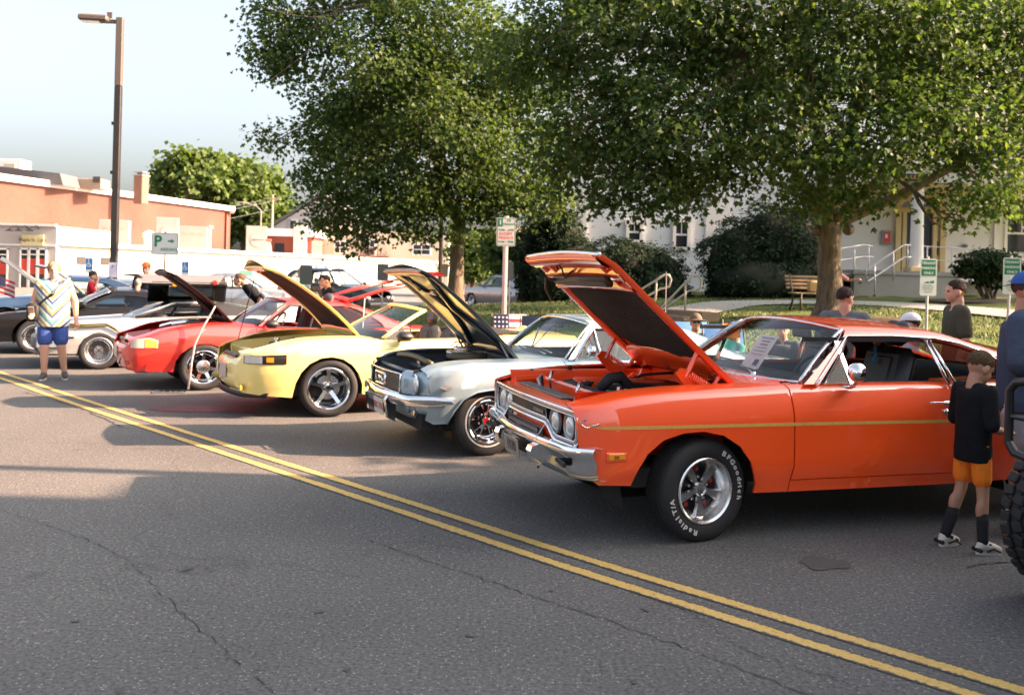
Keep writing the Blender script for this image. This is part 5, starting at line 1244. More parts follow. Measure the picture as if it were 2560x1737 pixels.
# running bird outline emblem ahead of the stripe
y0 = B1.P(.80, B1.v(.80, .76))[1]+.004
q = MB(); q.tube([(.842, y0-.004, .772), (.852, y0-.006, .784), (.838, y0-.003, .790), (.828, y0, .784)], .0035, 5); q.tube([(.846, y0-.005, .778), (.838, y0-.003, .762), (.815, y0+.001, .752), (.79, y0+.004, .753)], .004, 5)
for k in range(3): q.tube([(.79, y0+.004, .753), (.775, y0+.005, .762+.003*k), (.735-.01*k, y0+.008, .772-.007*k)], .0032, 5)
em = obj('emblem', q, dull_chrome, OC, smooth=True); q = MB(); q.tube([(.842, y0-.003, .790), (.826, y0, .796), (.815, y0+.001, .797)], .0038, 5); obj('emblem_crest', q, mat('purple_enamel', (.10,.06,.35), .4), em)
# marker lamp
ym = B1.P(.62, B1.v(.62, .57))[1]
q = MB(); q.bbox((.62, ym-.001, .568), (.136, .012, .058), .004, rz=-.05); mk = obj('marker_bezel', q, orange, OC); q = MB(); q.bbox((.62, ym+.005, .572), (.112, .012, .040), .004, rz=-.05); obj('marker_lens', q, amber, mk); q = MB(); q.bbox((.622, ym+.011, .572), (.034, .006, .022), .003, rz=-.05); obj('marker_bulb', q, mat('amber_dark', (.35,.09,.005), .3), mk)
# front: lamp-and-grille loop, V in plan
def fx(y): return .905-.055*(abs(y)/.85)**1.5
top = lambda y: .838-.008*(abs(y)/.85)
loop_u = [(-.85, .80), (-.82, .836), (0, .842), (.82, .836), (.85, .80)]
loop_l = [(.85, .645), (.82, .617), (.56, .617), (.51, .632), (.43, .690), (.38, .706), (0, .708), (-.38, .706), (-.43, .690), (-.51, .632), (-.56, .617), (-.82, .617), (-.85, .645)]
outl = loop_u+loop_l
def ring(inset, dx, r, m, name):
    cy, cz = 0, .73
    pts = []
    for (y, z) in dense(outl+[outl[0]], .03):
        sy = 1-inset/.85; zz = z-inset*(1 if z > .74 else -1) if True else z
        pts.append((fx(y)+dx, y*sy, zz))
    q = MB(); q.tube(pts, r, 6, cap=False); return obj(name, q, m, OC, smooth=True)
ring(0, .005, .013, chrome, 'grille_surround'); ring(.020, -.004, .010, bezel_grey, 'grille_inner_surround'); ring(.032, -.002, .005, chrome, 'grille_inner_surround')
poly = [(y*.985, z) for y, z in dense(outl, .06)]
q = patch(lambda a, b: (fx(a)-.055-.02*abs(a)*(abs(a) > .4), a, b), poly, (), .05, None, 0, False); obj('grille_back', q, satin_black, OC)
q = patch(lambda a, b: (fx(a)-.008, a, b), [(-.36, .722), (.36, .722), (.36, .818), (-.36, .818)], (), .06, None, .03, False, lipdir=(-1, 0, 0)); obj('grille', q, mat('grille_black', (.010,.010,.011), .45, var=.3), OC)
q = MB()
for k in range(7): q.box((fx(0)-.030, 0, .728+.014*k), (.03, .70, .004))
obj('grille_bar', q, satin_black, OC)
t = text_mb('PLYMOUTH', .030, .0012, bold=.0008, spacing=1.25); t.v = [(fx(.24)-.003+p[2], .24+p[0], .766+p[1]) for p in t.v]; obj('lettering', t, mat('badge_metal', (.55,.48,.38), .35, .6), OC)
for s in (-1, 1):
    for yy in (.475, .690):
        x = fx(yy)-.03; q = MB(); q.lathe([(.0, -.01), (.090, -.005), (.092, .014), (.084, .018), (.076, .004), (.072, .002)], 32, 'X', (x, s*yy, .727)); hl = obj('headlight', q, bezel_grey, OC, angle=40)
        q = MB(); q.lathe([(.073, .002), (.06, .015), (.035, .024), (0, .027)], 28, 'X', (x, s*yy, .727)); obj('lens', q, lens, hl, smooth=True)
# orange valance with the black slot, under the loop
va = []
for i, z in enumerate((.622, .60, .56, .50, .44)):
    va.append([(fx(y)-.03-(.03 if z < .55 else 0)+(.0 if z < .6 else -.01), y, z) for y in np.linspace(-.84, .84, 33)])
obj('front_valance', mbgrid(va, True), orange, OC, smooth=True)
q = patch(lambda a, b: (fx(a)-.022, a, b), [(-.40, .622), (.40, .622), (.37, .698), (-.37, .698)], (), .06, None, 0, False); obj('grille_lower_panel', q, orange, OC)
q = MB(); q.bbox((fx(0)-.005, 0, .642), (.03, .70, .048), .012); gs = obj('lower_grille_slot', q, mat('slot_grey', (.10,.085,.075), .5), OC); q = MB(); q.bbox((fx(0)+.012, 0, .642), (.012, .64, .032), .004); q.box((fx(0)+.016, 0, .66), (.02, .66, .006)); obj('slot_mesh', q, satin_black, gs)
# front fascia caps under the hood edge
q = MB()
q.grid([[(fx(y)-.01-dx, y, top(y)+.004+dz) for y in np.linspace(-.84, .84, 29)] for dx, dz in ((0, 0), (.03, .022), (.10, .026))]); obj('header_panel', q, orange, OC, smooth=True)
q = MB(); q.bbox((.76, 0, .872), (.10, .90, .012), .004); obj('latch_panel_cover', q, mat('grey_cover', (.13,.145,.15), .35), OC)
# bumper
def bx(y): return .985-.075*(abs(y)/.9)**1.6-(.10*max(0, (abs(y)-.80)/.13)**2 if abs(y) > .8 else 0)
rows = []
for y in np.concatenate([np.linspace(-.945, -.8, 8), np.linspace(-.75, .75, 31), np.linspace(.8, .945, 8)]):
    x = bx(y); dip = .018*math.exp(-((abs(y)-.60)/.2)**2)
    rows.append([(x-.085, y, .612), (x-.03, y, .628), (x-.006, y, .624), (x+.004, y, .606), (x+.002, y, .572), (x-.016, y, .553-dip*.3), (x-.022, y, .530), (x-.020, y, .48), (x-.03, y, .44), (x-.06, y, .425), (x-.10, y, .43)])
q = MB(); q.grid(rows); obj('front_bumper', q, chrome, OC, angle=50)
for s in (-1, 1):
    q = MB(); yy = s*.36; x = bx(yy); q.prism([(x-.03, .565), (x+.02, .552), (x+.034, .52), (x+.018, .45), (x-.02, .425), (x-.04, .43)], -.045, .045, M=Matrix.Translation((0, yy, 0)) @ Matrix.Rotation(PI/2, 4, 'X')); obj('bumper_guard', q, chrome, OC, angle=30)
    q = MB(); yy = s*.40; x = bx(yy); q.tube([(x+.022, yy, .60), (x-.02, yy+.01*s, .64), (fx(yy)+.01, yy+.02*s, .72), (fx(yy)+.02, yy+.02*s, .80)], .0022, 5); obj('wire_tie', q, dull_chrome, OC)
    q = MB(); q.bbox((bx(s*.72)-.018, s*.70, .515), (.02, .30, .035), .008, rz=-s*.10); obj('bumper_pad', q, black_rub, OC)
license_plate(OC, (bx(0)+.012, 0, .490), (0, R(8), 0), '1970', mat('aged_plate', (.34,.32,.28), .45, .5, var=.1), mat('plate_dark', (.09,.08,.07), .5), w=.31, h=.125, size=.10)
q = MB(); q.tube([(.86, .22, .43), (.88, .22, .37)], .008, 6); obj('tow_hook', q, satin_black, OC)
# hinged hood, standing open
HW = .715
hood = bpy.data.objects.new('hood', None)
hs = hood_shell(1.31, HW, .015, (.13, 13), crown=.028)
q = MB(); q.grid(hs, flip=False)
ho = obj('hood', q, orange, OC, smooth=True, loc=(-.335, 0, .985), rot=(0, -R(41.2), 0))
bpy.data.objects.remove(hood)
if ho.data.polygons[0].normal.z < 0: ho.data.flip_normals()
q = MB()   # inner pressing: rim, ribs
def hz(x, a): return .028*(1-a*a)*(1-.3*x/1.31)-(max(0, x-1.18)*math.tan(R(13)))
def inner(x, y, d): return (x, y, hz(x, y/HW)-d)
ring_o = [(.0, -HW), (1.31, -HW), (1.34, 0), (1.31, HW), (.0, HW)]
P = [[inner(x, s*(HW-dy), d) for x in np.linspace(0, 1.32, 20)] for s in (1,) for dy, d in ((0, .0), (.002, .030), (.03, .036), (.075, .034), (.10, .012))]
q.grid(P); P = [[(x, -y, z) for x, y, z in r_] for r_ in P]; q.grid(P, flip=True)
P = [[inner(lerp(x0, x0, 0), y, d) for y in np.linspace(-HW+.02, HW-.02, 20)] for x0, d in ((1.315, .004), (1.31, .045), (1.25, .060), (1.20, .050), (1.18, .020), (1.17, .012), (1.13, .012), (1.115, .040), (1.06, .045), (1.045, .014), (1.0, .012), (.985, .05), (.955, .05), (.945, .012))]; q.grid(P)
P = [[inner(x0, y, d) for y in np.linspace(-HW+.05, HW-.05, 20)] for x0, d in ((.24, .012), (.22, .035), (.15, .04), (.10, .034), (.03, .036), (.0, .02), (0, 0))]; q.grid(P)
for y in (-.46, .46): q.tube([inner(.95, y, .02), inner(1.2, y*1.05, .03)], .014, 6)
hi = obj('inner_panel', q, orange, ho, smooth=True)
lp = []
for k, (x, y) in enumerate([(.95, -.52), (.965, .0), (.95, .52), (.88, .60), (.7, .61), (.5, .60), (.35, .58), (.26, .50), (.22, .25), (.23, 0), (.22, -.25), (.26, -.50), (.35, -.58), (.5, -.6), (.7, -.61), (.88, -.60)]): lp.append((x, y))
q = patch(lambda a, b: (a+.010*math.sin(b*23), b+.012*math.sin(a*27), hz(a, b/HW)-.020-.012*math.sin(a*6)*math.sin(b*5)), lp, (), .06, None, .012, True); obj('insulation_liner', q, liner_m, ho)
q = MB(); q.bbox(inner(1.075, .02, .085), (.09, .98, .055), .02); q.tube([inner(1.10, -.40, .10), inner(1.16, -.42, .14), inner(1.10, -.44, .19), inner(1.0, -.45, .22)], .014, 8); obj('vacuum_bar', q, mat('brown_black', (.045,.030,.014), .5, var=.3), ho, angle=40)
q = MB(); q.tube([inner(1.17, -.30, .06), inner(1.22, -.28, .03), inner(1.18, -.18, .07), inner(1.12, -.2, .1), inner(1.15, -.05, .06)], .007, 6); obj('hood_wire', q, satin_black, ho, smooth=True)
q = MB(); q.tube([(1.312+.015*(1-abs(a)**1.6), a*HW, hz(1.31, a)-.012) for a in np.linspace(-1, 1, 25)], .013, 6, flat=1.3); obj('hood_lip_trim', q, chrome, ho, smooth=True)
# hinges with springs
for s in (-1, 1):
    y = s*.66; q = MB()
    q.prism([(.09, 1.05), (.05, 1.09), (.01, 1.08), (-.06, .985), (-.16, .95), (-.14, .90), (-.02, .93), (.05, 1.0)], -.012, .012, M=Matrix.Translation((0, y, 0)) @ Matrix.Rotation(PI/2, 4, 'X'))
    q.tube([(.015, y, 1.03), (-.075, y, 1.205)], .017, 8); q.tube([(-.20, y, .97), (-.23, y, 1.02), (-.26, y, 1.035)], .016, 8); q.tube([(-.05, y, .96), (-.20, y, .97)], .014, 8)
    hg = obj('hood_hinge', q, orange, OC, smooth=False, angle=40)
    q = MB(); P = []
    for k in range(121):
        a = 2*PI*11*k/120; c = Vector((.0, y+.01*s, 1.045)).lerp(Vector((-.16, y+.01*s, .955)), k/120); ax = Vector((-.16, 0, -.09)).normalized(); u = Vector((0, 1, 0)); w = ax.cross(u); P.append(c+(u*math.cos(a)+w*math.sin(a))*.026)
    q.tube(P, .0055, 5); obj('spring', q, orange, hg, smooth=True)
# engine bay
q = MB()
for s in (-1, 1):
    q.grid([[(x, s*yy, z) for x in np.linspace(.80, -.45, 12)] for yy, z in ((.70, .945), (.685, .935), (.66, .90), (.60, .72), (.56, .50))], flip=s < 0)
    q.bbox((.10, s*.60, .80), (.50, .16, .18), .05)
q.bbox((-.43, 0, .80), (.05, 1.36, .34), .01); obj('inner_fender', q, orange, OC, angle=40)
q = MB(); q.grid([[(x, y, z) for y in np.linspace(-.66, .66, 14)] for x, z in ((.50, .52), (.50, .86), (.515, .895), (.545, .90), (.56, .885), (.56, .80))]); q.bbox((.80, 0, .79), (.05, 1.40, .14), .01)
for s in (-1, 1): q.tube([(.78, s*.62, .87), (.56, s*.62, .885)], .03, 6)
rs = obj('radiator_support', q, orange, OC, angle=40)
q = MB(); q.bbox((.46, 0, .82), (.07, .66, .16), .02); q.lathe([(.032, .88), (.032, .915), (.045, .918), (.045, .935), (0, .94)], 16, 'Z', (.46, .05, 0)); q.box((.67, 0, .70), (.20, 1.1, .02)); obj('radiator', q, satin_black, OC, angle=40)
q = MB(); q.tube([(.44, .22, .90), (.37, .24, .975), (.29, .23, .985), (.22, .19, .93), (.20, .16, .80)], .040, 10); obj('radiator_hose', q, black_rub, OC, smooth=True); q = MB(); q.tube([(.44, -.2, .80), (.3, -.24, .78), (.2, -.2, .72)], .03, 8); obj('radiator_hose', q, black_rub, OC, smooth=True)
q = MB(); q.bbox((.0, 0, .62), (.75, .44, .30), .06); q.bbox((-.05, .24, .76), (.55, .14, .10), .04); q.bbox((-.05, -.24, .76), (.55, .14, .10), .04); q.lathe([(.10, 0), (.10, .05), (.03, .06), (0, .08)], 18, 'X', (.40, 0, .70)); q.tube([(.38, -.12, .74), (.30, -.18, .80)], .06, 10); obj('engine_block', q, satin_black, OC, angle=40)
q = MB(); q.lathe([(.0, .80), (.10, .83), (.255, .875), (.265, .88), (.265, .910), (.25, .922), (.14, .93)], 36, 'Z', (0, .02, 0)); ac = obj('air_cleaner', q, satin_black, OC, angle=50); q = MB(); q.lathe([(.145, .931), (.06, .942), (.02, .944), (.012, .96), (0, .96)], 28, 'Z', (0, .02, 0)); obj('air_cleaner_lid', q, mat('lid_orange', (.45,.05,.01), .4), ac, smooth=True)
q = MB(); q.bbox((.40, .52, .84), (.17, .24, .16), .015); bt = obj('battery', q, black_plas, OC)
for yy in (.46, .58): q = MB(); q.lathe([(.018, .92), (.016, .945), (0, .95)], 10, 'Z', (.40, yy, 0)); obj('battery_terminal', q, dull_chrome, bt)
q = MB(); q.lathe([(.0, -.06), (.11, -.05), (.12, 0), (.10, .05), (.05, .08), (0, .09)], 20, 'X', (-.33, .42, .86)); q.bbox((-.22, .42, .88), (.12, .07, .07), .02); obj('brake_booster', q, satin_black, OC, smooth=True)
q = MB(); q.tube([(.40, .52, .93), (.25, .55, .90), (.05, .50, .84)], .010, 6); q.tube([(-.1, .4, .84), (-.2, .3, .90), (-.38, .25, .93)], .008, 6); q.tube([(.5, -.3, .9), (.52, -.1, .93), (.52, .1, .905), (.52, .35, .92), (.55, .5, .88)], .007, 6); q.tube([(-.40, -.3, .95), (-.2, -.38, .93), (.05, -.40, .85)], .012, 6); obj('hoses_and_wires', q, black_rub, OC, smooth=True)
for (x, y, h_) in ((.62, .30, .95), (.55, -.42, .96)): q = MB(); q.tube([(x, y, .80), (x+.02, y, .90), (x, y, h_)], .012, 8); obj('hood_pin', q, dull_chrome, OC, smooth=True)
q = MB(); q.tube([(.70, -.20, .80), (.72, -.26, .92), (.68, -.30, .94), (.66, -.32, .80)], .014, 8); obj('latch_brace', q, galv, OC, smooth=True)
for (x, y) in ((.62, -.70), (.30, -.69), (.30, .69)): q = MB(); q.bbox((x, y, .955 if x < .5 else .93), (.04, .03, .03), .008); obj('hood_bumper_stop', q, black_rub, OC)
# wipers, mirror, handle, antenna
for y in (.42, -.20):
    q = MB(); q.tube([(-.66, y, 1.012), (-.70, y-.12, 1.03), (-.74, y-.28, 1.045)], .007, 6); q.tube([(-.70, y-.05, 1.045), (-.77, y-.46, 1.06)], .005, 6); q.lathe([(.02, 0), (.018, .03), (0, .035)], 10, 'Z', (-.655, y, 1.0)); obj('wiper', q, dull_chrome, OC, smooth=True)
q = MB(); q.lathe([(0, .055), (.035, .05), (.060, .025), (.066, -.015), (.062, -.025)], 24, 'X', (-1.05, 1.03, 1.09)); q.tube([(-1.05, 1.03, 1.05), (-1.06, 1.0, 1.01), (-1.07, .95, .985)], [.014, .012, .016], 8); q.bbox((-1.06, .93, .985), (.10, .05, .012), .004); mr = obj('door_mirror', q, chrome, OC, smooth=True)
q = MB(); q.lathe([(0, -.022), (.06, -.021)], 20, 'X', (-1.05, 1.03, 1.09)); obj('mirror_glass', q, mat('mirror_silver', (.7,.7,.7), .03, 1), mr)
q = MB(); q.tube([(-1.70, .972, .872), (-1.72, .985, .874), (-1.86, .985, .873)], .010, 8, flat=.6); q.bbox((-1.85, .972, .868), (.07, .02, .03), .008); q.lathe([(.0, .002), (.018, .003), (.018, .012), (0, .014)], 14, 'Y', (-1.845, .958, .808)); obj('door_handle', q, chrome, dL, smooth=True)
q = MB(); q.tube([(-.87, .80, 1.07), (-1.0, .775, 1.14), (-1.14, .74, 1.33)], [.006, .004, .002], 6); obj('antenna', q, dull_chrome, OC)
# cabin
q = MB(); q.bbox((-.86, 0, .92), (.34, 1.50, .22), .06); db = obj('dashboard', q, black_vinyl, OC, angle=40)
q = MB(); q.box((-1.8, 0, .42), (2.4, 1.6, .06)); q.bbox((-2.62, 0, .75), (.18, 1.45, .62), .06); q.bbox((-2.35, 0, .58), (.5, 1.4, .2), .08); q.box((-3.0, 0, .99), (.75, 1.4, .03)); obj('rear_bench', q, black_vinyl, OC, angle=40)
for s in (-1, 1): q = MB(); q.box((-1.4, s*.84, .70), (1.2, .03, .55)); obj('door_card', q, black_vinyl, OC)
for s in (-1, 1): seat(OC, -1.50, s*.38, .58, black_vinyl, True)
steering(OC, -1.14, .38, .97)
q = MB(); q.bbox((-1.13, .30, 1.30), (.03, .22, .06), .015); obj('rear_view_mirror', q, satin_black, OC)
underbody(OC, .45, -4.3, 1.55, .34, .46, [(.07, .36, .46), (-2.97, .34, .44)])
bf = [('BFGoodrich', 24), ('Radial T/A', -138)]
wheel(OC, 'wheel', (0, .80, .328), .328, .204, .235, 'magnum', 1, R(8), text=bf, m_rim=dull_chrome)
wheel(OC, 'wheel', (0, -.80, .328), .328, .204, .235, 'magnum', -1, R(8), m_rim=dull_chrome)
wheel(OC, 'wheel', (-2.97, .80, .328), .328, .204, .25, 'magnum', 1, 0, text=bf, m_rim=dull_chrome)
wheel(OC, 'wheel', (-2.97, -.80, .328), .328, .204, .25, 'magnum', -1, 0, m_rim=dull_chrome)
# paper sheet leaning in the windscreen
CM = OC.matrix_basis.copy() if False else (Matrix.Translation(OC.location) @ Matrix.Rotation(R(198), 4, 'Z'))
pp = CM @ Vector((-.78, .16, 1.035)); t = thing('paper_sheet', 'white printed paper propped behind the windshield of the orange car', 'paper', pp, R(198)); rot = Matrix.Rotation(-R(38), 3, 'Y')
q = MB(); q.grid([[tuple(rot @ Vector((.004*math.sin(u*3), -.12+.24*u-.02*w, .0+.30*w))) for u in np.linspace(0, 1, 6)] for w in np.linspace(0, 1, 6)]); sh = obj('sheet', q, mat('paper_white', (.74,.73,.75), .8, var=.03), t, smooth=True)
for k, (w, l) in enumerate(((.16, .8), (.11, .7), (.10, .74), (.14, .6), (.16, .55), (.15, .6))):
    q = MB(); c = rot @ Vector((.010, 0, .27-.030*k)); q.box(c, (.002, w, .008 if k < 3 else .004), rot=rot); obj('print_line', q, mat('print_grey', (.22,.21,.24), .8), sh)
q = MB(); c = rot @ Vector((.010, .05, .05)); q.box(c, (.002, .05, .05), rot=rot); obj('print_logo', q, mat('print_purple', (.10,.04,.16), .8), sh)
# ------------------------------------------------------------------ the other cars: shared shell
def car_shell(root, pm, W, zt, prof, R_, rw, yin, front, arch, door, sill, zd, rarch, xr, cut_top=2.25, step=.065):
    """fenders, doors, rocker, quarters; door=(x0,x1); rarch=(cx,cz,r)"""
    S_ = Surf(W, zt, prof, R=R_, rw=rw, yin=yin, crown=.012); x0, x1 = door
    pair('front_fender', S_.build(front+arch+[(x0+.006, sill), (x0+.006, zd), (x0+.006, .7), (x0+.006, 'v', 3)], step=step), pm, root)
    d = pair('door', S_.build([(x0, zd+.004), (x0, .7), (x0, 'v', cut_top), (x1, 'v', cut_top), (x1, .7), (x1, zd+.004)], step=step), pm, root)
    pair('rocker_panel', S_.build([(x0, sill), (x0, zd-.003), (x1-.15, zd-.003), (x1-.15, sill)], step=step), pm, root)
    cx, cz, r_ = rarch
    ra = [(cx+r_*math.cos(R(a)), cz+r_*math.sin(R(a))) for a in range(176, 0, -16)]
    pair('quarter_panel', S_.build([(x1-.006, zd+.004), (x1-.006, .7), (x1-.006, 'v', 3), (xr, 'v', 3), (xr-.02, zt_at(zt, xr)*.75), (xr, .42), (cx-r_-.05, sill+.05)]+ra+[(cx+r_+.02, sill), (x1-.156, sill), (x1-.156, zd+.004)], step=step), pm, root)
    return S_, d
def zt_at(t, x): return interp(t, x)
def greenhouse(root, pm, RF, loop, ws, rw_, gm=None, name='roof', step=.07, trim=dull_chrome, rg=None):
    obj(name, both(RF.build(loop, step=step, lip=.03, top=.6)), pm, root)
    w = winpatch(*ws, up=.02); obj('windshield', mbgrid(w), gm or car_glass, root, smooth=True)
    q = MB()
    for j in (0, 24): q.tube([(r_[j][0], r_[j][1]*1.01, r_[j][2]+.004) for r_ in w], .012, 5)
    q.tube([w[0][j] for j in range(25)], .010, 5); q.tube([w[-1][j] for j in range(25)], .010, 5); obj('windshield_trim', q, trim, root, smooth=True)
    if rw_: obj('rear_window', mbgrid(winpatch(*rw_, up=.02), True), rg or tint_glass, root, smooth=True)
def deck(root, pm, S_, x0, x1, name='trunk_lid', drop=0, rise=.015):
    q = MB(); q.grid([[(x, a*S_.yin(x), S_.zt(x)+rise+.02*(1-a*a)-drop*(i == 6)) for a in np.linspace(-1, 1, 13)] for i, x in enumerate(np.linspace(x0, x1, 7))], flip=True); return obj(name, q, pm, root, smooth=True)
def cowl(root, pm, x0, x1, w, z0, z1, bow=.12):
    q = MB(); q.grid([[(lerp(x0, x1, s)+bow*s*(1-a*a), a*w, lerp(z0, z1, s)+.015*(1-a*a)) for a in np.linspace(-1, 1, 17)] for s in np.linspace(0, 1, 5)], flip=True); obj('cowl', q, pm, root, smooth=True)
def open_hood(root, pm, hinge, ang, L_, hw, curve, nose, inner_m, bow=.03, ribs='x', rib_m=None, crown=.02, taper=0):
    rows = []
    def hz(x, a): return crown*(1-a*a)-curve*x*x-(max(0, x-(L_-nose[0])))*math.tan(R(nose[1]))
    hwx = lambda x: hw-taper*(x/L_)**2
    for i in range(19):
        s = i/18; rows.append([(s*(L_+bow*(1-abs(a)**1.6)*s**3), a*hwx(s*L_), hz(s*L_, a)) for a in np.linspace(-1, 1, 21)])
    q = MB(); q.grid(rows); ho = obj('hood', q, pm, root, smooth=True, loc=hinge, rot=(0, -R(ang), 0))
    if ho.data.polygons[len(ho.data.polygons)//2].normal.z < 0: ho.data.flip_normals()
    I = lambda x, y, d: (x, y, hz(x, y/hwx(x))-d)
    q = MB()
    P = [[I(x, (hwx(x)-dy), d) for x in np.linspace(0, L_, 16)] for dy, d in ((0, 0), (.002, .026), (.05, .034), (.10, .010))]; q.grid(P); q.grid([[(x, -y, z) for x, y, z in r_] for r_ in P], flip=True)
    q.grid([[I(x, y, d) for y in np.linspace(-hwx(x)+.02, hwx(x)-.02, 16)] for x, d in ((L_, 0), (L_-.005, .04), (L_-.10, .05), (L_-.13, .012))]); q.grid([[I(x, y, d) for y in np.linspace(-hw+.04, hw-.04, 16)] for x, d in ((.14, .012), (.12, .045), (.02, .04), (0, 0))])
    q.grid([[I(x, y, .010) for y in np.linspace(-hwx(x)+.03, hwx(x)-.03, 12)] for x in np.linspace(.02, L_-.02, 14)])
    ip = obj('inner_panel', q, inner_m, ho, smooth=True)
    q = MB()
    if ribs == 'x':
        for s in (-1, 1):
            q.tube([I(L_-.1, s*hw*.75, .02), I(L_*.70, s*hw*.30, .022), I(L_*.52, s*.05, .024), I(L_*.3, s*hw*.35, .022), I(.1, s*hw*.7, .02)], .040, 8, flat=.5)
        q.tube([I(L_*.7, -hw*.3, .022), I(L_*.7, hw*.3, .022)], .035, 8, flat=.5)
    elif ribs == 'liner':
        pass
    elif ribs == 'v':
        for s in (-1, 1): q.tube([I(L_-.08, s*hw*.6, .02), I(L_*.5, s*hw*.45, .02), I(.1, s*hw*.25, .02)], .04, 8, flat=.5)
    if q.v: obj('rib', q, rib_m or inner_m, ho, smooth=True)
    if ribs == 'liner':
        q = MB(); q.grid([[I(x, y, .030+.006*math.sin(9*y+7*x)) for y in np.linspace(-hwx(x)+.10, hwx(x)-.10, 14)] for x in np.linspace(.16, L_-.16, 16)]); obj('insulation_liner', q, liner_m, ho, smooth=True)
    return ho, I
def engine_bay(root, wall_m, x0, x1, w, zt0, zt1, extra=None, block_m=satin_black):
    q = MB()
    for s in (-1, 1): q.grid([[(x, s*yy*(w+(0 if k else 0)), lerp(zt0, zt1, (x0-x)/(x0-x1))+dz) for x in np.linspace(x0, x1, 9)] for k, (yy, dz) in enumerate(((1.0, -.012), (.97, -.05), (.86, -.22), (.80, -.42)))], flip=s < 0)
    q.bbox((x1+.02, 0, zt1-.14), (.05, w*1.95, .28), .01); q.bbox((x0-.04, 0, zt0-.12), (.06, w*1.9, .16), .02)
    obj('inner_fender', q, wall_m, root, angle=40)
    z = zt1-.14
    q = MB(); q.bbox((-.02, 0, z-.14), (.7, .5, .24), .05); q.bbox((.36, 0, z-.06), (.06, w*1.2, .20), .02); q.bbox((.20, w*.62, z-.02), (.24, .24, .16), .02); q.bbox((-.1, -w*.62, z-.04), (.34, .22, .14), .04); obj('engine_block', q, block_m, root, angle=40)
    q = MB(); q.tube([(.36, .15, z+.05), (.24, .18, z+.10), (.1, .1, z+.03)], .03, 8); q.tube([(.2, -.3, z+.02), (.05, -.2, z+.08), (-.2, -.25, z+.02)], .016, 6); q.tube([(-.3, .4, z+.05), (-.1, .3, z+.09), (.2, .35, z+.05)], .012, 6); obj('hoses_and_wires', q, black_rub, root, smooth=True)
    q = MB(); q.lathe([(.03, z+.02), (.03, z+.08), (.04, z+.085), (.035, z+.10), (0, z+.10)], 12, 'Z', (.36, -.1, 0)); obj('filler_cap', q, dull_chrome, root, angle=40)
    return z
def dash_floor(root, x, z, w, xe, m=black_vinyl):
    q = MB(); q.bbox((x, 0, z-.08), (.30, w*1.9, .2), .06); obj('dashboard', q, m, root, angle=40)
    q = MB(); q.box(((x+xe)/2-.1, 0, .40), (abs(xe-x)+.2, w*1.9, .06)); obj('cabin_floor', q, under_black, root)
def wheels4(root, wb, yo, Rt, rr, w, style, steer=0, **k):
    for x in (0, -wb):
        for s in (1, -1): wheel(root, 'wheel', (x, s*yo, Rt), Rt, rr, w, style, s, steer if x == 0 else 0, full=k.get('full', False), white=k.get('white'), m_rim=k.get('rim', chrome))
def CARM(o): return Matrix.Translation(o.location) @ Matrix.Rotation(o.rotation_euler.z, 4, 'Z')

# ------------------------------------------------------------------ pale blue coupe
ice = paint('ice_blue_paint', (.31, .42, .48), .35, .5)
steel_in = mat('dark_blue_steel', (.075,.095,.11), .32, .5, coat=.5)
BC = thing('classic_coupe', 'pale ice blue classic coupe with raised hood and white band tyres', 'car', (-.523, 9.393, 0), R(204))
pf_ = [(0, .09), (.30, .075), (.42, .04), (.55, .012), (.665, .0), (.684, .0), (.690, .014), (.74, .016), (.80, .030), (.86, .058), (.92, .1)]
arB = [(.385, .307), (.335, .425), (.257, .535), (.130, .597), (-.02, .615), (-.16, .592), (-.27, .52), (-.345, .42), (-.385, .307)]
SB, dB = car_shell(BC, ice, [(.62, .785), (.57, .80), (.4, .855), (.1, .872), (-1.5, .872), (-2.8, .86), (-3.75, .78)], [(.62, .765), (.5, .822), (.35, .846), (.1, .860), (-.3, .862), (-.84, .868), (-2.2, .865), (-3.0, .86), (-3.75, .80)], pf_, .05, .06, [(.6, .63), (-4, .60)],
    [(.60, 'v', 3), (.60, 'v', 2), (.575, .72), (.562, .60), (.562, .45), (.575, .34), (.50, .30)], arB, (-.790, -1.86), .25, .33, (-2.72, .32, .38), -3.72)
q = MB(); q.tube([(x, SB.P(x, SB.v(x, z))[1]+.006, z) for x, z in arB], .012, 6, flat=.8); pair('arch_lip', q, ice, BC, smooth=True)
cowl(BC, ice, -.42, -.85, .64, .852, .872)
deck(BC, ice, SB, -2.72, -3.72)
RB = Surf([(0, .80), (-4, .80)], [(-.8, 1.235), (-1.2, 1.24), (-1.5, 1.238), (-2.1, 1.21), (-2.5, 1.10), (-2.85, .93), (-3.0, .90)], lambda x, z: (z-.865)*.68, R=.07, rw=.12, yin=0, crown=[(-1, .035), (-2, .035), (-2.8, .01)])
greenhouse(BC, ice, RB, [(-.83, .872), (-1.15, 1.165), (-1.19, 'v', 1.3), (-1.19, 'v', 2), (-1.10, 'v', 2.5), (-1.07, 'v', 3), (-2.22, 'v', 3), (-2.28, 'v', 2.5), (-2.36, 'v', 2.05), (-2.70, 'v', 2), (-2.9, 'v', 1.6), (-2.92, .862), (-2.10, .862), (-2.08, 1.0), (-1.98, 1.11), (-1.85, 1.145), (-1.5, 1.158), (-1.22, 1.158), (-.92, .872)],
    ((-.84, .715, .872), (-.70, .868), (-1.18, .555, 1.195), (-1.08, 1.25)), ((-2.86, .62, .885), (-2.92, .90), (-2.36, .52, 1.13), (-2.26, 1.175)))
yB = lambda z: .80-(z-.865)*.68
sidewin(BC, [(-.94, .872), (-1.22, 1.15), (-1.85, 1.14), (-2.06, .99), (-2.08, .872)], lambda z: yB(z)-.012, car_glass)
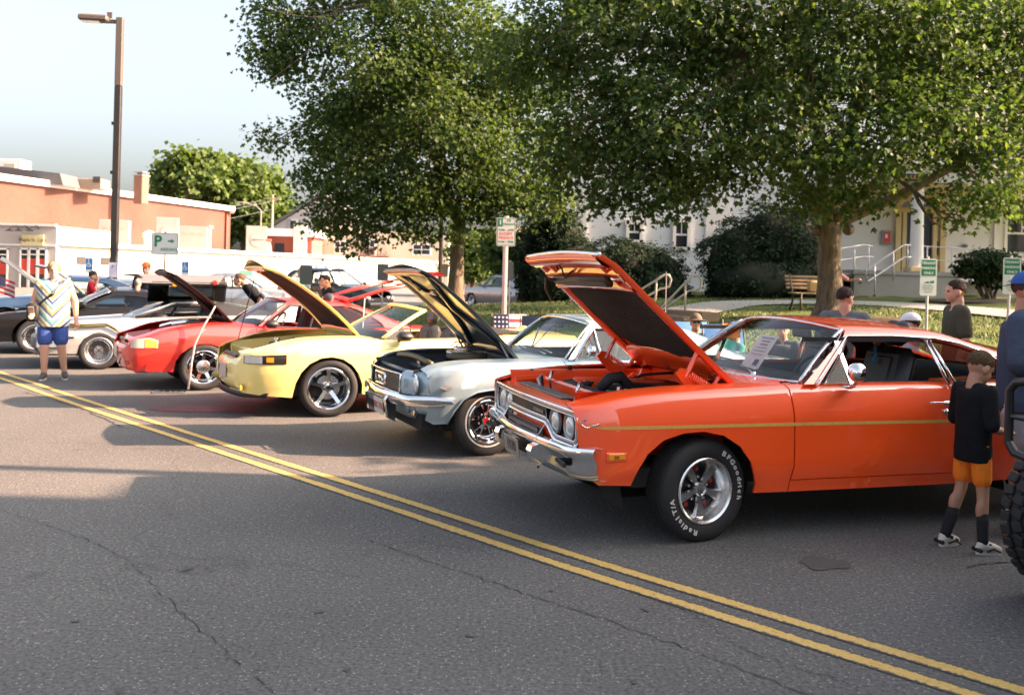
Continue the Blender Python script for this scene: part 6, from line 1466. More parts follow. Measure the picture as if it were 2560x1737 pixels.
q = MB(); q.tube([(x, yB(z)+.008, z) for x, z in ((-.90, .875), (-1.205, 1.160), (-1.5, 1.162), (-1.86, 1.15))], .012, 6); q.tube([(x, yB(z)+.002, z) for x, z in ((-1.20, .872), (-1.205, 1.15))], .012, 6); pair('vent_post', q, chrome, BC, smooth=True)
q = MB(); q.lathe([(0, .03), (.05, .025), (.062, -.02), (0, -.02)], 18, 'X', (-1.0, .93, .965)); q.tube([(-1.0, .92, .93), (-1.02, .87, .885)], .014, 8); obj('door_mirror', q, chrome, BC, smooth=True)
for y in (.40, -.2): q = MB(); q.tube([(-.78, y, .895), (-.83, y-.3, .91)], .007, 6); q.tube([(-.80, y+.1, .915), (-.90, y-.40, .925)], .005, 5); obj('wiper', q, dull_chrome, BC, smooth=True)
# nose: V fascia with headlamp buckets, grille, corral badge
def fb(y): a = abs(y); return .765-.03*(a/.5)**2 if a < .5 else .735-.165*((a-.5)/.295)
q = MB()
for s in (-1, 1):
    q.grid([[(fb(y)-d, s*y, z) for y in np.linspace(.47, .797, 9)] for z, d in ((.56, .01), (.60, .0), (.70, .0), (.745, .02), (.77, .06))], flip=s > 0)
q.grid([[(fb(y)-d-.01, y, z) for y in np.linspace(-.785, .785, 25)] for z, d in ((.565, .0), (.545, .02), (.52, .06))], flip=True); q.grid([[(fb(y)-.07-d, y, z) for y in np.linspace(-.74, .74, 25)] for z, d in ((.50, -.0), (.42, .0), (.34, .04), (.30, .10))], flip=True)
obj('front_fascia', q, ice, BC, smooth=True)
q = MB(); q.grid([[(fb(y)-.05, y, z) for y in np.linspace(-.47, .47, 12)] for z in (.555, .735)], flip=True); gr = obj('grille', q, satin_black, BC)
for k in range(10): q = MB(); z = .572+.0165*k; q.grid([[(fb(y)-.03, y, z+d) for y in np.linspace(-.46, .46, 12)] for d in (-.003, .003)], flip=True); obj('grille_bar', q, grey_metal, gr)
q = MB(); P = [(fb(y)+.004, y, z) for y, z in dense([(-.47, .555), (.47, .555), (.49, .735), (-.49, .735), (-.47, .555)], .05)]; q.tube(P, .009, 6); obj('grille_surround', q, chrome, BC, smooth=True)
q = MB(); c = [(-.155, .60), (.155, .60), (.15, .70), (-.15, .70), (-.155, .60)]; q.tube([(fb(0)+.02, y, z) for y, z in dense(c, .04)], .014, 6); q.tube([(fb(0)+.022, -.08, .635), (fb(0)+.026, -.03, .672), (fb(0)+.024, .05, .655), (fb(0)+.024, .09, .63)], .012, 6); q.tube([(fb(0)+.024, -.02, .665), (fb(0)+.022, -.04, .62)], .007, 5); q.tube([(fb(0)+.024, .04, .655), (fb(0)+.022, .06, .615)], .007, 5); obj('grille_badge', q, chrome, BC, smooth=True)
for s in (-1, 1):
    q = MB(); q.lathe([(0, .0), (.074, .004), (.098, .02), (.094, .034), (.086, .032), (.082, .02)], 28, 'X', (.635, s*.655, .655)); hl = obj('headlight', q, ice, BC, angle=50); q = MB(); q.lathe([(.082, .012), (.06, .028), (0, .040)], 24, 'X', (.635, s*.655, .655)); obj('lens', q, lens, hl, smooth=True)
    for k in range(3): q = MB(); q.bbox((fb(.54)+.004, s*(.515+.025*k), .66), (.008, .010, .09), .003, rz=-s*.4); obj('gill', q, ice, BC)
    q = MB(); q.lathe([(.0, .0), (.032, .006), (.034, -.004)], 16, 'X', (fb(.6)-.05, s*.56, .385)); tl = obj('turn_signal', q, amber, BC); q = MB(); q.lathe([(.034, -.01), (.044, .006), (.036, .014)], 18, 'X', (fb(.6)-.05, s*.56, .385)); obj('bezel', q, chrome, tl)
def bb_(y): a = abs(y); return .83-.05*(a/.6)**2-(.0 if a < .66 else .34*((a-.66)/.22)**1.4)
rows = []
for y in np.concatenate([np.linspace(-.885, -.68, 9), np.linspace(-.6, .6, 17), np.linspace(.68, .885, 9)]):
    x = bb_(y); dz = .012*math.exp(-((abs(y)-.42)/.15)**2); h = .045*(1 if abs(y) < .8 else 1-.5*(abs(y)-.8)/.085)
    rows.append([(x-.06, y*.99, .515+h*.6), (x-.02, y, .515+h), (x, y, .515+h*.6-dz), (x+.002, y, .515-h*.2-dz), (x-.02, y, .515-h-dz), (x-.06, y*.99, .515-h)])
q = MB(); q.grid(rows); obj('front_bumper', q, chrome, BC, angle=60)
for s in (-1, 1): q = MB(); q.prism([(.02, .10), (.05, .05), (.02, -.12), (-.05, -.15), (-.05, .10)], -.035, .035, M=Matrix.Translation((.79, s*.33, .43)) @ Matrix.Rotation(PI/2, 4, 'X')); obj('bumper_guard', q, chrome, BC, angle=30)
license_plate(BC, (.80, 0, .385), (0, R(6), 0), '7RC\u00b7776', mat('plate_white', (.62,.57,.50), .5, var=.06), mat('plate_red', (.45,.08,.05), .5), size=.085)
q = MB(); y = SB.P(.42, SB.v(.42, .64))[1]+.004; q.prism([(.49, .645), (.425, .668), (.355, .645), (.425, .618)], -.001, .007, M=Matrix.Translation((0, y, 0)) @ Matrix.Rotation(-PI/2, 4, 'X') @ Matrix.Scale(-1, 4, (0, 1, 0)) if False else Matrix(((1, 0, 0, 0), (0, 0, 1, y), (0, 1, 0, 0), (0, 0, 0, 1)))); obj('fender_emblem', q, grey_metal, BC)
engine_bay(BC, steel_in, .66, -.42, .63, .80, .855)
q = MB(); q.lathe([(0, .83), (.20, .83), (.205, .84), (.205, .875), (.19, .885), (.0, .888)], 28, 'Z', (-.10, 0, 0)); ac = obj('air_cleaner', q, mat('filter_tan', (.22,.17,.11), .7, var=.2), BC, smooth=False, angle=40); q = MB(); q.lathe([(.21, .885), (.2, .897), (0, .90)], 28, 'Z', (-.10, 0, 0)); obj('chrome_lid', q, chrome, ac, smooth=True)
q = MB(); q.bbox((-.08, 0, .925), (.22, .16, .03), .01); q.tube([(-.15, -.06, .95), (-.1, -.06, .985), (0, -.06, .985), (.05, -.06, .94)], .008, 6); q.tube([(-.15, .06, .95), (-.1, .06, .985), (0, .06, .985), (.05, .06, .94)], .008, 6); obj('throttle_bracket', q, dull_chrome, BC, smooth=True)
q = MB(); q.tube([(.45, y_, .80+.05*math.cos(y_*2.3)) for y_ in np.linspace(-.5, .5, 12)], .03, 8); obj('radiator_frame', q, mat('olive_frame', (.07,.065,.03), .5), BC, smooth=True)
h, I = open_hood(BC, ice, (-.405, 0, .852), 47.6, 1.30, .64, .086, (.10, 14), steel_in, .05, 'x', taper=.03)
for s in (-1, 1): q = MB(); q.tube([(-.30, s*.60, .86), (-.20, s*.60, 1.03)], .012, 6); q.tube([(-.40, s*.60, .84), (-.30, s*.60, .86)], .014, 6); obj('hood_hinge', q, grey_metal, BC)
q = MB(); q.tube([I(1.15, -.1, .06), I(1.05, .05, .09), I(.95, .0, .05)], .012, 6); q.tube([I(1.2, .0, .07), I(1.0, -.1, .08)], .010, 6); obj('hood_latch', q, satin_black, h)
dash_floor(BC, -.98, .88, .70, -2.8); seat(BC, -1.55, .34, .50, mat('blue_vinyl', (.05,.08,.10), .5), False); seat(BC, -1.55, -.34, .50, MATS['blue_vinyl'], False); steering(BC, -1.20, .34, .86)
q = MB(); q.bbox((-1.12, 0, 1.16), (.03, .20, .05), .015); q.tube([(-1.1, 0, 1.18), (-1.0, 0, 1.1), (-.82, 0, .92)], .006, 5); obj('rear_view_mirror', q, satin_black, BC)
underbody(BC, .60, -3.6, 1.42, .24, .38, [(0, .31, .40), (-2.72, .31, .38)])
wheels4(BC, 2.72, .735, .318, .194, .19, 'styled', R(3), full=True, white=(.222, .238))

# ------------------------------------------------------------------ yellow convertible
yel = paint('yellow_paint', (.92, .74, .25), 0, .5)
YC = thing('convertible', 'bright yellow convertible with raised hood and chrome star wheels', 'car', (-2.456, 11.452, 0), R(209))
arY = [(.430, .235), (.405, .40), (.352, .52), (.26, .615), (.131, .675), (0, .688), (-.13, .66), (-.24, .59), (-.33, .48), (-.375, .36), (-.385, .25)]
SY, dY = car_shell(YC, yel, [(1.0, .40), (.95, .60), (.88, .74), (.75, .83), (.5, .90), (.2, .925), (-1.5, .925), (-2.6, .93), (-3.5, .85)], [(1.0, .70), (.88, .735), (.75, .768), (.5, .84), (.23, .882), (-.05, .893), (-.4, .889), (-.66, .862), (-1.6, .868), (-2.4, .895), (-3.5, .86)],
    [(0, .07), (.22, .06), (.40, .02), (.56, .0), (.60, .0), (.74, .005), (.765, .016), (.82, .045), (.90, .11)], .07, .10, [(1, .25), (.9, .5), (.75, .60), (.4, .63), (-4, .66)],
    [(.94, 'v', 3), (.95, .66), (.97, .60), (.985, .50), (.98, .36), (.93, .285), (.70, .255)], arY, (-.560, -1.80), .225, .30, (-2.573, .325, .38), -3.40)
# bumper skin across the nose
def fy(y): a = abs(y); return 1.01-.05*(a/.5)**2 if a < .5 else .96-.42*((a-.5)/.42)**2
q = MB(); q.grid([[(fy(y)-d, y, z) for y in np.linspace(-.80, .80, 33)] for z, d in ((.66, .10), (.63, .04), (.60, .01), (.53, .0), (.50, .012), (.44, .005), (.36, .0), (.32, .03), (.285, .06))], flip=True); obj('front_bumper', q, yel, YC, smooth=True)
q = MB(); q.grid([[(fy(y)-.03-d, y, z) for y in np.linspace(-.82, .82, 25)] for z, d in ((.29, .0), (.235, -.03), (.225, .1))], flip=True); obj('chin_spoiler', q, black_plas, YC, smooth=True)
q = MB(); q.bbox((.91, 0, .655), (.06, .62, .06), .02); obj('grille', q, satin_black, YC)
for s in (-1, 1):
    P = lambda y, z: SY.P(.9, 1)
    def hp(t, z): x = lerp(.93, .515, t); return (x, s*(SY.P(x, SY.v(x, z))[1]+.006), z)
    q = MB(); q.grid([[hp(t, lerp(lerp(.612, .612, t), lerp(.70, .722, t), u)) for t in np.linspace(0, 1, 12)] for u in np.linspace(0, 1, 5)], flip=s > 0); hl = obj('headlight', q, mat('smoked_lamp', (.02,.018,.017), .12, coat=1), YC, smooth=True)
    q = MB(); q.grid([[(lambda p: (p[0]+.004, p[1]+s*.004, p[2]))(hp(t, lerp(.62, .70, u))) for t in np.linspace(.02, .40, 6)] for u in (0, 1)], flip=s > 0); obj('reflector', q, lens, hl, smooth=True)
    q = MB(); q.grid([[(lambda p: (p[0]+.004, p[1]+s*.006, p[2]))(hp(t, lerp(.635, .69, u))) for t in np.linspace(.5, .68, 4)] for u in (0, 1)], flip=s > 0); obj('turn_lens', q, amber, hl)
    q = MB(); q.bbox((fy(.6)-.01, s*.62, .345), (.04, .26, .07), .03, rz=-s*.45); obj('fog_light', q, mat('yellow_fog', (.35,.24,.03), .25, coat=1), YC)
license_plate(YC, (1.005, 0, .49), (0, 0, 0), 'MY 01 GT', mat('plate_white', (.6,.6,.6), .5), mat('plate_dark', (.1,.1,.1), .5), size=.06) if False else None
q = MB(); q.bbox((1.012, 0, .485), (.008, .31, .155), .003); obj('license_plate', q, mat('plate_pink', (.55,.47,.48), .5, var=.15, vscale=20), YC)
cowl(YC, yel, -.45, -.68, .66, .868, .865, .08)
w = winpatch((-.68, .72, .865), (-.50, .868), (-1.27, .56, 1.19), (-1.10, 1.245), up=.02); obj('windshield', mbgrid(w), car_glass, YC, smooth=True)
q = MB()
for j in (0, 24): q.tube([(lerp(w[0][j][0], w[-1][j][0], t), lerp(w[0][j][1], w[-1][j][1], t)*1.015, lerp(w[0][j][2], w[-1][j][2], t)+.012+.015*math.sin(PI*t)) for t in np.linspace(0, 1, 8)], .034, 8, flat=.7)
q.tube([(p[0]-.02, p[1], p[2]+.006) for p in w[-1]], .036, 8, flat=.6); obj('windshield_frame', q, yel, YC, smooth=True)
q = MB(); q.tube([(p[0]-.045, p[1], p[2]-.014) for p in w[-1]], .016, 6); q.tube(w[0], .02, 6, flat=.5); obj('header_seal', q, black_rub, YC, smooth=True)
q = MB(); V = [(-.66, .80, .865), (-.95, .70, 1.01), (-.95, .80, .868)]; q.add(V, [(0, 2, 1)]); pair('quarter_sail', q, black_plas, YC)
q = MB(); q.bbox((-.86, .97, .915), (.20, .17, .11), .05); q.tube([(-.86, .90, .885), (-.84, .84, .87)], .03, 8); obj('door_mirror', q, black_plas, YC, smooth=True)
q = MB(); q.tube(polyline3(SY, [(x, 'v', 2.15) for x in np.linspace(-.62, -2.3, 12)], 0), .010, 5); pair('belt_seal', q, black_rub, YC, smooth=True)
deck(YC, yel, SY, -2.75, -3.40)
q = MB(); q.grid([[(x, a*.72, .88+dz*(1-.5*a*a)) for a in np.linspace(-1, 1, 13)] for x, dz in ((-1.95, .0), (-2.0, .06), (-2.2, .10), (-2.5, .085), (-2.75, .03), (-2.78, -.01))], flip=True); obj('folded_top', q, mat('soft_top_black', (.014,.014,.015), .85, var=.3, vscale=9), YC, smooth=True)
dash_floor(YC, -.90, .90, .72, -2.4)
for s in (1, -1): seat(YC, -1.42, s*.36, .34, mat('grey_leather', (.045,.042,.040), .45, var=.2), True)
q = MB(); q.bbox((-2.05, 0, .62), (.2, 1.3, .4), .06); obj('rear_bench', q, MATS['grey_leather'], YC, angle=40); steering(YC, -1.08, .36, .88)
engine_bay(YC, yel, .80, -.45, .62, .78, .875)
open_hood(YC, yel, (-.455, 0, .872), 49, 1.36, .64, .155, (.16, 14), yel, .10, 'liner', taper=.16)
q = MB(); q.tube([(.78, -.30, .80), (.66, -.30, 1.3), (.60, -.28, 1.58), (.52, -.25, 1.66)], .006, 6); obj('prop_rod', q, satin_black, YC)
underbody(YC, .8, -3.3, 1.5, .24, .36, [(.02, .325, .41), (-2.573, .325, .39)])
wheels4(YC, 2.573, .79, .328, .232, .235, 'star5', R(-12), full=True)
# ------------------------------------------------------------------ red hatchback
redp = paint('red_paint', (.72, .022, .012), 0, .5)
RC = thing('hatchback', 'glossy red hatchback with hood and rear hatch raised', 'car', (-4.524, 13.417, 0), R(209))
arR = [(.395, .255), (.37, .40), (.30, .51), (.20, .585), (.08, .628), (-.04, .635), (-.16, .60), (-.26, .53), (-.34, .42), (-.38, .28)]
SR_, dR_ = car_shell(RC, redp, [(1.0, .55), (.95, .70), (.85, .79), (.6, .84), (.2, .862), (-2.6, .862), (-3.3, .80)], [(1.0, .66), (.86, .70), (.73, .742), (.54, .812), (.22, .865), (-.18, .892), (-.4, .888), (-.76, .858), (-1.8, .815), (-2.6, .84), (-3.3, .84)],
    [(0, .08), (.25, .06), (.42, .015), (.55, .0), (.66, .004), (.74, .02), (.80, .045), (.90, .10)], .06, .08, [(1, .50), (.85, .58), (-.4, .62), (-4, .60)],
    [(.93, 'v', 3), (.94, .64), (.985, .58), (.995, .42), (.93, .40), (.90, .30), (.86, .265)], arR, (-.70, -1.72), .25, .31, (-2.553, .31, .36), -3.25)
def fr_(y): a = abs(y); return 1.02-.03*(a/.5)**2 if a < .5 else .99-.30*((a-.5)/.36)**2
q = MB(); q.grid([[(fr_(y)-d, y, z) for y in np.linspace(-.80, .80, 29)] for z, d in ((.60, .10), (.585, .03), (.56, .0), (.45, .0), (.42, .03), (.40, .06), (.31, .04), (.28, .05), (.265, .1))], flip=True); obj('front_bumper', q, redp, RC, smooth=True)
q = MB(); q.grid([[(fr_(y)-.08-d, y, z) for y in np.linspace(-.52, .52, 13)] for z, d in ((.59, 0), (.66, .03), (.70, .08))], flip=True); obj('header_panel', q, redp, RC, smooth=True)
q = MB(); q.bbox((.925, 0, .645), (.03, .60, .05), .01); obj('grille', q, satin_black, RC)
for s in (-1, 1):
    def hp(t, z): x = lerp(.925, .60, t); return (x-.03*(z-.58), s*(SR_.P(x, SR_.v(x, z))[1]+.006), z)
    q = MB(); q.grid([[hp(t, lerp(.582, lerp(.69, .715, min(1, 2*t))-.12*max(0, t-.72), u)) for t in np.linspace(0, 1, 12)] for u in np.linspace(0, 1, 4)], flip=s > 0); hl = obj('headlight', q, mat('warm_lens', (.62,.56,.48), .15, .1, coat=1), RC, smooth=True)
    q = MB(); q.grid([[(lambda p: (p[0]+.003, p[1]+s*.004, p[2]))(hp(t, lerp(.588, .70-.15*max(0, t-.72), u))) for t in np.linspace(.52, .97, 7)] for u in (0, 1)], flip=s > 0); obj('turn_lens', q, mat('orange_lens', (.85,.38,.05), .2, coat=1), hl, smooth=True)
q = MB(); q.bbox((1.025, 0, .49), (.008, .31, .15), .003); obj('license_plate', q, MATS['plate_white'], RC)
cowl(RC, redp, -.42, -.78, .62, .885, .868)
RR = Surf([(0, .80), (-4, .80)], [(-.8, 1.205), (-1.2, 1.212), (-1.6, 1.212), (-2.1, 1.185), (-2.45, 1.08), (-2.85, .92), (-3.1, .86)], lambda x, z: (z-.82)*.58, R=.06, rw=.10, yin=0, crown=[(-1, .035), (-2, .03), (-2.8, .01)])
greenhouse(RC, redp, RR, [(-.72, .86), (-1.14, 1.155), (-1.19, 'v', 1.3), (-1.19, 'v', 2), (-1.09, 'v', 2.5), (-1.06, 'v', 3), (-2.06, 'v', 3), (-2.1, 'v', 2.4), (-2.14, 'v', 2.1), (-2.5, 'v', 2.0), (-2.9, 'v', 2.0), (-3.0, .84), (-2.60, .83), (-2.56, .90), (-2.42, 1.0), (-2.2, 1.12), (-2.08, 1.145), (-1.3, 1.150), (-1.22, 1.148), (-.82, .86)],
    ((-.74, .70, .872), (-.55, .875), (-1.18, .565, 1.185), (-1.07, 1.235)), None, trim=black_plas)
yR = lambda z: .80-(z-.82)*.58
sidewin(RC, [(-1.76, .815), (-1.74, 1.14), (-2.08, 1.14), (-2.42, .99), (-2.58, .84)], lambda z: yR(z)-.008, tint_glass, 'quarter_window', black_plas)
q = MB(); q.tube([(x, yR(z)+.004, z) for x, z in ((-.80, .865), (-1.215, 1.150), (-1.70, 1.148))], .018, 6); q.tube([(-1.72, yR(.815)+.004, .815), (-1.73, yR(1.15)+.004, 1.15)], .03, 6); q.tube(polyline3(SR_, [(x, 'v', 2.2) for x in np.linspace(-.72, -2.6, 12)], .002), .012, 6); pair('window_trim', q, black_plas, RC, smooth=True)
q = MB(); q.bbox((-.87, .95, .90), (.20, .15, .12), .05); q.tube([(-.86, .88, .87), (-.86, .82, .86)], .03, 8); obj('door_mirror', q, black_plas, RC, smooth=True)
# raised rear hatch with its glass
q = MB(); rows = []
for x, dz in ((0, 0), (.08, .0)): rows.append([(-x, a*.58, dz+.03*(1-a*a)) for a in np.linspace(-1, 1, 11)])
L_ = 1.18
fr2 = MB()
for s in (-1, 1): fr2.tube([(0, s*.56, 0), (-L_*.5, s*.57, .03), (-L_, s*.58, 0)], .045, 8, flat=.6)
fr2.tube([(0, -.56, .0), (0, 0, .035), (0, .56, 0)], .05, 8, flat=.6)
fr2.grid([[(-x, a*.60, z+.02*(1-a*a)) for a in np.linspace(-1, 1, 11)] for x, z in ((L_-.10, .02), (L_+.05, .03), (L_+.32, -.16), (L_+.33, -.22), (L_+.30, -.2), (L_, -.05))])
hat = obj('rear_hatch', fr2, redp, RC, smooth=True, loc=(-2.10, 0, 1.225), rot=(0, R(14), 0))
q = MB(); q.grid([[(-x, a*.55, .012+.03*(1-a*a)) for a in np.linspace(-1, 1, 9)] for x in np.linspace(.03, L_-.08, 5)]); obj('hatch_glass', q, car_glass, hat, smooth=True)
q = MB(); q.grid([[(-x, a*.62, z) for a in np.linspace(-1, 1, 7)] for x, z in ((L_+.18, .06), (L_+.30, .10), (L_+.42, .02), (L_+.30, .03))]); obj('spoiler', q, redp, hat, smooth=True)
for s in (-1, 1): q = MB(); q.tube([(-2.62, s*.55, .95), (-2.78, s*.56, 1.30)], .010, 6); obj('hatch_strut', q, satin_black, RC)
q = MB(); q.box((-2.75, 0, .80), (.9, 1.2, .04)); q.box((-3.24, 0, .55), (.06, 1.5, .5)); obj('tail_panel', q, redp, RC)
dash_floor(RC, -.92, .88, .72, -2.6)
for s in (1, -1): seat(RC, -1.45, s*.36, .50, mat('grey_cloth', (.06,.06,.065), .9), True)
steering(RC, -1.12, .36, .86)
engine_bay(RC, redp, .85, -.40, .60, .70, .875)
q = MB(); q.bbox((0, 0, .88), (.30, .28, .08), .02); q.tube([(.4, -.2, .80), (.3, .1, .86), (.1, .1, .89)], .04, 8); obj('intake_manifold', q, dull_chrome, RC, angle=40)
open_hood(RC, redp, (-.435, 0, .885), 48, 1.12, .61, .135, (.08, 16), mat('hood_under_dark', (.03,.012,.012), .6), .03, 'v', taper=.02)
underbody(RC, .85, -3.1, 1.4, .25, .38, [(0, .31, .39), (-2.553, .31, .37)])
wheels4(RC, 2.553, .755, .315, .218, .21, 'disc7', R(-4), full=True)
# crooked wooden hood prop standing beside the front wheel
P0 = at(470, 975, 12.2); gx = (428-1280)/2350*12.35
pr = thing('hood_prop', 'bent pale metal hood prop standing on a slotted foot by the red car', 'prop', (gx+.0, 12.4, 0), .3)
def pp_(u, v): p = at(u, v, 12.4); return (p.x-gx, 0, max(p.z, 0))
q = MB(); P = [pp_(468, 974), pp_(477, 900), pp_(484, 862), pp_(500, 825), pp_(527, 778), pp_(533, 766)]
q.tube(P, [.028, .03, .03, .028, .024, .018], 8, flat=.5); obj('stick', q, mat('pale_alloy', (.55,.53,.50), .4, .4), pr, smooth=True)
q = MB(); q.bbox((0, 0, .012), (.42, .20, .012), .004); 
for k in range(5): q.box((-.16+.08*k, 0, .02), (.03, .2, .01))
obj('foot_plate', q, dull_chrome, pr)
# ------------------------------------------------------------------ cars further along and behind
steel = mat('brushed_steel', (.62,.62,.61), .42, .7, var=.06, vscale=30)
blk = paint('black_paint', (.008,.008,.009), 0, .4, 1.3); blk.node_tree.nodes['Principled BSDF'].inputs['Specular IOR Level'].default_value = .15
# angular stainless coupe with its left gull-wing door up
GC = thing('gullwing_coupe', 'brushed steel wedge coupe with gull wing door up and cables along its side', 'car', (-6.857, 15.667, 0), R(204))
arD = [(.315, .25), (.29, .38), (.22, .49), (.12, .555), (0, .575), (-.12, .555), (-.22, .49), (-.29, .39), (-.325, .26)]
SD, dD = car_shell(GC, steel, [(.95, .60), (.85, .82), (.3, .90), (-2.5, .91), (-3.2, .85)], [(.95, .60), (.5, .72), (0, .762), (-.5, .80), (-1.6, .84), (-2.4, .86), (-3.2, .86)], [(0, .06), (.25, .03), (.50, .0), (.51, .0), (.52, .004), (.7, .03), (.9, .09)], .04, .05, [(1, .5), (.8, .72), (-4, .74)],
    [(.90, 'v', 3), (.92, .56), (.93, .45), (.90, .30), (.70, .25)], arD, (-.55, -1.75), .24, .30, (-2.41, .31, .34), -3.15)
q = MB(); q.grid([[(x, a*SD.yin(x), SD.zt(x)+.008+.02*(1-a*a)) for a in np.linspace(-1, 1, 11)] for x in np.linspace(.93, -.55, 10)], flip=True); obj('hood', q, steel, GC, smooth=True)
q = MB(); q.tube(polyline3(SD, [(x, .51) for x in np.linspace(.88, .36, 6)], .004), .014, 6); q.tube(polyline3(SD, [(x, .51) for x in np.linspace(-.36, -3.1, 12)], .004), .014, 6); pair('rub_strip', q, satin_black, GC)
q = MB(); q.bbox((.90, 0, .44), (.14, 1.66, .22), .05); q.bbox((.88, 0, .28), (.12, 1.6, .10), .04); obj('front_bumper', q, mat('dark_steel', (.20,.20,.20), .5, .5), GC, angle=40)
GS = Surf([(0, .80), (-4, .80)], [(-.5, 1.08), (-1.0, 1.085), (-1.6, 1.08), (-2.2, 1.0), (-2.9, .90)], lambda x, z: (z-.84)*.9, R=.05, rw=.08, yin=0, crown=.03)
greenhouse(GC, mat('dark_grey_trim', (.03,.03,.032), .45), GS, [(-.52, .84), (-1.06, 1.02), (-1.10, 'v', 2), (-1.04, 'v', 3), (-1.9, 'v', 3), (-2.0, 'v', 2), (-2.8, 'v', 2), (-2.8, .86), (-1.9, .86), (-1.8, 1.0), (-1.12, 1.01), (-.66, .85)], ((-.56, .74, .83), (-.36, .82), (-1.12, .60, 1.05), (-1.04, 1.09)), ((-2.8, .60, .88), (-2.85, .89), (-2.0, .56, 1.02), (-1.95, 1.05)))
q = MB(); q.tube([(-.50, .76, .83), (-.80, .70, .94), (-1.13, .62, 1.06)], .035, 8, flat=.6); q.tube([(-1.13, .62, 1.06), (-1.6, .62, 1.06)], .02, 6); pair('pillar', q, steel, GC, smooth=True)
q = MB(); q.tube([(-.50, .5, .845), (-.75, .3, .93), (-.95, .2, 1.0)], .014, 6); obj('wiper', q, mat('pale_wiper', (.5,.42,.3), .4), GC)
dg = mat('door_trim_grey', (.035,.034,.033), .6)
q = MB(); q.add([(-.72, .30, 1.06), (-1.95, .30, 1.06), (-1.95, .52, 1.42), (-.80, .52, 1.42), (-1.05, .36, 1.16), (-1.75, .36, 1.16), (-1.75, .47, 1.34), (-1.05, .47, 1.34)], [(0, 1, 5, 4), (1, 2, 6, 5), (2, 3, 7, 6), (3, 0, 4, 7)]); gd = obj('gullwing_door', q, dg, GC)
q = MB(); q.bbox((-1.32, .74, 1.43), (1.20, .52, .09), .03, rot=Matrix.Rotation(R(-8), 3, 'X')); obj('door_inner_trim', q, dg, gd)
q = MB(); q.add([(-.60, 1.00, 1.385), (-1.78, 1.00, 1.385), (-1.88, .98, 1.53), (-.48, .98, 1.53), (-1.86, .50, 1.52), (-.5, .50, 1.52)], [(0, 3, 2, 1), (3, 5, 4, 2)]); obj('door_skin', q, mat('shaded_steel', (.20,.20,.215), .5, .2), gd)  # same steel as the body, darkened so the skin looks shaded
q = MB(); q.prism([(-.25, 1.50), (-.52, 1.53), (-.62, 1.47)], .70, 1.0, M=Matrix(((1, 0, 0, 0), (0, 0, 1, 0), (0, 1, 0, 0), (0, 0, 0, 1)))); obj('door_tip', q, satin_black, gd)
for x, m in ((-1.10, amber), (-1.72, red_lens)): q = MB(); q.lathe([(.04, 0), (.035, .02), (0, .025)], 12, 'Y', (x, 1.0, 1.37 if m is amber else 1.41)); obj('door_lamp', q, m, gd)
q = MB(); q.box((-1.35, .41, 1.25), (1.25, .03, .40), rot=Matrix.Rotation(R(-32), 3, 'X')); obj('door_glass', q, tint_glass, gd)
q = MB(); P = [(.66, .80, .52), (.62, .87, .66), (.48, .905, .70), (.2, .91, .68), (-.12, .915, .70), (-.26, .92, .62), (-.36, .92, .50), (-.44, .925, .44)]; q.tube(P, .018, 6); q.tube([(x+.03, y+.01, z+.03) for x, y, z in P], .012, 6); obj('side_cable', q, mat('olive_cable', (.10,.09,.02), .6), GC, smooth=True)
q = MB(); q.bbox((.72, .88, .46), (.36, .05, .24), .02); q.bbox((.74, .91, .49), (.20, .02, .12), .01); obj('equipment_box', q, mat('grey_blue_box', (.16,.20,.22), .5), GC)
dash_floor(GC, -.9, .86, .74, -2.2); seat(GC, -1.4, .36, .46, mat('grey_leather', (.045,.042,.040), .45), False); seat(GC, -1.4, -.36, .46, MATS['grey_leather'], False); steering(GC, -1.1, .36, .82)
underbody(GC, .85, -3.1, 1.5, .22, .34, [(0, .30, .34), (-2.41, .31, .35)])
wheels4(GC, 2.41, .80, .298, .205, .20, 'turbine', 0, rim=dull_chrome, full=True)
q = MB(); q.bbox((-3.0, 0, .98), (.5, 1.3, .34), .05); q.tube([(-2.9, -.5, 1.1), (-2.7, -.3, 1.2), (-2.7, .2, 1.15)], .04, 8); q.bbox((-3.1, .25, 1.15), (.3, .25, .2), .04); obj('rear_machine', q, mat('pale_machine', (.50,.49,.47), .5, .2), GC, angle=40)

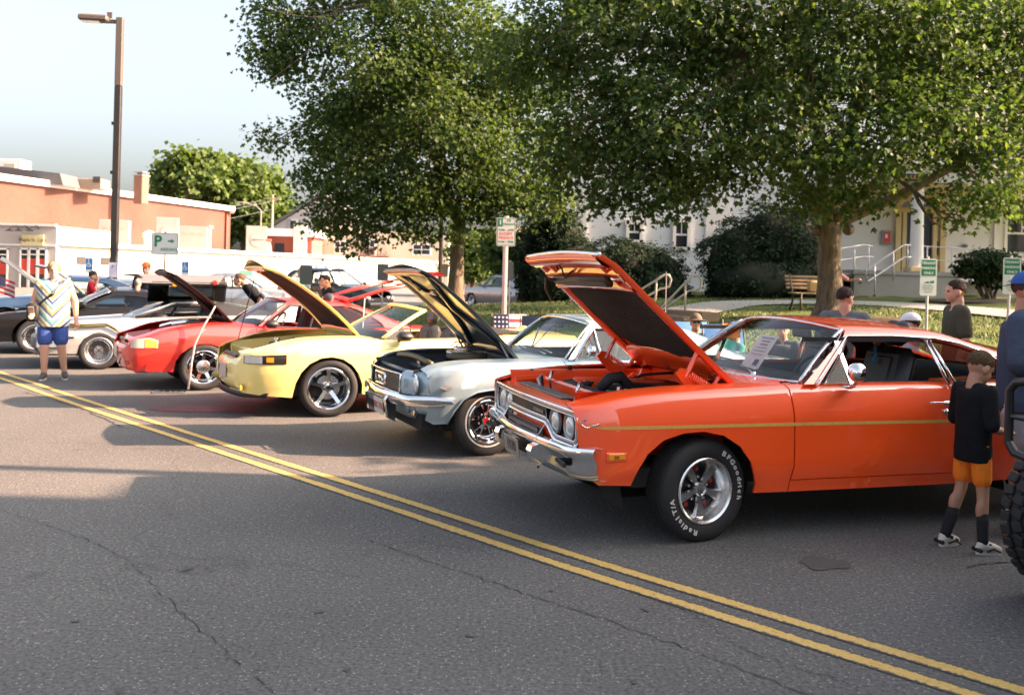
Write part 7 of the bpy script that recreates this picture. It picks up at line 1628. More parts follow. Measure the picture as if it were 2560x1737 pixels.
def plain_car(name, label, cat, loc, yaw, pm, wb, zt, roof, wsx, rwx, Rt, style, W=.88, group=None, hood=None, prof=None, z_b=.86, lean=.7, nose_x=.85, tail_x=-.85, sill=.24, door_x=None, rear_win=True, gm=None, doors4=False, front=True):
    """closed-bonnet car: zt shoulder table, roof table, windscreen (base x, top x), rear screen (top x, base x)"""
    t = thing(name, label, cat, loc, yaw, group); xr = -wb+tail_x
    ar = [(Rt*1.2*math.cos(R(a)), Rt+Rt*1.16*math.sin(R(a))) for a in range(-12, 193, 17)]
    x0 = wsx[0]+.05; x1 = rwx[1]+.35 if door_x is None else door_x
    S_, d = car_shell(t, pm, [(nose_x, W*.80), (nose_x-.12, W*.93), (nose_x-.4, W*.985), (-.5, W), (-wb, W), (xr, W*.90)], zt, prof or [(0, .08), (sill, .05), (.45, .01), (.6, 0), (.75, .02), (.95, .08)], .06, .09, [(nose_x, W*.60), (nose_x-.3, W*.72), (-.5, W*.76), (xr, W*.7)],
        [(nose_x-.02, 'v', 3), (nose_x, .58), (nose_x, .40), (nose_x-.08, sill+.03)], ar, (x0, x1), sill, sill+.07, (-wb, Rt, Rt*1.18), xr+.02, step=.09)
    if hood is None:
        q = MB(); q.grid([[(x, a*S_.yin(x), S_.zt(x)+.012+.03*(1-a*a)) for a in np.linspace(-1, 1, 11)] for x in np.linspace(nose_x-.02, wsx[0]-.02, 9)], flip=True); obj('hood', q, pm, t, smooth=True)
    q = MB(); q.bbox((nose_x-.04, 0, .47), (.20, W*1.78, .34), .07); obj('front_bumper', q, pm, t, angle=40)
    q = MB(); q.bbox((xr, 0, .60), (.16, W*1.74, .55), .07); obj('tail_panel', q, pm, t, angle=40)
    q = MB(); q.bbox((nose_x+.035, 0, .56), (.06, W*1.0, .14), .02); obj('grille', q, satin_black, t)
    for s in (-1, 1):
        q = MB(); q.bbox((nose_x-.08, s*W*.74, .64), (.22, .34, .13), .04, rz=-s*.5); obj('headlight', q, lens, t, angle=40)
        q = MB(); q.bbox((xr-.03, s*W*.74, .76), (.14, .30, .16), .04, rz=s*.3); obj('tail_light', q, red_lens, t, angle=40)
    RS = Surf([(0, W*.93), (-9, W*.93)], roof, lambda x, z: (z-z_b)*lean, R=.07, rw=.12, yin=0, crown=.04)
    zr = lambda x: RS.zt(x)-.10
    b0, b1 = wsx; r0, r1 = rwx
    loop = [(b0, z_b), (b1, zr(b1)+.03), (b1-.04, 'v', 2), (b1+.05, 'v', 3), (r0, 'v', 3), (r0-.05, 'v', 2), (r1, z_b+.02), (r1, z_b-.01), (r1+.22, z_b-.01), (r0+.10, zr(r0)-.01), ((r0+b1)/2, zr((r0+b1)/2)), (b1-.05, zr(b1)), (b0-.12, z_b)]
    greenhouse(t, pm, RS, loop, ((b0, W*.84, z_b), (b0+.14, z_b), (b1, W*.64, RS.zt(b1)-.03), (b1+.08, RS.zt(b1)+.02)), ((r1, W*.78, z_b+.02), (r1-.06, z_b+.02), (r0-.03, W*.62, RS.zt(r0)-.03), (r0+.0, RS.zt(r0)+.02)) if rear_win else None, gm=gm)
    yq = lambda z: W*.93-(z-z_b)*lean
    sidewin(t, [(b0-.13, z_b), (b1-.06, zr(b1)), ((r0+b1)/2, zr((r0+b1)/2)), (r0+.10, zr(r0)-.01), (r1+.22, z_b)], lambda z: yq(z)-.012, gm or car_glass, frame=satin_black)
    if doors4: q = MB(); xm = (x0+x1)/2; q.tube([(xm, yq(z_b)+.002, z_b), (xm-.06, yq(zr(xm))+.002, zr(xm))], .03, 6, flat=.5); q.tube(polyline3(S_, [(xm, z) for z in np.linspace(.32, .78, 8)], .001), .004, 4); pair('middle_pillar', q, satin_black, t)
    if r1 > xr+.25: deck(t, pm, S_, r1-.02, xr+.02)
    q = MB(); q.bbox((b0-.10, W+.04, z_b+.06), (.16, .18, .12), .04); pair('door_mirror', q, pm, t, angle=40)
    dash_floor(t, b0-.2, z_b+.02, W*.82, r1)
    for s in (1, -1): seat(t, b1-.35, s*W*.4, .50, mat('grey_cloth', (.06,.06,.065), .9), True, .46)
    underbody(t, nose_x-.1, xr+.1, W*1.6, sill-.02, sill+.12, [(0, Rt, Rt*1.2), (-wb, Rt, Rt*1.2)])
    wheels4(t, wb, W-.13, Rt, Rt*.68, .21, style, 0)
    return t, S_
# black coupe beside it, hood up
p = at(88, 846, 17.1); Lk = (math.sin(R(204)), -math.cos(R(204)))
bo = (p.x-.80*(-math.sin(R(204))), 17.1-.80*math.cos(R(204)))
KC, KS = plain_car('sports_coupe', 'low black sports coupe with raised hood behind the woman', 'car', (*bo, 0), R(204), blk, 2.57, [(.95, .62), (.6, .72), (.1, .78), (-.5, .84), (-1.6, .86), (-2.6, .88), (-3.5, .86)], [(-.8, 1.16), (-1.3, 1.18), (-1.9, 1.17), (-2.4, 1.05), (-3.1, .92)], (-.66, -1.25), (-1.95, -2.95), .315, 'turbine', .90, hood=1, z_b=.85, nose_x=1.0, tail_x=-.9, door_x=-1.9)
open_hood(KC, blk, (-.50, 0, .84), 42, 1.40, .66, .04, (.1, 8), steel, .05, 'v')
engine_bay(KC, blk, .85, -.45, .62, .68, .83)
q = MB(); q.bbox((.90, .86, .50), (.10, .05, .05), .01); obj('marker_lens', q, amber, KC)
def placed(u, v, Y): p = at(u, v, Y); return (p.x, Y, 0)
plain_car('old_coupe', 'blue metallic old coupe at the far left behind the black car', 'car', placed(20, 760, 21), R(204), paint('mid_blue_paint', (.05,.11,.20), .4), 2.7, [(.9, .75), (0, .88), (-.8, .92), (-2.7, .92), (-3.6, .85)], [(-.9, 1.33), (-1.4, 1.36), (-2.0, 1.34), (-2.5, 1.2), (-3.1, .98)], (-.75, -1.25), (-2.1, -2.95), .32, 'plain', .88, z_b=.92, nose_x=.85)
HC, HS = plain_car('silver_coupe', 'silver car with its hood up beyond the lamp post', 'car', placed(150, 745, 23.5), R(204), paint('silver_paint', (.40,.41,.43), .7), 2.6, [(.9, .66), (0, .84), (-.8, .92), (-2.6, .93), (-3.4, .88)], [(-.9, 1.22), (-1.4, 1.26), (-2.0, 1.24), (-2.5, 1.12), (-3.0, .96)], (-.75, -1.25), (-2.0, -2.85), .315, 'plain', .87, hood=1, z_b=.90)
open_hood(HC, MATS['silver_paint'], (-.55, 0, .90), 46, 1.25, .64, .10, (.3, 26), satin_black, .05, 'x', rib_m=grey_metal); engine_bay(HC, satin_black, .75, -.5, .6, .72, .88)
sil = paint('pale_silver_paint', (.47,.49,.50), .6)
plain_car('sedan', 'pale silver four door sedan parked in front of the shop', 'car', placed(700, 760, 33.0), R(8), sil, 2.75, [(.9, .70), (.3, .84), (-.6, .93), (-2.0, .98), (-2.8, .97), (-3.7, .92)], [(-.9, 1.40), (-1.4, 1.44), (-2.0, 1.43), (-2.6, 1.30), (-3.3, 1.05)], (-.62, -1.25), (-2.25, -3.1), .33, 'plain', .90, z_b=.95, doors4=True, door_x=-2.45)
p = placed(905, 770, 36)
sv, _ = plain_car('suv', 'dark blue grey sport utility wagon with roof rails facing right', 'car', p, R(-28), paint('dark_suv_paint', (.018,.022,.03), .3, .35, 1.5), 2.7, [(.9, .84), (.4, .98), (-.5, 1.08), (-2.6, 1.12), (-3.6, 1.08)], [(-.7, 1.62), (-1.3, 1.70), (-2.4, 1.70), (-3.0, 1.62), (-3.6, 1.3)], (-.55, -1.2), (-2.95, -3.4), .36, 'dark', .93, z_b=1.09, sill=.34, doors4=True, door_x=-2.5)
q = MB(); q.tube([(-1.25, .62, 1.74), (-1.4, .62, 1.80), (-2.7, .62, 1.80), (-2.85, .62, 1.73)], .022, 6); pair('roof_rail', q, satin_black, sv, smooth=True)
q = MB(); q.bbox((.95, 0, .42), (.06, 1.5, .07), .02); obj('bumper_trim', q, chrome, sv)
plain_car('small_hatchback', 'grey hatchback with red tail lights below the cream house', 'car', (at(1215, 745, 44)[0], 44, .1), R(128), paint('warm_grey_paint', (.26,.25,.23), .5), 2.55, [(.85, .72), (.3, .88), (-.6, .98), (-2.5, 1.02), (-3.3, .98)], [(-.8, 1.46), (-1.3, 1.52), (-2.2, 1.50), (-2.8, 1.40), (-3.25, 1.2)], (-.6, -1.2), (-2.6, -3.15), .32, 'plain', .88, z_b=1.0, doors4=True, door_x=-2.3)
plain_car('small_hatchback', 'dark car half hidden behind the signpost by the fence', 'car', (at(1290, 748, 46)[0], 46, .1), R(118), blk, 2.55, [(.85, .72), (.3, .88), (-.6, .98), (-2.5, 1.02), (-3.3, .98)], [(-.8, 1.46), (-1.3, 1.52), (-2.2, 1.50), (-2.8, 1.40), (-3.25, 1.2)], (-.6, -1.2), (-2.6, -3.15), .32, 'dark', .88, z_b=1.0, door_x=-2.3)

# lifted off-road truck, next in the row, only its guard bar and a knobbly tyre inside the frame
TC = thing('off_road_truck', 'lifted black off road truck at the right edge with guard bar and knobbly tyre', 'truck', (3.41, 4.36, 0), R(198))
q = MB()
for s in (-1, 1): q.bbox((-.75, s*.66, 1.10), (1.5, .34, .50), .06)
q.bbox((-.75, 0, 1.25), (1.6, 1.2, .30), .05); q.bbox((-2.5, 0, 1.10), (2.7, 1.72, .66), .06); q.bbox((-2.5, 0, 1.88), (2.5, 1.55, .12), .05)
obj('body', q, blk, TC, angle=40)
q = MB()
for (x, s) in ((-1.25, 1), (-1.25, -1), (-2.4, 1), (-2.4, -1), (-3.7, 1), (-3.7, -1)): q.box((x, s*.76, 1.62), (.09, .08, .45))
obj('pillar', q, blk, TC); q = MB(); q.box((-1.25, 0, 1.62), (.02, 1.44, .42)); obj('windshield', q, car_glass, TC)
q = MB(); q.bbox((.06, 0, 1.12), (.05, 1.15, .42), .03); gr = obj('grille', q, satin_black, TC)
for s in (-1, 1): q = MB(); q.lathe([(.09, 0), (.08, .03), (0, .04)], 18, 'X', (.08, s*.40, 1.16)); obj('headlight', q, lens, TC, smooth=True)
q = MB(); q.bbox((.40, .1, .70), (.16, 1.1, .16), .04); obj('front_bumper', q, satin_black, TC)
q = MB()
pts = [(.72, -.64, .90), (.72, -.64, 1.16), (.72, -.60, 1.205), (.72, -.53, 1.215), (.72, .53, 1.215), (.72, .60, 1.205), (.72, .64, 1.16), (.72, .64, .90), (.72, .60, .85), (.72, .53, .84), (.72, -.53, .84), (.72, -.60, .85), (.72, -.64, .90)]
q.tube(pts, .022, 10, cap=False); q.tube([(.72, -.64, 1.03), (.72, .64, 1.03)], .013, 8)
for s in (-1, 1): q.bbox((.66, s*.40, .95), (.14, .10, .08), .01); q.tube([(.66, s*.40, .95), (.4, s*.36, .74)], .03, 8)
obj('guard_bar', q, satin_black, TC, smooth=False, angle=40)
for x in (0, -2.7):
    for s in (1, -1):
        w_ = wheel(TC, 'wheel', (x, s*.80, .44), .425, .23, .30, 'dark', s, 0, full=False, m_rim=satin_black)
        if x == 0:
            q = MB(); rg = random.Random(4)
            for k in range(38):
                a = 2*PI*k/38
                for j, yy in enumerate((-.125, -.045, .045, .125)):
                    aa = a+(.07 if j % 2 else 0); q.bbox((math.cos(aa)*.432, yy, math.sin(aa)*.432), (.022, .062, .054), .006, rot=Matrix.Rotation(-aa, 3, 'Y') @ Matrix.Rotation(rg.uniform(-.3, .3), 3, 'X'))
                for sg in (-1, 1): q.bbox((math.cos(a)*.40, sg*.15, math.sin(a)*.40), (.05, .02, .040), .006, rot=Matrix.Rotation(-a, 3, 'Y'))
            tag(obj('tread', q, black_rub, w_), kind='stuff')
underbody(TC, .5, -3.6, 1.3, .50, .62, [(0, .44, .50), (-2.7, .44, .5)])
# ------------------------------------------------------------------ people
def remesh(mb, vox, smooth=4):
    me = mb.mesh('tmp', []); o = bpy.data.objects.new('tmp', me); COL.objects.link(o)
    m = o.modifiers.new('r', 'REMESH'); m.mode = 'VOXEL'; m.voxel_size = vox; m.use_smooth_shade = True
    s = o.modifiers.new('s', 'SMOOTH'); s.factor = .5; s.iterations = smooth
    dg = bpy.context.evaluated_depsgraph_get(); dg.update(); r_ = bpy.data.meshes.new_from_object(o.evaluated_get(dg)); bpy.data.objects.remove(o); bpy.data.meshes.remove(me); return r_
def ball(mb, c, r, n=10):
    rx, ry, rz_ = r if isinstance(r, (tuple, list)) else (r, r, r); V = []
    for i in range(n+1):
        th_ = PI*i/n
        for k in range(2*n): a = PI*k/n; V.append((c[0]+rx*math.sin(th_)*math.cos(a), c[1]+ry*math.sin(th_)*math.sin(a), c[2]+rz_*math.cos(th_)))
    mb.add(V, [(i*2*n+k, (i+1)*2*n+k, (i+1)*2*n+(k+1) % (2*n), i*2*n+(k+1) % (2*n)) for i in range(n) for k in range(2*n)])
def limb(mb, P, r):
    for i in range(len(P)-1):
        a, b = Vector(P[i]), Vector(P[i+1]); n = 5
        mb.tube([a.lerp(b, k/n) for k in range(n+1)], [lerp(r[i], r[i+1], k/n) for k in range(n+1)], 12)
    for p, q in zip(P, r): ball(mb, p, q*.99, 6)
def torso(mb, path):
    """path: (x,y,z,rx,ry)"""
    n = 20; V = [(p[0]+p[3]*math.cos(2*PI*k/n), p[1]+p[4]*math.sin(2*PI*k/n), p[2]) for p in path for k in range(n)]
    F = [(i*n+k, i*n+(k+1) % n, (i+1)*n+(k+1) % n, (i+1)*n+k) for i in range(len(path)-1) for k in range(n)]+[tuple(range(n))[::-1], tuple(range((len(path)-1)*n, len(path)*n))]; mb.add(V, F)
SKIN = {}
def skin_m(c): return mat('skin_%d_%d' % (c[0]*100, c[1]*100), c, .5, var=.08, vscale=30, spec=.4)
def person(label, loc, rz, h=1.75, skin=(.50,.27,.17), hair=(.05,.03,.02), top=(.1,.1,.1), bottom=(.1,.1,.14), shoe=(.05,.05,.05), J=None, build=1.0, vox=.011, shorts=True, sleeve=.55, hairstyle='short', cap=None, topm=None, sock=None, sole=(.6,.58,.54), brim_back=False, head_turn=0, head_nod=0, lean=0, child=False, sit=False, long=0, slen=.72):
    k = h/1.75; t = thing('person', label, 'person', loc, rz); b = build
    D = dict(pel=(0, 0, .95), ch=(0, 0, 1.28), nk=(-.01, 0, 1.46), hd=(.02, 0, 1.605), sl=(0, .185, 1.40), sr=(0, -.185, 1.40), el=(-.02, .245, 1.13), er=(-.02, -.245, 1.13), wl=(.06, .25, .90), wr=(.06, -.25, .90), hl=(0, .088, .93), hr=(0, -.088, .93), kl=(.03, .10, .51), kr=(.03, -.10, .51), al=(-.02, .11, .085), ar=(-.02, -.11, .085))
    if sit: D.update(pel=(0, 0, .50), ch=(-.06, 0, .84), nk=(-.07, 0, 1.02), hd=(-.03, 0, 1.165), sl=(-.06, .185, .96), sr=(-.06, -.185, .96), el=(.05, .25, .72), er=(.05, -.25, .72), wl=(.28, .17, .66), wr=(.28, -.17, .66), hl=(0, .09, .50), hr=(0, -.09, .50), kl=(.42, .12, .50), kr=(.42, -.12, .50), al=(.45, .12, .085), ar=(.45, -.12, .085))
    if J: D.update(J)
    if lean:
        M = Matrix.Rotation(lean, 3, 'Y'); pv = Vector(D['pel'])
        for n_ in ('ch', 'nk', 'hd', 'sl', 'sr', 'el', 'er', 'wl', 'wr'):
            if not (J and n_ in J): D[n_] = tuple(M @ (Vector(D[n_])-pv)+pv)
    g = {n_: Vector(v)*k for n_, v in D.items()}
    hs = (1.24 if child else 1.0)*k
    sk = MB()
    tp = lambda e: [(*lerpv(g['pel'], g['ch'], s), (rx+e)*k*b, (ry+e)*k*b) for s, rx, ry in ((-.22, .095, .13), (0, .105, .155), (.35, .098, .142), (.75, .108, .155), (1.05, .105, .165))]+[(*lerpv(g['ch'], g['nk'], s), (rx+e)*k*b, (ry+e)*k*b) for s, rx, ry in ((.45, .098, .172), (.72, .082, .145), (.92, .06, .085))]
    torso(sk, tp(-.012)); limb(sk, [g['nk']-Vector((0, 0, .03*k)), g['nk']*.5+g['hd']*.5-Vector((.015*k, 0, 0))], [.066*k, .058*k])
    H = g['hd']; HM = Matrix.Rotation(head_turn, 3, 'Z') @ Matrix.Rotation(head_nod, 3, 'Y'); hp = lambda x, y, z: H+HM @ (Vector((x, y, z))*hs)
    def hball(c, r, n=10):
        o = len(sk.v); ball(sk, (0, 0, 0), [q*hs for q in r], n)
        for i in range(o, len(sk.v)): sk.v[i] = tuple(hp(*c)+HM @ Vector(sk.v[i]))
    hball((-.01, 0, .03), (.098, .075, .092)); hball((.022, 0, -.035), (.068, .062, .078)); hball((.055, 0, -.085), (.030, .034, .024)); hball((.094, 0, -.018), (.020, .013, .022), 6); hball((.078, 0, .022), (.02, .05, .012), 6); hball((.083, 0, -.058), (.014, .026, .012), 6)
    for s in (-1, 1): hball((-.01, s*.075, -.01), (.022, .012, .034), 6)
    for s, w in (('l', 1), ('r', -1)):
        limb(sk, [g['nk']-Vector((0, 0, .04*k)), g['s'+s], g['e'+s], g['w'+s]], [.045*k*b, .052*k*b, .042*k*b, .028*k])
        limb(sk, [g['h'+s], g['k'+s], g['a'+s]], [.085*k*b, .055*k*b, .038*k]); m_ = g['k'+s].lerp(g['a'+s], .33); ball(sk, m_+Vector((-.018*k, 0, 0)), (.050*k*b, .048*k*b, .10*k), 8)
        d = (g['w'+s]-g['e'+s]).normalized(); sd_ = Vector((0, 0, 1)).cross(d); sd_ = sd_.normalized() if sd_.length > .1 else Vector((1, 0, 0)); W = g['w'+s]; c = .75 if child else 1
        limb(sk, [W, W+d*.075*k*c], [.026*k, .036*k*c])
        for j, (o_, l_) in enumerate(((-.026, .070), (-.009, .080), (.009, .075), (.026, .058))):
            bs = W+d*.085*k*c+sd_*o_*k*c; bend = Vector((0, 0, -.3))+d*.0; limb(sk, [bs, bs+d*l_*.55*k*c, bs+(d*.9+Vector((.25, -w*.3, -.25))).normalized()*l_*k*c], [.0105*k, .0098*k, .0085*k])
        limb(sk, [W+d*.03*k, W+d*.055*k+sd_*(.045*k)*(1 if j else 1), W+d*.10*k+sd_*.050*k], [.012*k, .011*k, .009*k])
    bo = link('body', remesh(sk, vox, 3), t); bo.data.materials.append(skin_m(skin))
    # eyes
    for s in (-1, 1):
        q = MB(); ball(q, hp(.077, s*.030, .006), .0115*hs, 6); obj('eye', q, mat('eye_dark', (.03,.02,.015), .25), bo, smooth=True)
    sh = MB(); T = tp(.016)[0 if not sit else 1:-1]; sv_ = sleeve
    if long: T = [(T[0][0], T[0][1], T[0][2]-long*k, .138*k*b, .192*k*b), (T[0][0], T[0][1], T[0][2]+.02*k, .140*k*b, .194*k*b)]+[(a[0], a[1], a[2], max(a[3]*1.04, .136*k*b if i < 3 else 0), max(a[4]*1.04, .186*k*b if i < 3 else 0)) for i, a in enumerate(T[1:])]
    torso(sh, T)
    for s in 'lr': limb(sh, [g['nk']-Vector((0, 0, .035*k)), g['s'+s]], [.058*k*b, .064*k*b]); limb(sh, [g['ch'], g['s'+s]-Vector((0, 0, .02*k))], [.10*k*b, .066*k*b])
    for s in 'lr':
        if sv_ > 0:
            e = g['s'+s].lerp(g['e'+s], min(sv_*1.4, 1)); P = [g['s'+s], e]; r_ = [.072*k*b, .068*k*b]
            if sv_ > .8: P.append(g['e'+s].lerp(g['w'+s], .9)); r_ = [.066*k*b, .055*k*b, .045*k]
            limb(sh, P, r_)
        else: ball(sh, g['s'+s]+Vector((0, -.03*k if s == 'l' else .03*k, 0)), (.055*k*b, .055*k*b, .05*k), 8)
    so = link('shirt', remesh(sh, vox, 5), t); so.data.materials.append(topm or mat('cloth_%02d_%02d_%02d' % tuple(int(c*99) for c in top), top, .85, spec=.15, var=.12, vscale=9, bump=.7, bscale=8, bd=.03))
    pn = MB(); torso(pn, [(*lerpv(g['pel'], g['ch'], s), rx*k*b, ry*k*b) for s, rx, ry in ((-.24, .10, .15), (0, .122, .172), (.16, .118, .166))])
    for s in 'lr':
        if shorts: limb(pn, [g['h'+s], g['h'+s].lerp(g['k'+s], slen)], [.098*k*b, .086*k*b])
        else: limb(pn, [g['h'+s], g['k'+s], g['a'+s]+Vector((0, 0, .02))], [.10*k*b, .070*k*b, .058*k])
    po = link('shorts' if shorts else 'trousers', remesh(pn, vox, 4), t); po.data.materials.append(mat('cloth_%02d_%02d_%02d' % tuple(int(c*99) for c in bottom), bottom, .85, spec=.15, var=.12, vscale=9, bump=.7, bscale=8, bd=.03))
    for s in 'lr':
        a = g['a'+s]; f = MB(); d = Vector((1, .16 if s == 'l' else -.16, 0)).normalized(); c = .95 if child else 1
        limb(f, [a+Vector((-.01, 0, -.005))*k, a+d*.05*k-Vector((0, 0, .02*k)), a+d*.15*k*c-Vector((0, 0, .045*k))], [.046*k, .046*k, .034*k]); limb(f, [a-d*.035*k-Vector((0, 0, .035*k)), a+d*.10*k-Vector((0, 0, .045*k))], [.036*k, .038*k])
        for i, v in enumerate(f.v): f.v[i] = (v[0], v[1], max(v[2], a.z-.075*k))
        fo = link('shoe', remesh(f, min(vox, .009), 2), t); fo.data.materials.append(mat('shoe_%02d_%02d_%02d' % tuple(int(c_*99) for c_ in shoe), shoe, .7))
        q = MB(); n = 14; yaw = math.atan2(d.y, d.x); P = []
        for i in range(n): an = 2*PI*i/n; P.append((.125*math.cos(an)*k*c+.055*k, .044*math.sin(an)*k))
        q.prism(P, a.z-.088*k, a.z-.060*k, M=Matrix.Translation((a.x, a.y, 0)) @ Matrix.Rotation(yaw, 4, 'Z')); obj('sole', q, mat('sole_%02d' % int(sole[0]*99), sole, .6), fo)
        if sock: q = MB(); limb(q, [a, a.lerp(g['k'+s], sock[3])], [.045*k, .056*k*b]); obj('sock', q, mat('sock_%02d' % int(sock[0]*99), sock[:3], .9), t, smooth=True)
    hm = mat('hair_%02d_%02d' % (hair[0]*99, hair[1]*99), hair, .75, spec=.2, var=.5, vscale=50, bump=.8, bscale=70, bd=.02)
    q = MB(); V = []; n = 14
    cut = {'short': 1.98, 'bob': 2.15, 'bald': 2.0, 'none': 0}[hairstyle]
    if cut:
        for i in range(n+1):
            th_ = cut*i/n
            for j in range(32):
                a = 2*PI*j/32; fr = max(0, math.cos(a)); sd_ = abs(math.sin(a)); jag = 1+.05*((j*7+3) % 5-2)/2*(i/n)**4
                tt = th_*jag*(1-.42*fr**2-(.13*sd_**4*(i/n)**2 if hairstyle != 'bob' else .04*fr)); R_ = 1.0+.03*math.sin(9*a+6*th_)+(.05*math.sin(7*a+5*th_) if hairstyle == 'bob' else 0); e = 1-.06*(i/n)**6
                x, y, z = .1025*R_*e*math.sin(tt)*math.cos(a)-.014, (.0795+.018*(hairstyle == 'bob'))*R_*e*math.sin(tt)*math.sin(a), .097*R_*math.cos(tt)+.030
                V.append(tuple(hp(x, y, z)))
        q.add(V, [(i*32+j, (i+1)*32+j, (i+1)*32+(j+1) % 32, i*32+(j+1) % 32) for i in range(n) for j in range(32)]); obj('hair', q, hm, bo, smooth=True)
    if cap:
        q = MB(); V = []
        for i in range(9):
            th_ = 1.5*i/8
            for j in range(20): a = 2*PI*j/20; V.append(tuple(hp(.110*math.sin(th_)*math.cos(a)-.012, .090*math.sin(th_)*math.sin(a), .098*math.cos(th_)+.045)))
        q.add(V, [(i*20+j, (i+1)*20+j, (i+1)*20+(j+1) % 20, i*20+(j+1) % 20) for i in range(8) for j in range(20)])
        sgn = -1 if brim_back else 1; wide = cap[3] if len(cap) > 3 else 0
        if wide: V = [tuple(hp((.10+w*.095)*math.cos(2*PI*j/24)-.012, (.085+w*.10)*math.sin(2*PI*j/24), .050-.01*w+.012*math.cos(4*PI*j/24))) for w in (0, 1) for j in range(24)]; q.add(V, [(j, (j+1) % 24, 24+(j+1) % 24, 24+j) for j in range(24)])
        else: V = [tuple(hp(sgn*(.085+.085*w*math.cos(a))-.012, .082*math.sin(a), .048-.018*w*math.cos(a))) for w in (0, .5, 1) for a in np.linspace(-1.4, 1.4, 10)]; q.grid([V[i*10:(i+1)*10] for i in range(3)])
        obj('hat' if wide else 'cap', q, mat('cap_%02d_%02d_%02d' % tuple(int(c_*99) for c_ in cap[:3]), cap[:3], .8, var=.1), bo, smooth=True)
    t['_k'] = k
    del t['_k']
    return t, g, bo, so
def lerpv(a, b, s): return tuple(a[i]+(b[i]-a[i])*s for i in range(3))
def spot(u, v, Y, z=None): p = at(u, v, Y); return (p.x, Y, lawn_z(p.x, Y) if z is None else z)
# woman walking towards the camera, chevron top
def chevron():
    m, nt, b, nn, lk = NT('chevron_cloth')
    tc = nn('TexCoord'); sx = nn('SeparateXYZ'); lk(tc.outputs['Object'], sx.inputs[0])
    ab = nn('Math'); ab.operation = 'ABSOLUTE'; lk(sx.outputs[1], ab.inputs[0])
    ma = nn('Math'); ma.operation = 'MULTIPLY_ADD'; lk(ab.outputs[0], ma.inputs[0]); ma.inputs[1].default_value = -1.1; lk(sx.outputs[2], ma.inputs[2])
    sc_ = nn('Math'); sc_.operation = 'MULTIPLY'; sc_.inputs[1].default_value = 2.1; lk(ma.outputs[0], sc_.inputs[0])
    fr = nn('Math'); fr.operation = 'FRACT'; lk(sc_.outputs[0], fr.inputs[0])
    r = nn('ValToRGB'); r.color_ramp.interpolation = 'CONSTANT'; e = r.color_ramp.elements
    cols = [(.52,.50,.42), (.12,.30,.28), (.62,.60,.52), (.05,.10,.28), (.55,.50,.38), (.30,.27,.06), (.62,.60,.52), (.08,.22,.30), (.16,.38,.34), (.62,.60,.52), (.06,.09,.25), (.33,.30,.08)]
    e[0].color = (*cols[0], 1); e[1].position = 1/12; e[1].color = (*cols[1], 1)
    for i, c in enumerate(cols[2:]): q = e.new((i+2)/12); q.color = (*c, 1)
    lk(fr.outputs[0], r.inputs[0]); lk(r.outputs[0], b.inputs['Base Color']); b.inputs['Roughness'].default_value = .8; return m
wp = ground_pt = (-6.55, 13.45, 0)
wt, wg, wb_, ws_ = person('woman in a striped chevron top and blue shorts walking with a phone', wp, R(-68), 1.70, (.60,.34,.24), (.34,.22,.12), bottom=(.05,.09,.30), shoe=(.07,.065,.06), build=1.22, vox=.010, sleeve=0, hairstyle='bob', slen=.82, long=.10, topm=chevron(), J=dict(er=(-.03, -.26, 1.12), wr=(.13, -.27, 1.00), el=(-.04, .29, 1.14), wl=(-.01, .31, .88), kr=(.05, -.10, .51), ar=(.0, -.10, .085), kl=(.03, .12, .51), al=(-.06, .17, .085)), head_turn=.05)
q = MB(); q.tube([wg['sl']+Vector((.06, -.05, .07)), wg['ch']+Vector((.165, .0, -.02)), wg['pel']+Vector((.10, -.21, .12))], .012, 6, flat=2.0); tag(obj('bag_strap', q, satin_black, None), None); so = bpy.data.objects['bag_strap']
bg = thing('shoulder_bag', "black crossbody bag at the striped woman's hip", 'bag', wp, R(-68)); so.parent = bg
q = MB(); q.bbox(wg['pel']+Vector((.10, -.25, .04)), (.08, .17, .26), .04); obj('pouch', q, mat('black_bag', (.015,.015,.016), .7, var=.2), bg, angle=40)
ph = thing('phone', "smartphone in the striped woman's raised hand", 'phone', wp, R(-68)); q = MB(); q.bbox(wg['wr']+Vector((.12, -.0, .03)), (.15, .078, .010), .004, rot=Matrix.Rotation(-.7, 3, 'Y')); obj('case', q, mat('phone_case', (.40,.36,.30), .4), ph)
# boy by the door
bp_ = (2.98, 6.02, 0)
bt_, bgj, bb1, bs1 = person('boy in black shirt and orange shorts looking down beside the orange car', bp_, R(14), 1.27, (.42,.22,.14), (.075,.045,.022), top=(.008,.009,.011), bottom=(.80,.20,.02), shoe=(.62,.58,.50), vox=.008, child=True, build=.95, sleeve=.66, sock=(.012,.013,.015,.55), head_nod=.45, long=.10, J=dict(hd=(.055, 0, 1.59), er=(-.02, -.25, 1.10), wr=(.22, -.16, 1.05), el=(.0, .24, 1.10), wl=(.23, .10, 1.06), kl=(-.03, .10, .52), al=(-.17, .12, .085), kr=(.02, -.11, .51), ar=(-.01, -.16, .085)))
for s in 'lr':
    a = bgj['a'+s]; q = MB(); q.tube([a+Vector((.03, y, .0)) for y in (-.034, 0, .034)], .012, 6); q.tube([a+Vector((.075, y, -.02)) for y in (-.03, 0, .03)], .010, 6); q.tube([a+Vector((-.04, y, -.03)) for y in (-.036, .036)], .014, 6)
    q.tube([a+Vector((.0, -.040, -.035)), a+Vector((.05, -.040, -.02)), a+Vector((.10, -.034, -.045))], .007, 5); obj('shoe_trim', q, mat('shoe_black', (.015,.015,.016), .6), bt_, smooth=True)
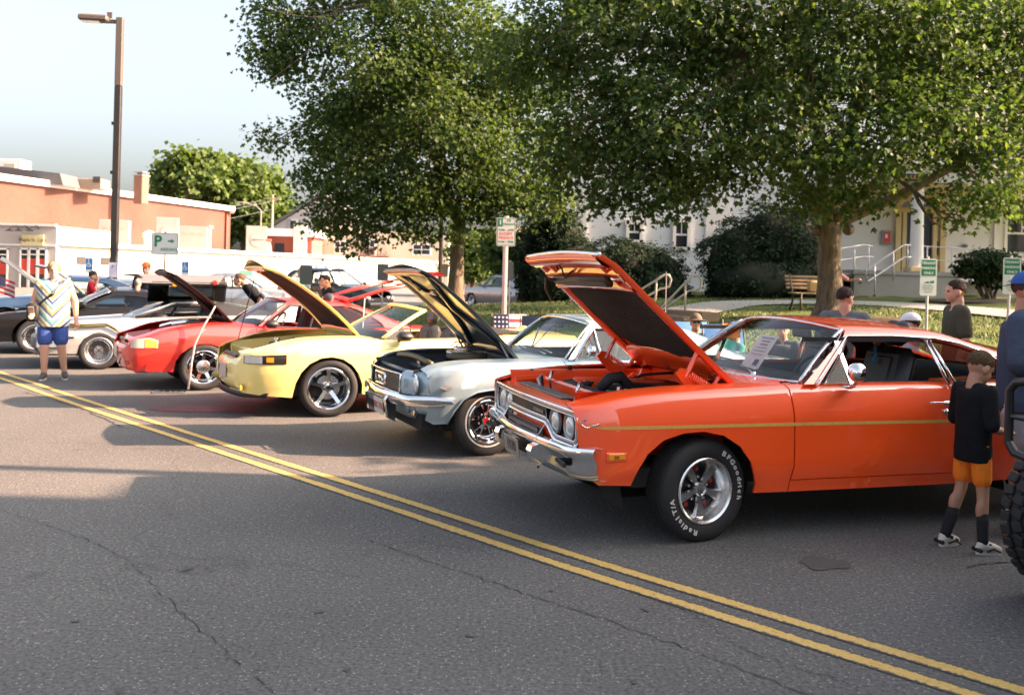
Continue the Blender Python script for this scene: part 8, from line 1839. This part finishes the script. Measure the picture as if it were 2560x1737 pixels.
bo_ = thing('drink_bottle', "crinkled clear bottle held in the boy's hands", 'bottle', bp_, R(14)); q = MB(); c = (bgj['wr']+bgj['wl'])*.5+Vector((.06, 0, .05)); q.lathe([(0, -.08), (.030, -.078), (.032, -.03), (.027, .0), (.032, .03), (.028, .06), (.012, .09), (.013, .11), (0, .112)], 14, 'Z', c); obj('shell', q, mat('clear_plastic', (.62,.64,.66), .15, coat=1), bo_, smooth=True)
# man in blue at the right edge
mp_ = (3.52, 6.42, 0)
mt_, mg, mb1, ms1 = person('man in slate blue printed shirt, grey shorts and blue cap at the right edge', mp_, R(-38), 1.80, (.42,.22,.14), (.06,.04,.03), top=(.055,.075,.115), bottom=(.36,.36,.37), shoe=(.60,.58,.58), vox=.010, build=1.24, sleeve=.7, cap=(.02,.08,.32), brim_back=True, long=.06, sole=(.55,.10,.05), sock=(.6,.6,.6,.12), J=dict(er=(.02, -.27, 1.14), wr=(.24, -.08, 1.10), el=(.02, .27, 1.14), wl=(.24, .05, 1.10)))
q = text_mb('Ti', .085, .001, bold=.003); M = Matrix(((0, 0, 1, .150*1.03), (1, 0, 0, 0), (0, 1, 0, 1.37*1.03), (0, 0, 0, 1))); q.v = [tuple(M @ Vector(p)) for p in q.v]; obj('shirt_print', q, mat('print_orange', (.65,.22,.05), .8), ms1)
q = text_mb('P', .06, .001, bold=.002); H = mg['hd']; q.v = [tuple(H+Vector((-.124-p[2], -p[0], .085+p[1]))) for p in q.v]; obj('cap_badge', q, mat('print_white', (.7,.7,.72), .8), mb1)
person('smiling man in olive t-shirt standing behind the orange car', (4.62, 9.75, 0), R(172), 1.76, (.52,.29,.20), (.035,.022,.015), top=(.060,.062,.045), bottom=(.05,.05,.06), shorts=False, build=1.08, head_turn=.05)
person('man with receding dark hair in grey polo seen from behind', (3.32, 9.35, 0), R(62), 1.66, (.50,.27,.18), (.03,.02,.015), top=(.125,.135,.15), bottom=(.06,.06,.08), shorts=False, build=1.12, hairstyle='bald', head_turn=-.55)
person('child in a white cap hidden behind the orange roof', (4.3, 10.1, 0), R(160), 1.36, cap=(.62,.64,.70), top=(.3,.3,.35), child=True)
person('seated man in a blue cap and teal shirt beside a small flag', spot(1826, 900, 11.6, 0), R(190), 1.56, (.40,.20,.13), (.03,.02,.02), top=(.05,.22,.20), sit=True, cap=(.08,.13,.30), vox=.012)
_, _, hb, _ = person('seated man in a brown brimmed hat and mirrored sunglasses', spot(1738, 900, 12.4, .02), R(-95), 1.62, (.42,.22,.15), (.05,.04,.03), top=(.10,.14,.20), sit=True, cap=(.10,.07,.045,1), vox=.012)
q = MB(); HH = Vector((-.03, 0, 1.165))*(1.62/1.75)
for s in (-1, 1): q.bbox(HH+Vector((.086, s*.030, .012)), (.012, .046, .030), .005)
q.tube([HH+Vector((.088, -.05, .02)), HH+Vector((.092, 0, .018)), HH+Vector((.088, .05, .02))], .004, 5); obj('sunglasses', q, mat('mirror_teal', (.03,.25,.22), .08, .8), hb)
person('seated grey haired person in a dark shirt seen through the orange car windshield', spot(1955, 900, 11.7, 0), R(-110), 1.60, (.46,.25,.17), (.35,.33,.31), top=(.09,.105,.11), sit=True, build=1.15, vox=.012, J=dict(er=(.08, -.26, .76), wr=(.26, -.20, .98)))
person('seated person in a bright red shirt seen through the blue coupe window', spot(1522, 900, 12.6), R(-90), 1.74, (.45,.24,.16), (.06,.04,.03), top=(.55,.02,.02), sit=True, vox=.012)
person('man in black t-shirt bending over an engine beyond the red car', (-4.5, 17.2, 0), R(195), 1.78, (.48,.26,.17), (.10,.07,.05), top=(.010,.012,.015), bottom=(.08,.08,.10), lean=.75, build=1.1, vox=.012)
person('bald man in a pale blue shirt standing by the dark wagon', (-5.45, 24.2, 0), R(-60), 1.74, (.48,.26,.17), (.3,.28,.25), top=(.30,.42,.46), bottom=(.12,.12,.13), hairstyle='none', vox=.014)
person('dark haired person in black crouching beside the red car roof', (-3.35, 17.8, 0), R(215), 1.62, (.55,.26,.14), (.01,.008,.008), top=(.02,.02,.02), lean=.3, vox=.013)
person('dark haired person in brown turned away beyond the red car', (-3.75, 18.6, 0), R(100), 1.60, (.50,.27,.18), (.02,.014,.01), top=(.10,.06,.045), lean=.2, vox=.013)
person('person in a bright orange cap behind the gull wing door', (-7.35, 18.9, 0), R(-90), 1.74, (.5,.28,.2), (.05,.04,.03), top=(.02,.02,.025), cap=(.85,.13,.02), vox=.014)
person('grey haired person in navy beyond the gull wing coupe', (-7.2, 18.1, 0), R(95), 1.42, (.5,.28,.2), (.22,.21,.20), top=(.03,.04,.09), vox=.014)
person('man in dark cap and red shirt with a hand to his face', (-9.1, 20.4, 0), R(10), 1.52, (.5,.27,.2), (.05,.04,.04), top=(.40,.02,.03), cap=(.02,.02,.022), vox=.014, J=dict(er=(.12, -.24, 1.2), wr=(.14, -.08, 1.48)))
person('person in a pink shirt sitting on the park bench behind the trunk', (at(2085, 745, 25.7)[0], 25.75, lawn_z(at(2085, 745, 25.7)[0], 25.7)), R(-150), 1.68, (.5,.28,.2), (.2,.12,.06), top=(.50,.24,.24), bottom=(.55,.52,.5), shoe=(.7,.7,.68), sit=True, vox=.014, J=dict(el=(-.25, .30, .82), wl=(-.30, .55, .84)))
person('bare legged person standing on the lawn by the yew hedge, mostly behind the raised hood', (at(1434, 740, 29)[0], 29, lawn_z(at(1434, 740, 29)[0], 29)), R(-90), 1.6, (.5,.26,.17), (.1,.06,.03), top=(.05,.1,.06), bottom=(.03,.04,.03), vox=.014)
# ------------------------------------------------------------------ signs, poles, seats
green_ink = mat('sign_green_ink', (.015,.20,.09), .5); white_sheet = mat('sign_white', (.70,.70,.66), .45, var=.04, vscale=4); red_ink = mat('sign_red_ink', (.60,.07,.03), .5); grey_back = mat('sign_back_grey', (.13,.14,.12), .5, .4, var=.1)
def rrect(w, h, r, n=5):
    out = []
    for (cx, cy, a0) in ((w/2-r, h/2-r, 0), (-w/2+r, h/2-r, 90), (-w/2+r, -h/2+r, 180), (w/2-r, -h/2+r, 270)): out += arc(cx, cy, r, a0, a0+90, n)
    return out
SX = Matrix(((1, 0, 0, 0), (0, 0, -1, 0), (0, 1, 0, 0), (0, 0, 0, 1)))    # sign plane: x right, z up, facing -y
def sign(name, label, x, y, zb, zc, w, h, rz=0, border=None, face=None, post=.025, tilt=0, cat='sign', group=None, postm=None, r=.03):
    t = thing(name, label, cat, (x, y, zb), rz, group)
    q = MB(); q.tube([(0, post+.006, -.1), (tilt*.8, post+.006, zc-zb+h/2+.03)], post, 8); obj('post', q, postm or galv, t)
    q = MB(); q.prism(rrect(w, h, r), -.003, .003, M=Matrix.Translation((tilt, 0, zc-zb)) @ SX); p = obj('panel', q, face or white_sheet, t, loc=None)
    if border:
        b_ = MB(); o = rrect(w-.016, h-.016, r*.8); i = rrect(w-.036, h-.036, r*.7); n = len(o)
        b_.add([SX @ Vector((a, c, .0042)) for a, c in o+i], [(k, (k+1) % n, n+(k+1) % n, n+k) for k in range(n)]); obj('border', b_, border, p, loc=(tilt, 0, zc-zb))
    def add(nm, shape, m, dx=0, dz=0, e=.0045):
        q = MB()
        if isinstance(shape, MB): q.add([SX @ Vector((a[0], a[1], e+a[2])) for a in shape.v], shape.f)
        else: q.prism(shape, 0, e, M=SX)
        return obj(nm, q, m, p, loc=(tilt+dx, 0, zc-zb+dz))
    return t, add
# 1 HR PARKING
p = at(1265, 580, 15.4)
t, A_ = sign('parking_limit_sign', 'white hour parking sign with green and red lettering on a steel post', p.x, 15.4, lawn_z(p.x, 15.4), p.z, .31, .465, 0, green_ink, post=.042)
A_('green_block', [(-.135, .085), (-.055, .085), (-.055, .215), (-.135, .215)], green_ink)
A_('lettering', text_mb('1', .11, .0006, bold=.003), white_sheet, -.095, .150, .006)
for s, z, sz, m in (('HR', .185, .052, green_ink), ('PARKING', .125, .047, green_ink)): A_('lettering', text_mb(s, sz, .0006, bold=.0015), m, .045, z)
for s, z, sz, m in (('9AM - 6PM', .030, .052, green_ink), ('EXCEPT', -.035, .060, red_ink), ('FRIDAYS', -.098, .060, red_ink), ('9AM - 9PM', -.165, .052, green_ink)): A_('lettering', text_mb(s, sz, .0006, bold=.0015, spacing=1.05), m, 0, z)
# tenant signs
for k, (u, v, Y, rz, lb, tl) in enumerate(((2321, 693, 14.2, .0, 'green and white tenant parking sign nearer the tree trunk', 0), (2529, 690, 14.4, -.25, 'green and white tenant parking sign leaning at the right by the blue cap', .05))):
    p = at(u, v, Y); t, A_ = sign('tenant_sign', lb, p.x-tl, Y, max(0, lawn_z(p.x, Y)), p.z, .25, .56, rz, None, None, .022, tl, group='tenant parking signs')
    A_('green_block', [(-.108, .02), (.108, .02), (.108, .26), (-.108, .26)], green_ink)
    for s, z in (('TENANT', .21), ('PARKING', .135), ('ONLY', .06)): A_('lettering', text_mb(s, .055, .0006, bold=.0015), white_sheet, 0, z, .006)
    q = MB(); q.prism([(-.075, -.09), (-.02, -.065), (.01, -.065), (.01, -.09)], 0, .001); q.prism([(.025, -.09), (.085, -.09), (.085, -.045), (.06, -.055), (.025, -.055)], 0, .001); A_('tow_picture', q, green_ink)
    for z, w in ((-.13, .15), (-.16, .17), (-.19, .15), (-.225, .12)): A_('print_line', [(-w/2, z), (w/2, z), (w/2, z+.010), (-w/2, z+.010)], mat('sign_grey_ink', (.25,.30,.26), .6))
# P arking sign
p = at(412, 610, 21)
t, A_ = sign('parking_sign', 'white parking sign with big green letter and arrow beyond the gull wing door', p.x, 21, 0, p.z, .60, .485, 0, green_ink, post=.02, postm=satin_black, r=.02)
A_('lettering', text_mb('P', .34, .0006, bold=.012), green_ink, -.155, .05); A_('lettering', text_mb('ARKING', .098, .0006, bold=.002, spacing=1.05), green_ink, .09, -.125)
A_('arrow', [(.07, .045), (.14, .045), (.14, .015), (.22, .065), (.14, .115), (.14, .085), (.07, .085)], green_ink)
# accessible bays
blue_ink = mat('sign_blue', (.02,.20,.52), .5)
for u, v, Y, lb in ((223, 664, 37, 'blue accessible parking sign beside the lamp post'), (463, 672, 39, 'blue accessible parking sign behind the raised red hood')):
    p = at(u, v, Y); t, A_ = sign('accessible_sign', lb, p.x, Y, 0, p.z, .30, .60, 0, None, None, .025, .0, group='accessible parking signs')
    A_('blue_block', [(-.14, -.16), (.14, -.16), (.14, .29), (-.14, .29)], blue_ink)
    q = MB(); q.lathe([(.0, 0), (.028, 0)], 10, 'Z', (-.02, .22, 0)); q.prism([(-.035, .05), (-.005, .05), (-.005, .17), (-.035, .17)], 0, .001); q.prism([(-.035, .05), (.05, .05), (.085, -.05), (.055, -.05), (.03, .02), (-.035, .02)], 0, .001)
    w = arc(-.02, .01, .085, 100, 330, 14); w2 = arc(-.02, .01, .062, 330, 100, 14); q.prism(w+w2, 0, .001); A_('wheelchair_symbol', q, white_sheet, 0, .02, .006)
# blank backs of signs
for u, v, Y, w, h, lb in ((765, 688, 23, .30, .46, 'grey back of a sign left of the dark wagon'), (957, 681, 24, .29, .43, 'grey back of a sign right of the dark wagon'), (1112, 676, 30, .22, .40, 'grey back of a sign hard against the middle maple trunk'), (1275, 678, 20, .15, .40, 'grey sign back behind the hour parking post')):
    p = at(u, v, Y); sign('sign_back', lb, p.x, Y, max(0, lawn_z(p.x, Y)), p.z, w, h, .1, None, grey_back, .018, group='sign backs')
# lamp post with its box head
p0 = at(284, 690, 24); p1 = at(298, 45, 24)
t = thing('lamp_post', 'tall square dark lamp post with a box shaped head and paper notice', 'lamp post', (p0.x, 24, 0), .12); bronze = mat('dark_bronze', (.035,.032,.030), .45, .3, var=.12, vscale=2)
zs_ = p1.z-1.75; q = MB(); q.bbox((0, 0, zs_/2), (.165, .165, zs_), .015); q.box((0, 0, .1), (.4, .4, .2)); obj('pole', q, bronze, t); q = MB(); q.bbox((0, 0, (zs_+p1.z)/2), (.168, .168, 1.75), .015); obj('upper_pole', q, mat('pale_bronze', (.12,.095,.08), .6, .2, var=.2, vscale=2), t)  # upper section in a paler, browner bronze than the pole below
q = MB(); q.bbox((-.62, -.05, p1.z-.07), (.72, .34, .16), .04); q.box((-.19, 0, p1.z-.11), (.24, .08, .09)); q.box((-.26, 0, p1.z+.05), (.12, .06, .14)); hd_ = obj('lamp_head', q, MATS['pale_bronze'], t); q = MB(); q.bbox((-.70, -.05, p1.z-.155), (.46, .26, .02), .008); obj('lamp_glass', q, lens, hd_)
for z in (p1.z-2.7, p1.z-3.95): q = MB(); q.box((-.11, 0, z), (.06, .08, .08)); obj('clamp', q, bronze, t)
q = MB(); p = at(282, 675, 24); q.box((0, -.09, p.z), (.20, .006, .38)); nt_ = obj('paper_notice', q, mat('notice_lilac', (.55,.54,.66), .8), t); q = text_mb('P', .12, .001); q.v = [(a[0], -.094-a[2], p.z+.08+a[1]) for a in q.v]; obj('lettering', q, sign_black, nt_)
# dark pole by the middle maple, utility pole and street light far left
p = at(1101, 660, 31); t = thing('dark_pole', 'dark steel pole just left of the middle maple trunk', 'pole', (p.x, 31, 0)); q = MB(); q.tube([(0, 0, 0), (0, 0, 4.6)], .065, 8); obj('shaft', q, bronze, t)
p = at(680, 560, 119); t = thing('utility_pole', 'wooden utility pole with wires in front of the round tree', 'pole', (p.x, 119, 0)); q = MB(); q.tube([(0, 0, 0), (0, 0, at(680, 487, 119).z)], [.2, .14], 8); q.box((0, -.2, at(680, 497, 119).z), (2.2, .12, .14)); obj('shaft', q, mat('pole_wood', (.34,.27,.20), .9, var=.2), t)
q = MB(); z = at(680, 500, 119).z
for dz, dx in ((0, -1), (.1, 1), (-1.2, 0)): q.tube([(dx, 0, z+dz), (dx-7, -4, z+dz-2.2), (dx-16, -8, z+dz-3.2)], .03, 5)
obj('wire', q, grey_metal, t)
p = at(652, 560, 112); z = at(612, 507, 112).z; t = thing('street_light', 'pale cobra head street light reaching left of the utility pole', 'street light', (p.x, 112, 0)); q = MB(); q.tube([(0, 0, 0), (0, 0, z-.9), (-.6, 0, z-.35), (-2.2, 0, z)], .07, 8); q.bbox((-2.5, 0, z+.02), (.8, .25, .16), .05); obj('arm', q, steel_box, t)
# steps with two bent hand rails climbing the lawn
stone = mat('step_stone', (.24,.17,.11), .9, var=.25, vscale=5, bump=.3)
b0 = lawnhit(1690, 800, 15); t = thing('lawn_steps', 'brown stone steps leading up the lawn between the bent hand rails', 'steps', (b0.x, b0.y, b0.z), math.atan2(Nv.y, Nv.x)-.5)
for k in range(4): q = MB(); q.bbox((-.9+.42*k, 0, -.20+.10*k), (.46, 1.7, .22), .02, rz=.02*k); obj('step', q, stone, t)
for lb, pts in (('sunlit bent hand rail on the right of the lawn steps', (((1640, 784), (1730, 690), (1748, 690), (1756, 700), (1754, 720), (1744, 727), (1728, 727), (1655, 783)), ((1716, 700), (1714, 784)), 21.5)), ('shaded bent hand rail on the left of the lawn steps', (((1600, 725), (1664, 686), (1674, 688), (1680, 698), (1676, 716), (1668, 720), (1655, 722), (1610, 748)), ((1643, 700), (1640, 752)), 23.5))):
    Y = pts[2]; P0 = at(*pts[0][0], Y); t = thing('hand_rail', lb, 'hand rail', (P0.x, Y, 0), 0, 'bent rails by the lawn steps')
    for nm, pl in (('rail', pts[0]), ('post', pts[1])):
        q = MB(); W = [at(u, v, Y) for u, v in pl]; q.tube([(w.x-P0.x, (i*.04 if nm == 'rail' else .1), w.z) for i, w in enumerate(W)], .026, 8); obj(nm, q, mat('cream_rail', (.58,.55,.46), .4, .2, var=.05), t, smooth=True)
# park bench
p = at(2055, 748, 25.2); bz = lawn_z(p.x, 25.2); t = thing('park_bench', 'wooden slatted park bench with dark iron legs behind the big trunk', 'bench', (p.x, 25.3, bz), R(14))
sl = MB(); sl.bbox((0, 0, 0), (1.75, .07, .035), .008); sm = sl.mesh('seat_slat', wood_m)
for k in range(4): link('seat_slat', sm, t, (0, -.16+.11*k, .46))
for k in range(4): link('back_slat', sm, t, (0, .30+.03*k, .60+.10*k), (R(75), 0, 0))
for x in (-.72, .72): q = MB(); q.tube([(x, -.24, 0), (x, -.20, .22), (x, -.22, .44), (x, .2, .43), (x, .30, .62), (x, .42, .98)], .03, 6); q.tube([(x, .36, 0), (x, .22, .22), (x, .2, .43)], .03, 6); obj('leg', q, mat('iron_brown', (.05,.035,.02), .5), t, smooth=True)
p = at(2034, 700, 25.2); bg = thing('tan_bag', 'tan bag standing on the left end of the park bench', 'bag', (p.x, 25.25, bz+.48)); q = MB(); q.bbox((0, 0, .16), (.28, .18, .32), .05); obj('pouch', q, mat('tan_cloth', (.48,.32,.15), .8, var=.15), bg, angle=40)
# folding chairs on the kerb side grass
def camp_chair(label, u, v, Y, rz, m, stripes=False, name='folding_chair', zl=None):
    p = at(u, v, Y); g_ = max(.0, lawn_z(p.x, Y)); t = thing(name, label, 'chair', (p.x, Y, g_), rz, 'folding chairs behind the cars'); h = max(.62, p.z-g_)
    q = MB(); q.grid([[(x, .24+.12*k-.03*math.cos(x*5), lerp(.40, h, k)) for x in np.linspace(-.27, .27, 7)] for k in np.linspace(0, 1, 5)]); bk = obj('backrest', q, m, t, smooth=True)
    q = MB(); q.grid([[(x, y, .40-.03*math.cos(x*5)) for x in np.linspace(-.27, .27, 7)] for y in (-.24, 0, .24)]); obj('seat', q, m, t, smooth=True)
    for s in (-1, 1): q = MB(); q.tube([(s*.29, .37, h), (s*.29, .22, .40), (s*.29, -.26, 0)], .011, 6); q.tube([(s*.29, .30, 0), (-s*.29, -.24, .42)], .010, 6); obj('leg', q, satin_black, t)
    if stripes:
        for k in range(4): z = lerp(.44, h-.03, k/3.6); q = MB(); q.grid([[(x, .222+.12*((zz-.40)/(h-.40))-.03*math.cos(x*5), zz) for x in np.linspace(-.27 if k < 1 else -.02, .27, 6)] for zz in (z, z+.035)]); obj('stripe', q, mat('flag_red', (.50,.03,.04), .8), bk)
        q = MB(); q.grid([[(x, .224+.12*((zz-.40)/(h-.40))-.03*math.cos(x*5), zz) for x in np.linspace(-.27, -.02, 5)] for zz in (h-.22, h)]); c_ = obj('star_field', q, mat('flag_blue', (.02,.025,.08), .8), bk)
        for i in range(4):
            for j in range(3): q = MB(); x = -.24+.062*i; zz = h-.19+.07*j; q.box((x, .216+.12*((zz-.40)/(h-.40))-.03*math.cos(x*5), zz), (.026, .004, .026), rot=Matrix.Rotation(.78, 3, 'Y')); obj('star', q, white_sheet, c_)
    return t
camp_chair('folding chair patterned like a stars and stripes flag', 1283, 788, 14.6, .15, mat('flag_white', (.66,.64,.62), .8), True)
navy = mat('navy_canvas', (.035,.055,.09), .85, var=.1)
camp_chair('plain navy folding chair right of the flag chair', 1344, 792, 14.2, -.1, navy)
camp_chair('bright blue folding chair beside the man in the brown hat', 1755, 808, 12.9, .3, mat('blue_canvas', (.06,.18,.40), .85, var=.1))
camp_chair('blue folding chair behind the seated man in the blue cap', 1836, 815, 12.1, .2, MATS['blue_canvas'])
p = at(1305, 822, 13.6); t = thing('yellow_toy_car', 'little yellow model car standing on the folded black top', 'toy car', (p.x, 13.6, p.z-.06)); q = MB(); q.bbox((0, 0, .05), (.19, .08, .05), .015); q.bbox((.02, 0, .085), (.09, .07, .04), .012); obj('body', q, yel, t, angle=40)
for x in (-.06, .06): q = MB(); q.lathe([(0, -.043), (.022, -.043), (.022, .043), (0, .043)], 12, 'Y', (x, 0, .025)); obj('wheel', q, black_rub, t)
# little flags, antennas, a soft toy on the seat
p = at(1806, 850, 11.3); t = thing('small_flag', 'small orange and teal flag on a stick by the seated man', 'flag', (p.x, 11.3, p.z-.35)); q = MB(); q.tube([(0, 0, -.4), (.0, 0, .60)], .006, 6); obj('stick', q, galv, t); q = MB(); q.grid([[(.02*math.sin(z*9)+x, .02*math.sin(x*20), z) for x in (0, .08, .16, .22)] for z in (.38, .46, .55)]); obj('orange_cloth', q, mat('orange_cloth', (.75,.20,.05), .8), t); q = MB(); q.grid([[(x, .02*math.sin(x*20), z-x*.3) for x in (0, .08, .16)] for z in (.22, .30, .38)]); obj('teal_cloth', q, mat('teal_cloth', (.05,.35,.32), .8), t)
q = MB(); q.tube([(-2.9, -.70, .86), (-2.9, -.70, 1.75)], .006, 6); obj('antenna', q, dull_chrome, BC)
q = MB(); q.tube([(-1.0, -.85, .88), (-1.02, -.86, 1.3)], .006, 6); obj('antenna', q, mat('white_whip', (.7,.7,.65), .5), YC)
t = thing('soft_toy', 'small orange and blue soft toy lying on the black seat back of the orange car', 'toy', CARM(OC) @ Vector((-1.80, .30, 1.22)), R(198))
q = MB(); ball(q, (0, 0, .03), (.035, .03, .045), 8); ball(q, (.01, .01, .10), (.03, .028, .03), 8); obj('body', q, mat('toy_orange', (.75,.25,.03), .9), t, smooth=True); q = MB(); q.tube([(.0, .0, .12), (-.03, -.05, .16), (-.02, -.10, .15)], .018, 6); q.tube([(.03, .02, 0), (.06, .06, -.08), (.08, .06, -.14)], .012, 6); obj('tail', q, mat('toy_blue', (.03,.22,.40), .9), t, smooth=True)
t = thing('hand_flag', 'small stars and stripes flag under the raised hood of the black coupe', 'flag', (at(8, 695, 18.5)[0], 18.5, at(8, 695, 18.5)[2]-.2)); q = MB(); q.tube([(-.12, 0, -.5), (-.12, 0, .25)], .008, 6); obj('stick', q, wood_m, t)
for k in range(7): q = MB(); q.grid([[(x, .02*math.sin(x*14), .2-.045*k-dz-x*.35) for x in (-.12, 0, .12, .24)] for dz in (0, .045)]); obj('stripe', q, MATS['flag_red'] if k % 2 == 0 else MATS['flag_white'], t)
q = MB(); q.grid([[(x, .02*math.sin(x*14)-.008, z-x*.35) for x in (-.12, -.04, .05)] for z in (.04, .2)]); obj('star_field', q, mat('flag_blue', (.02,.025,.08), .8), t)
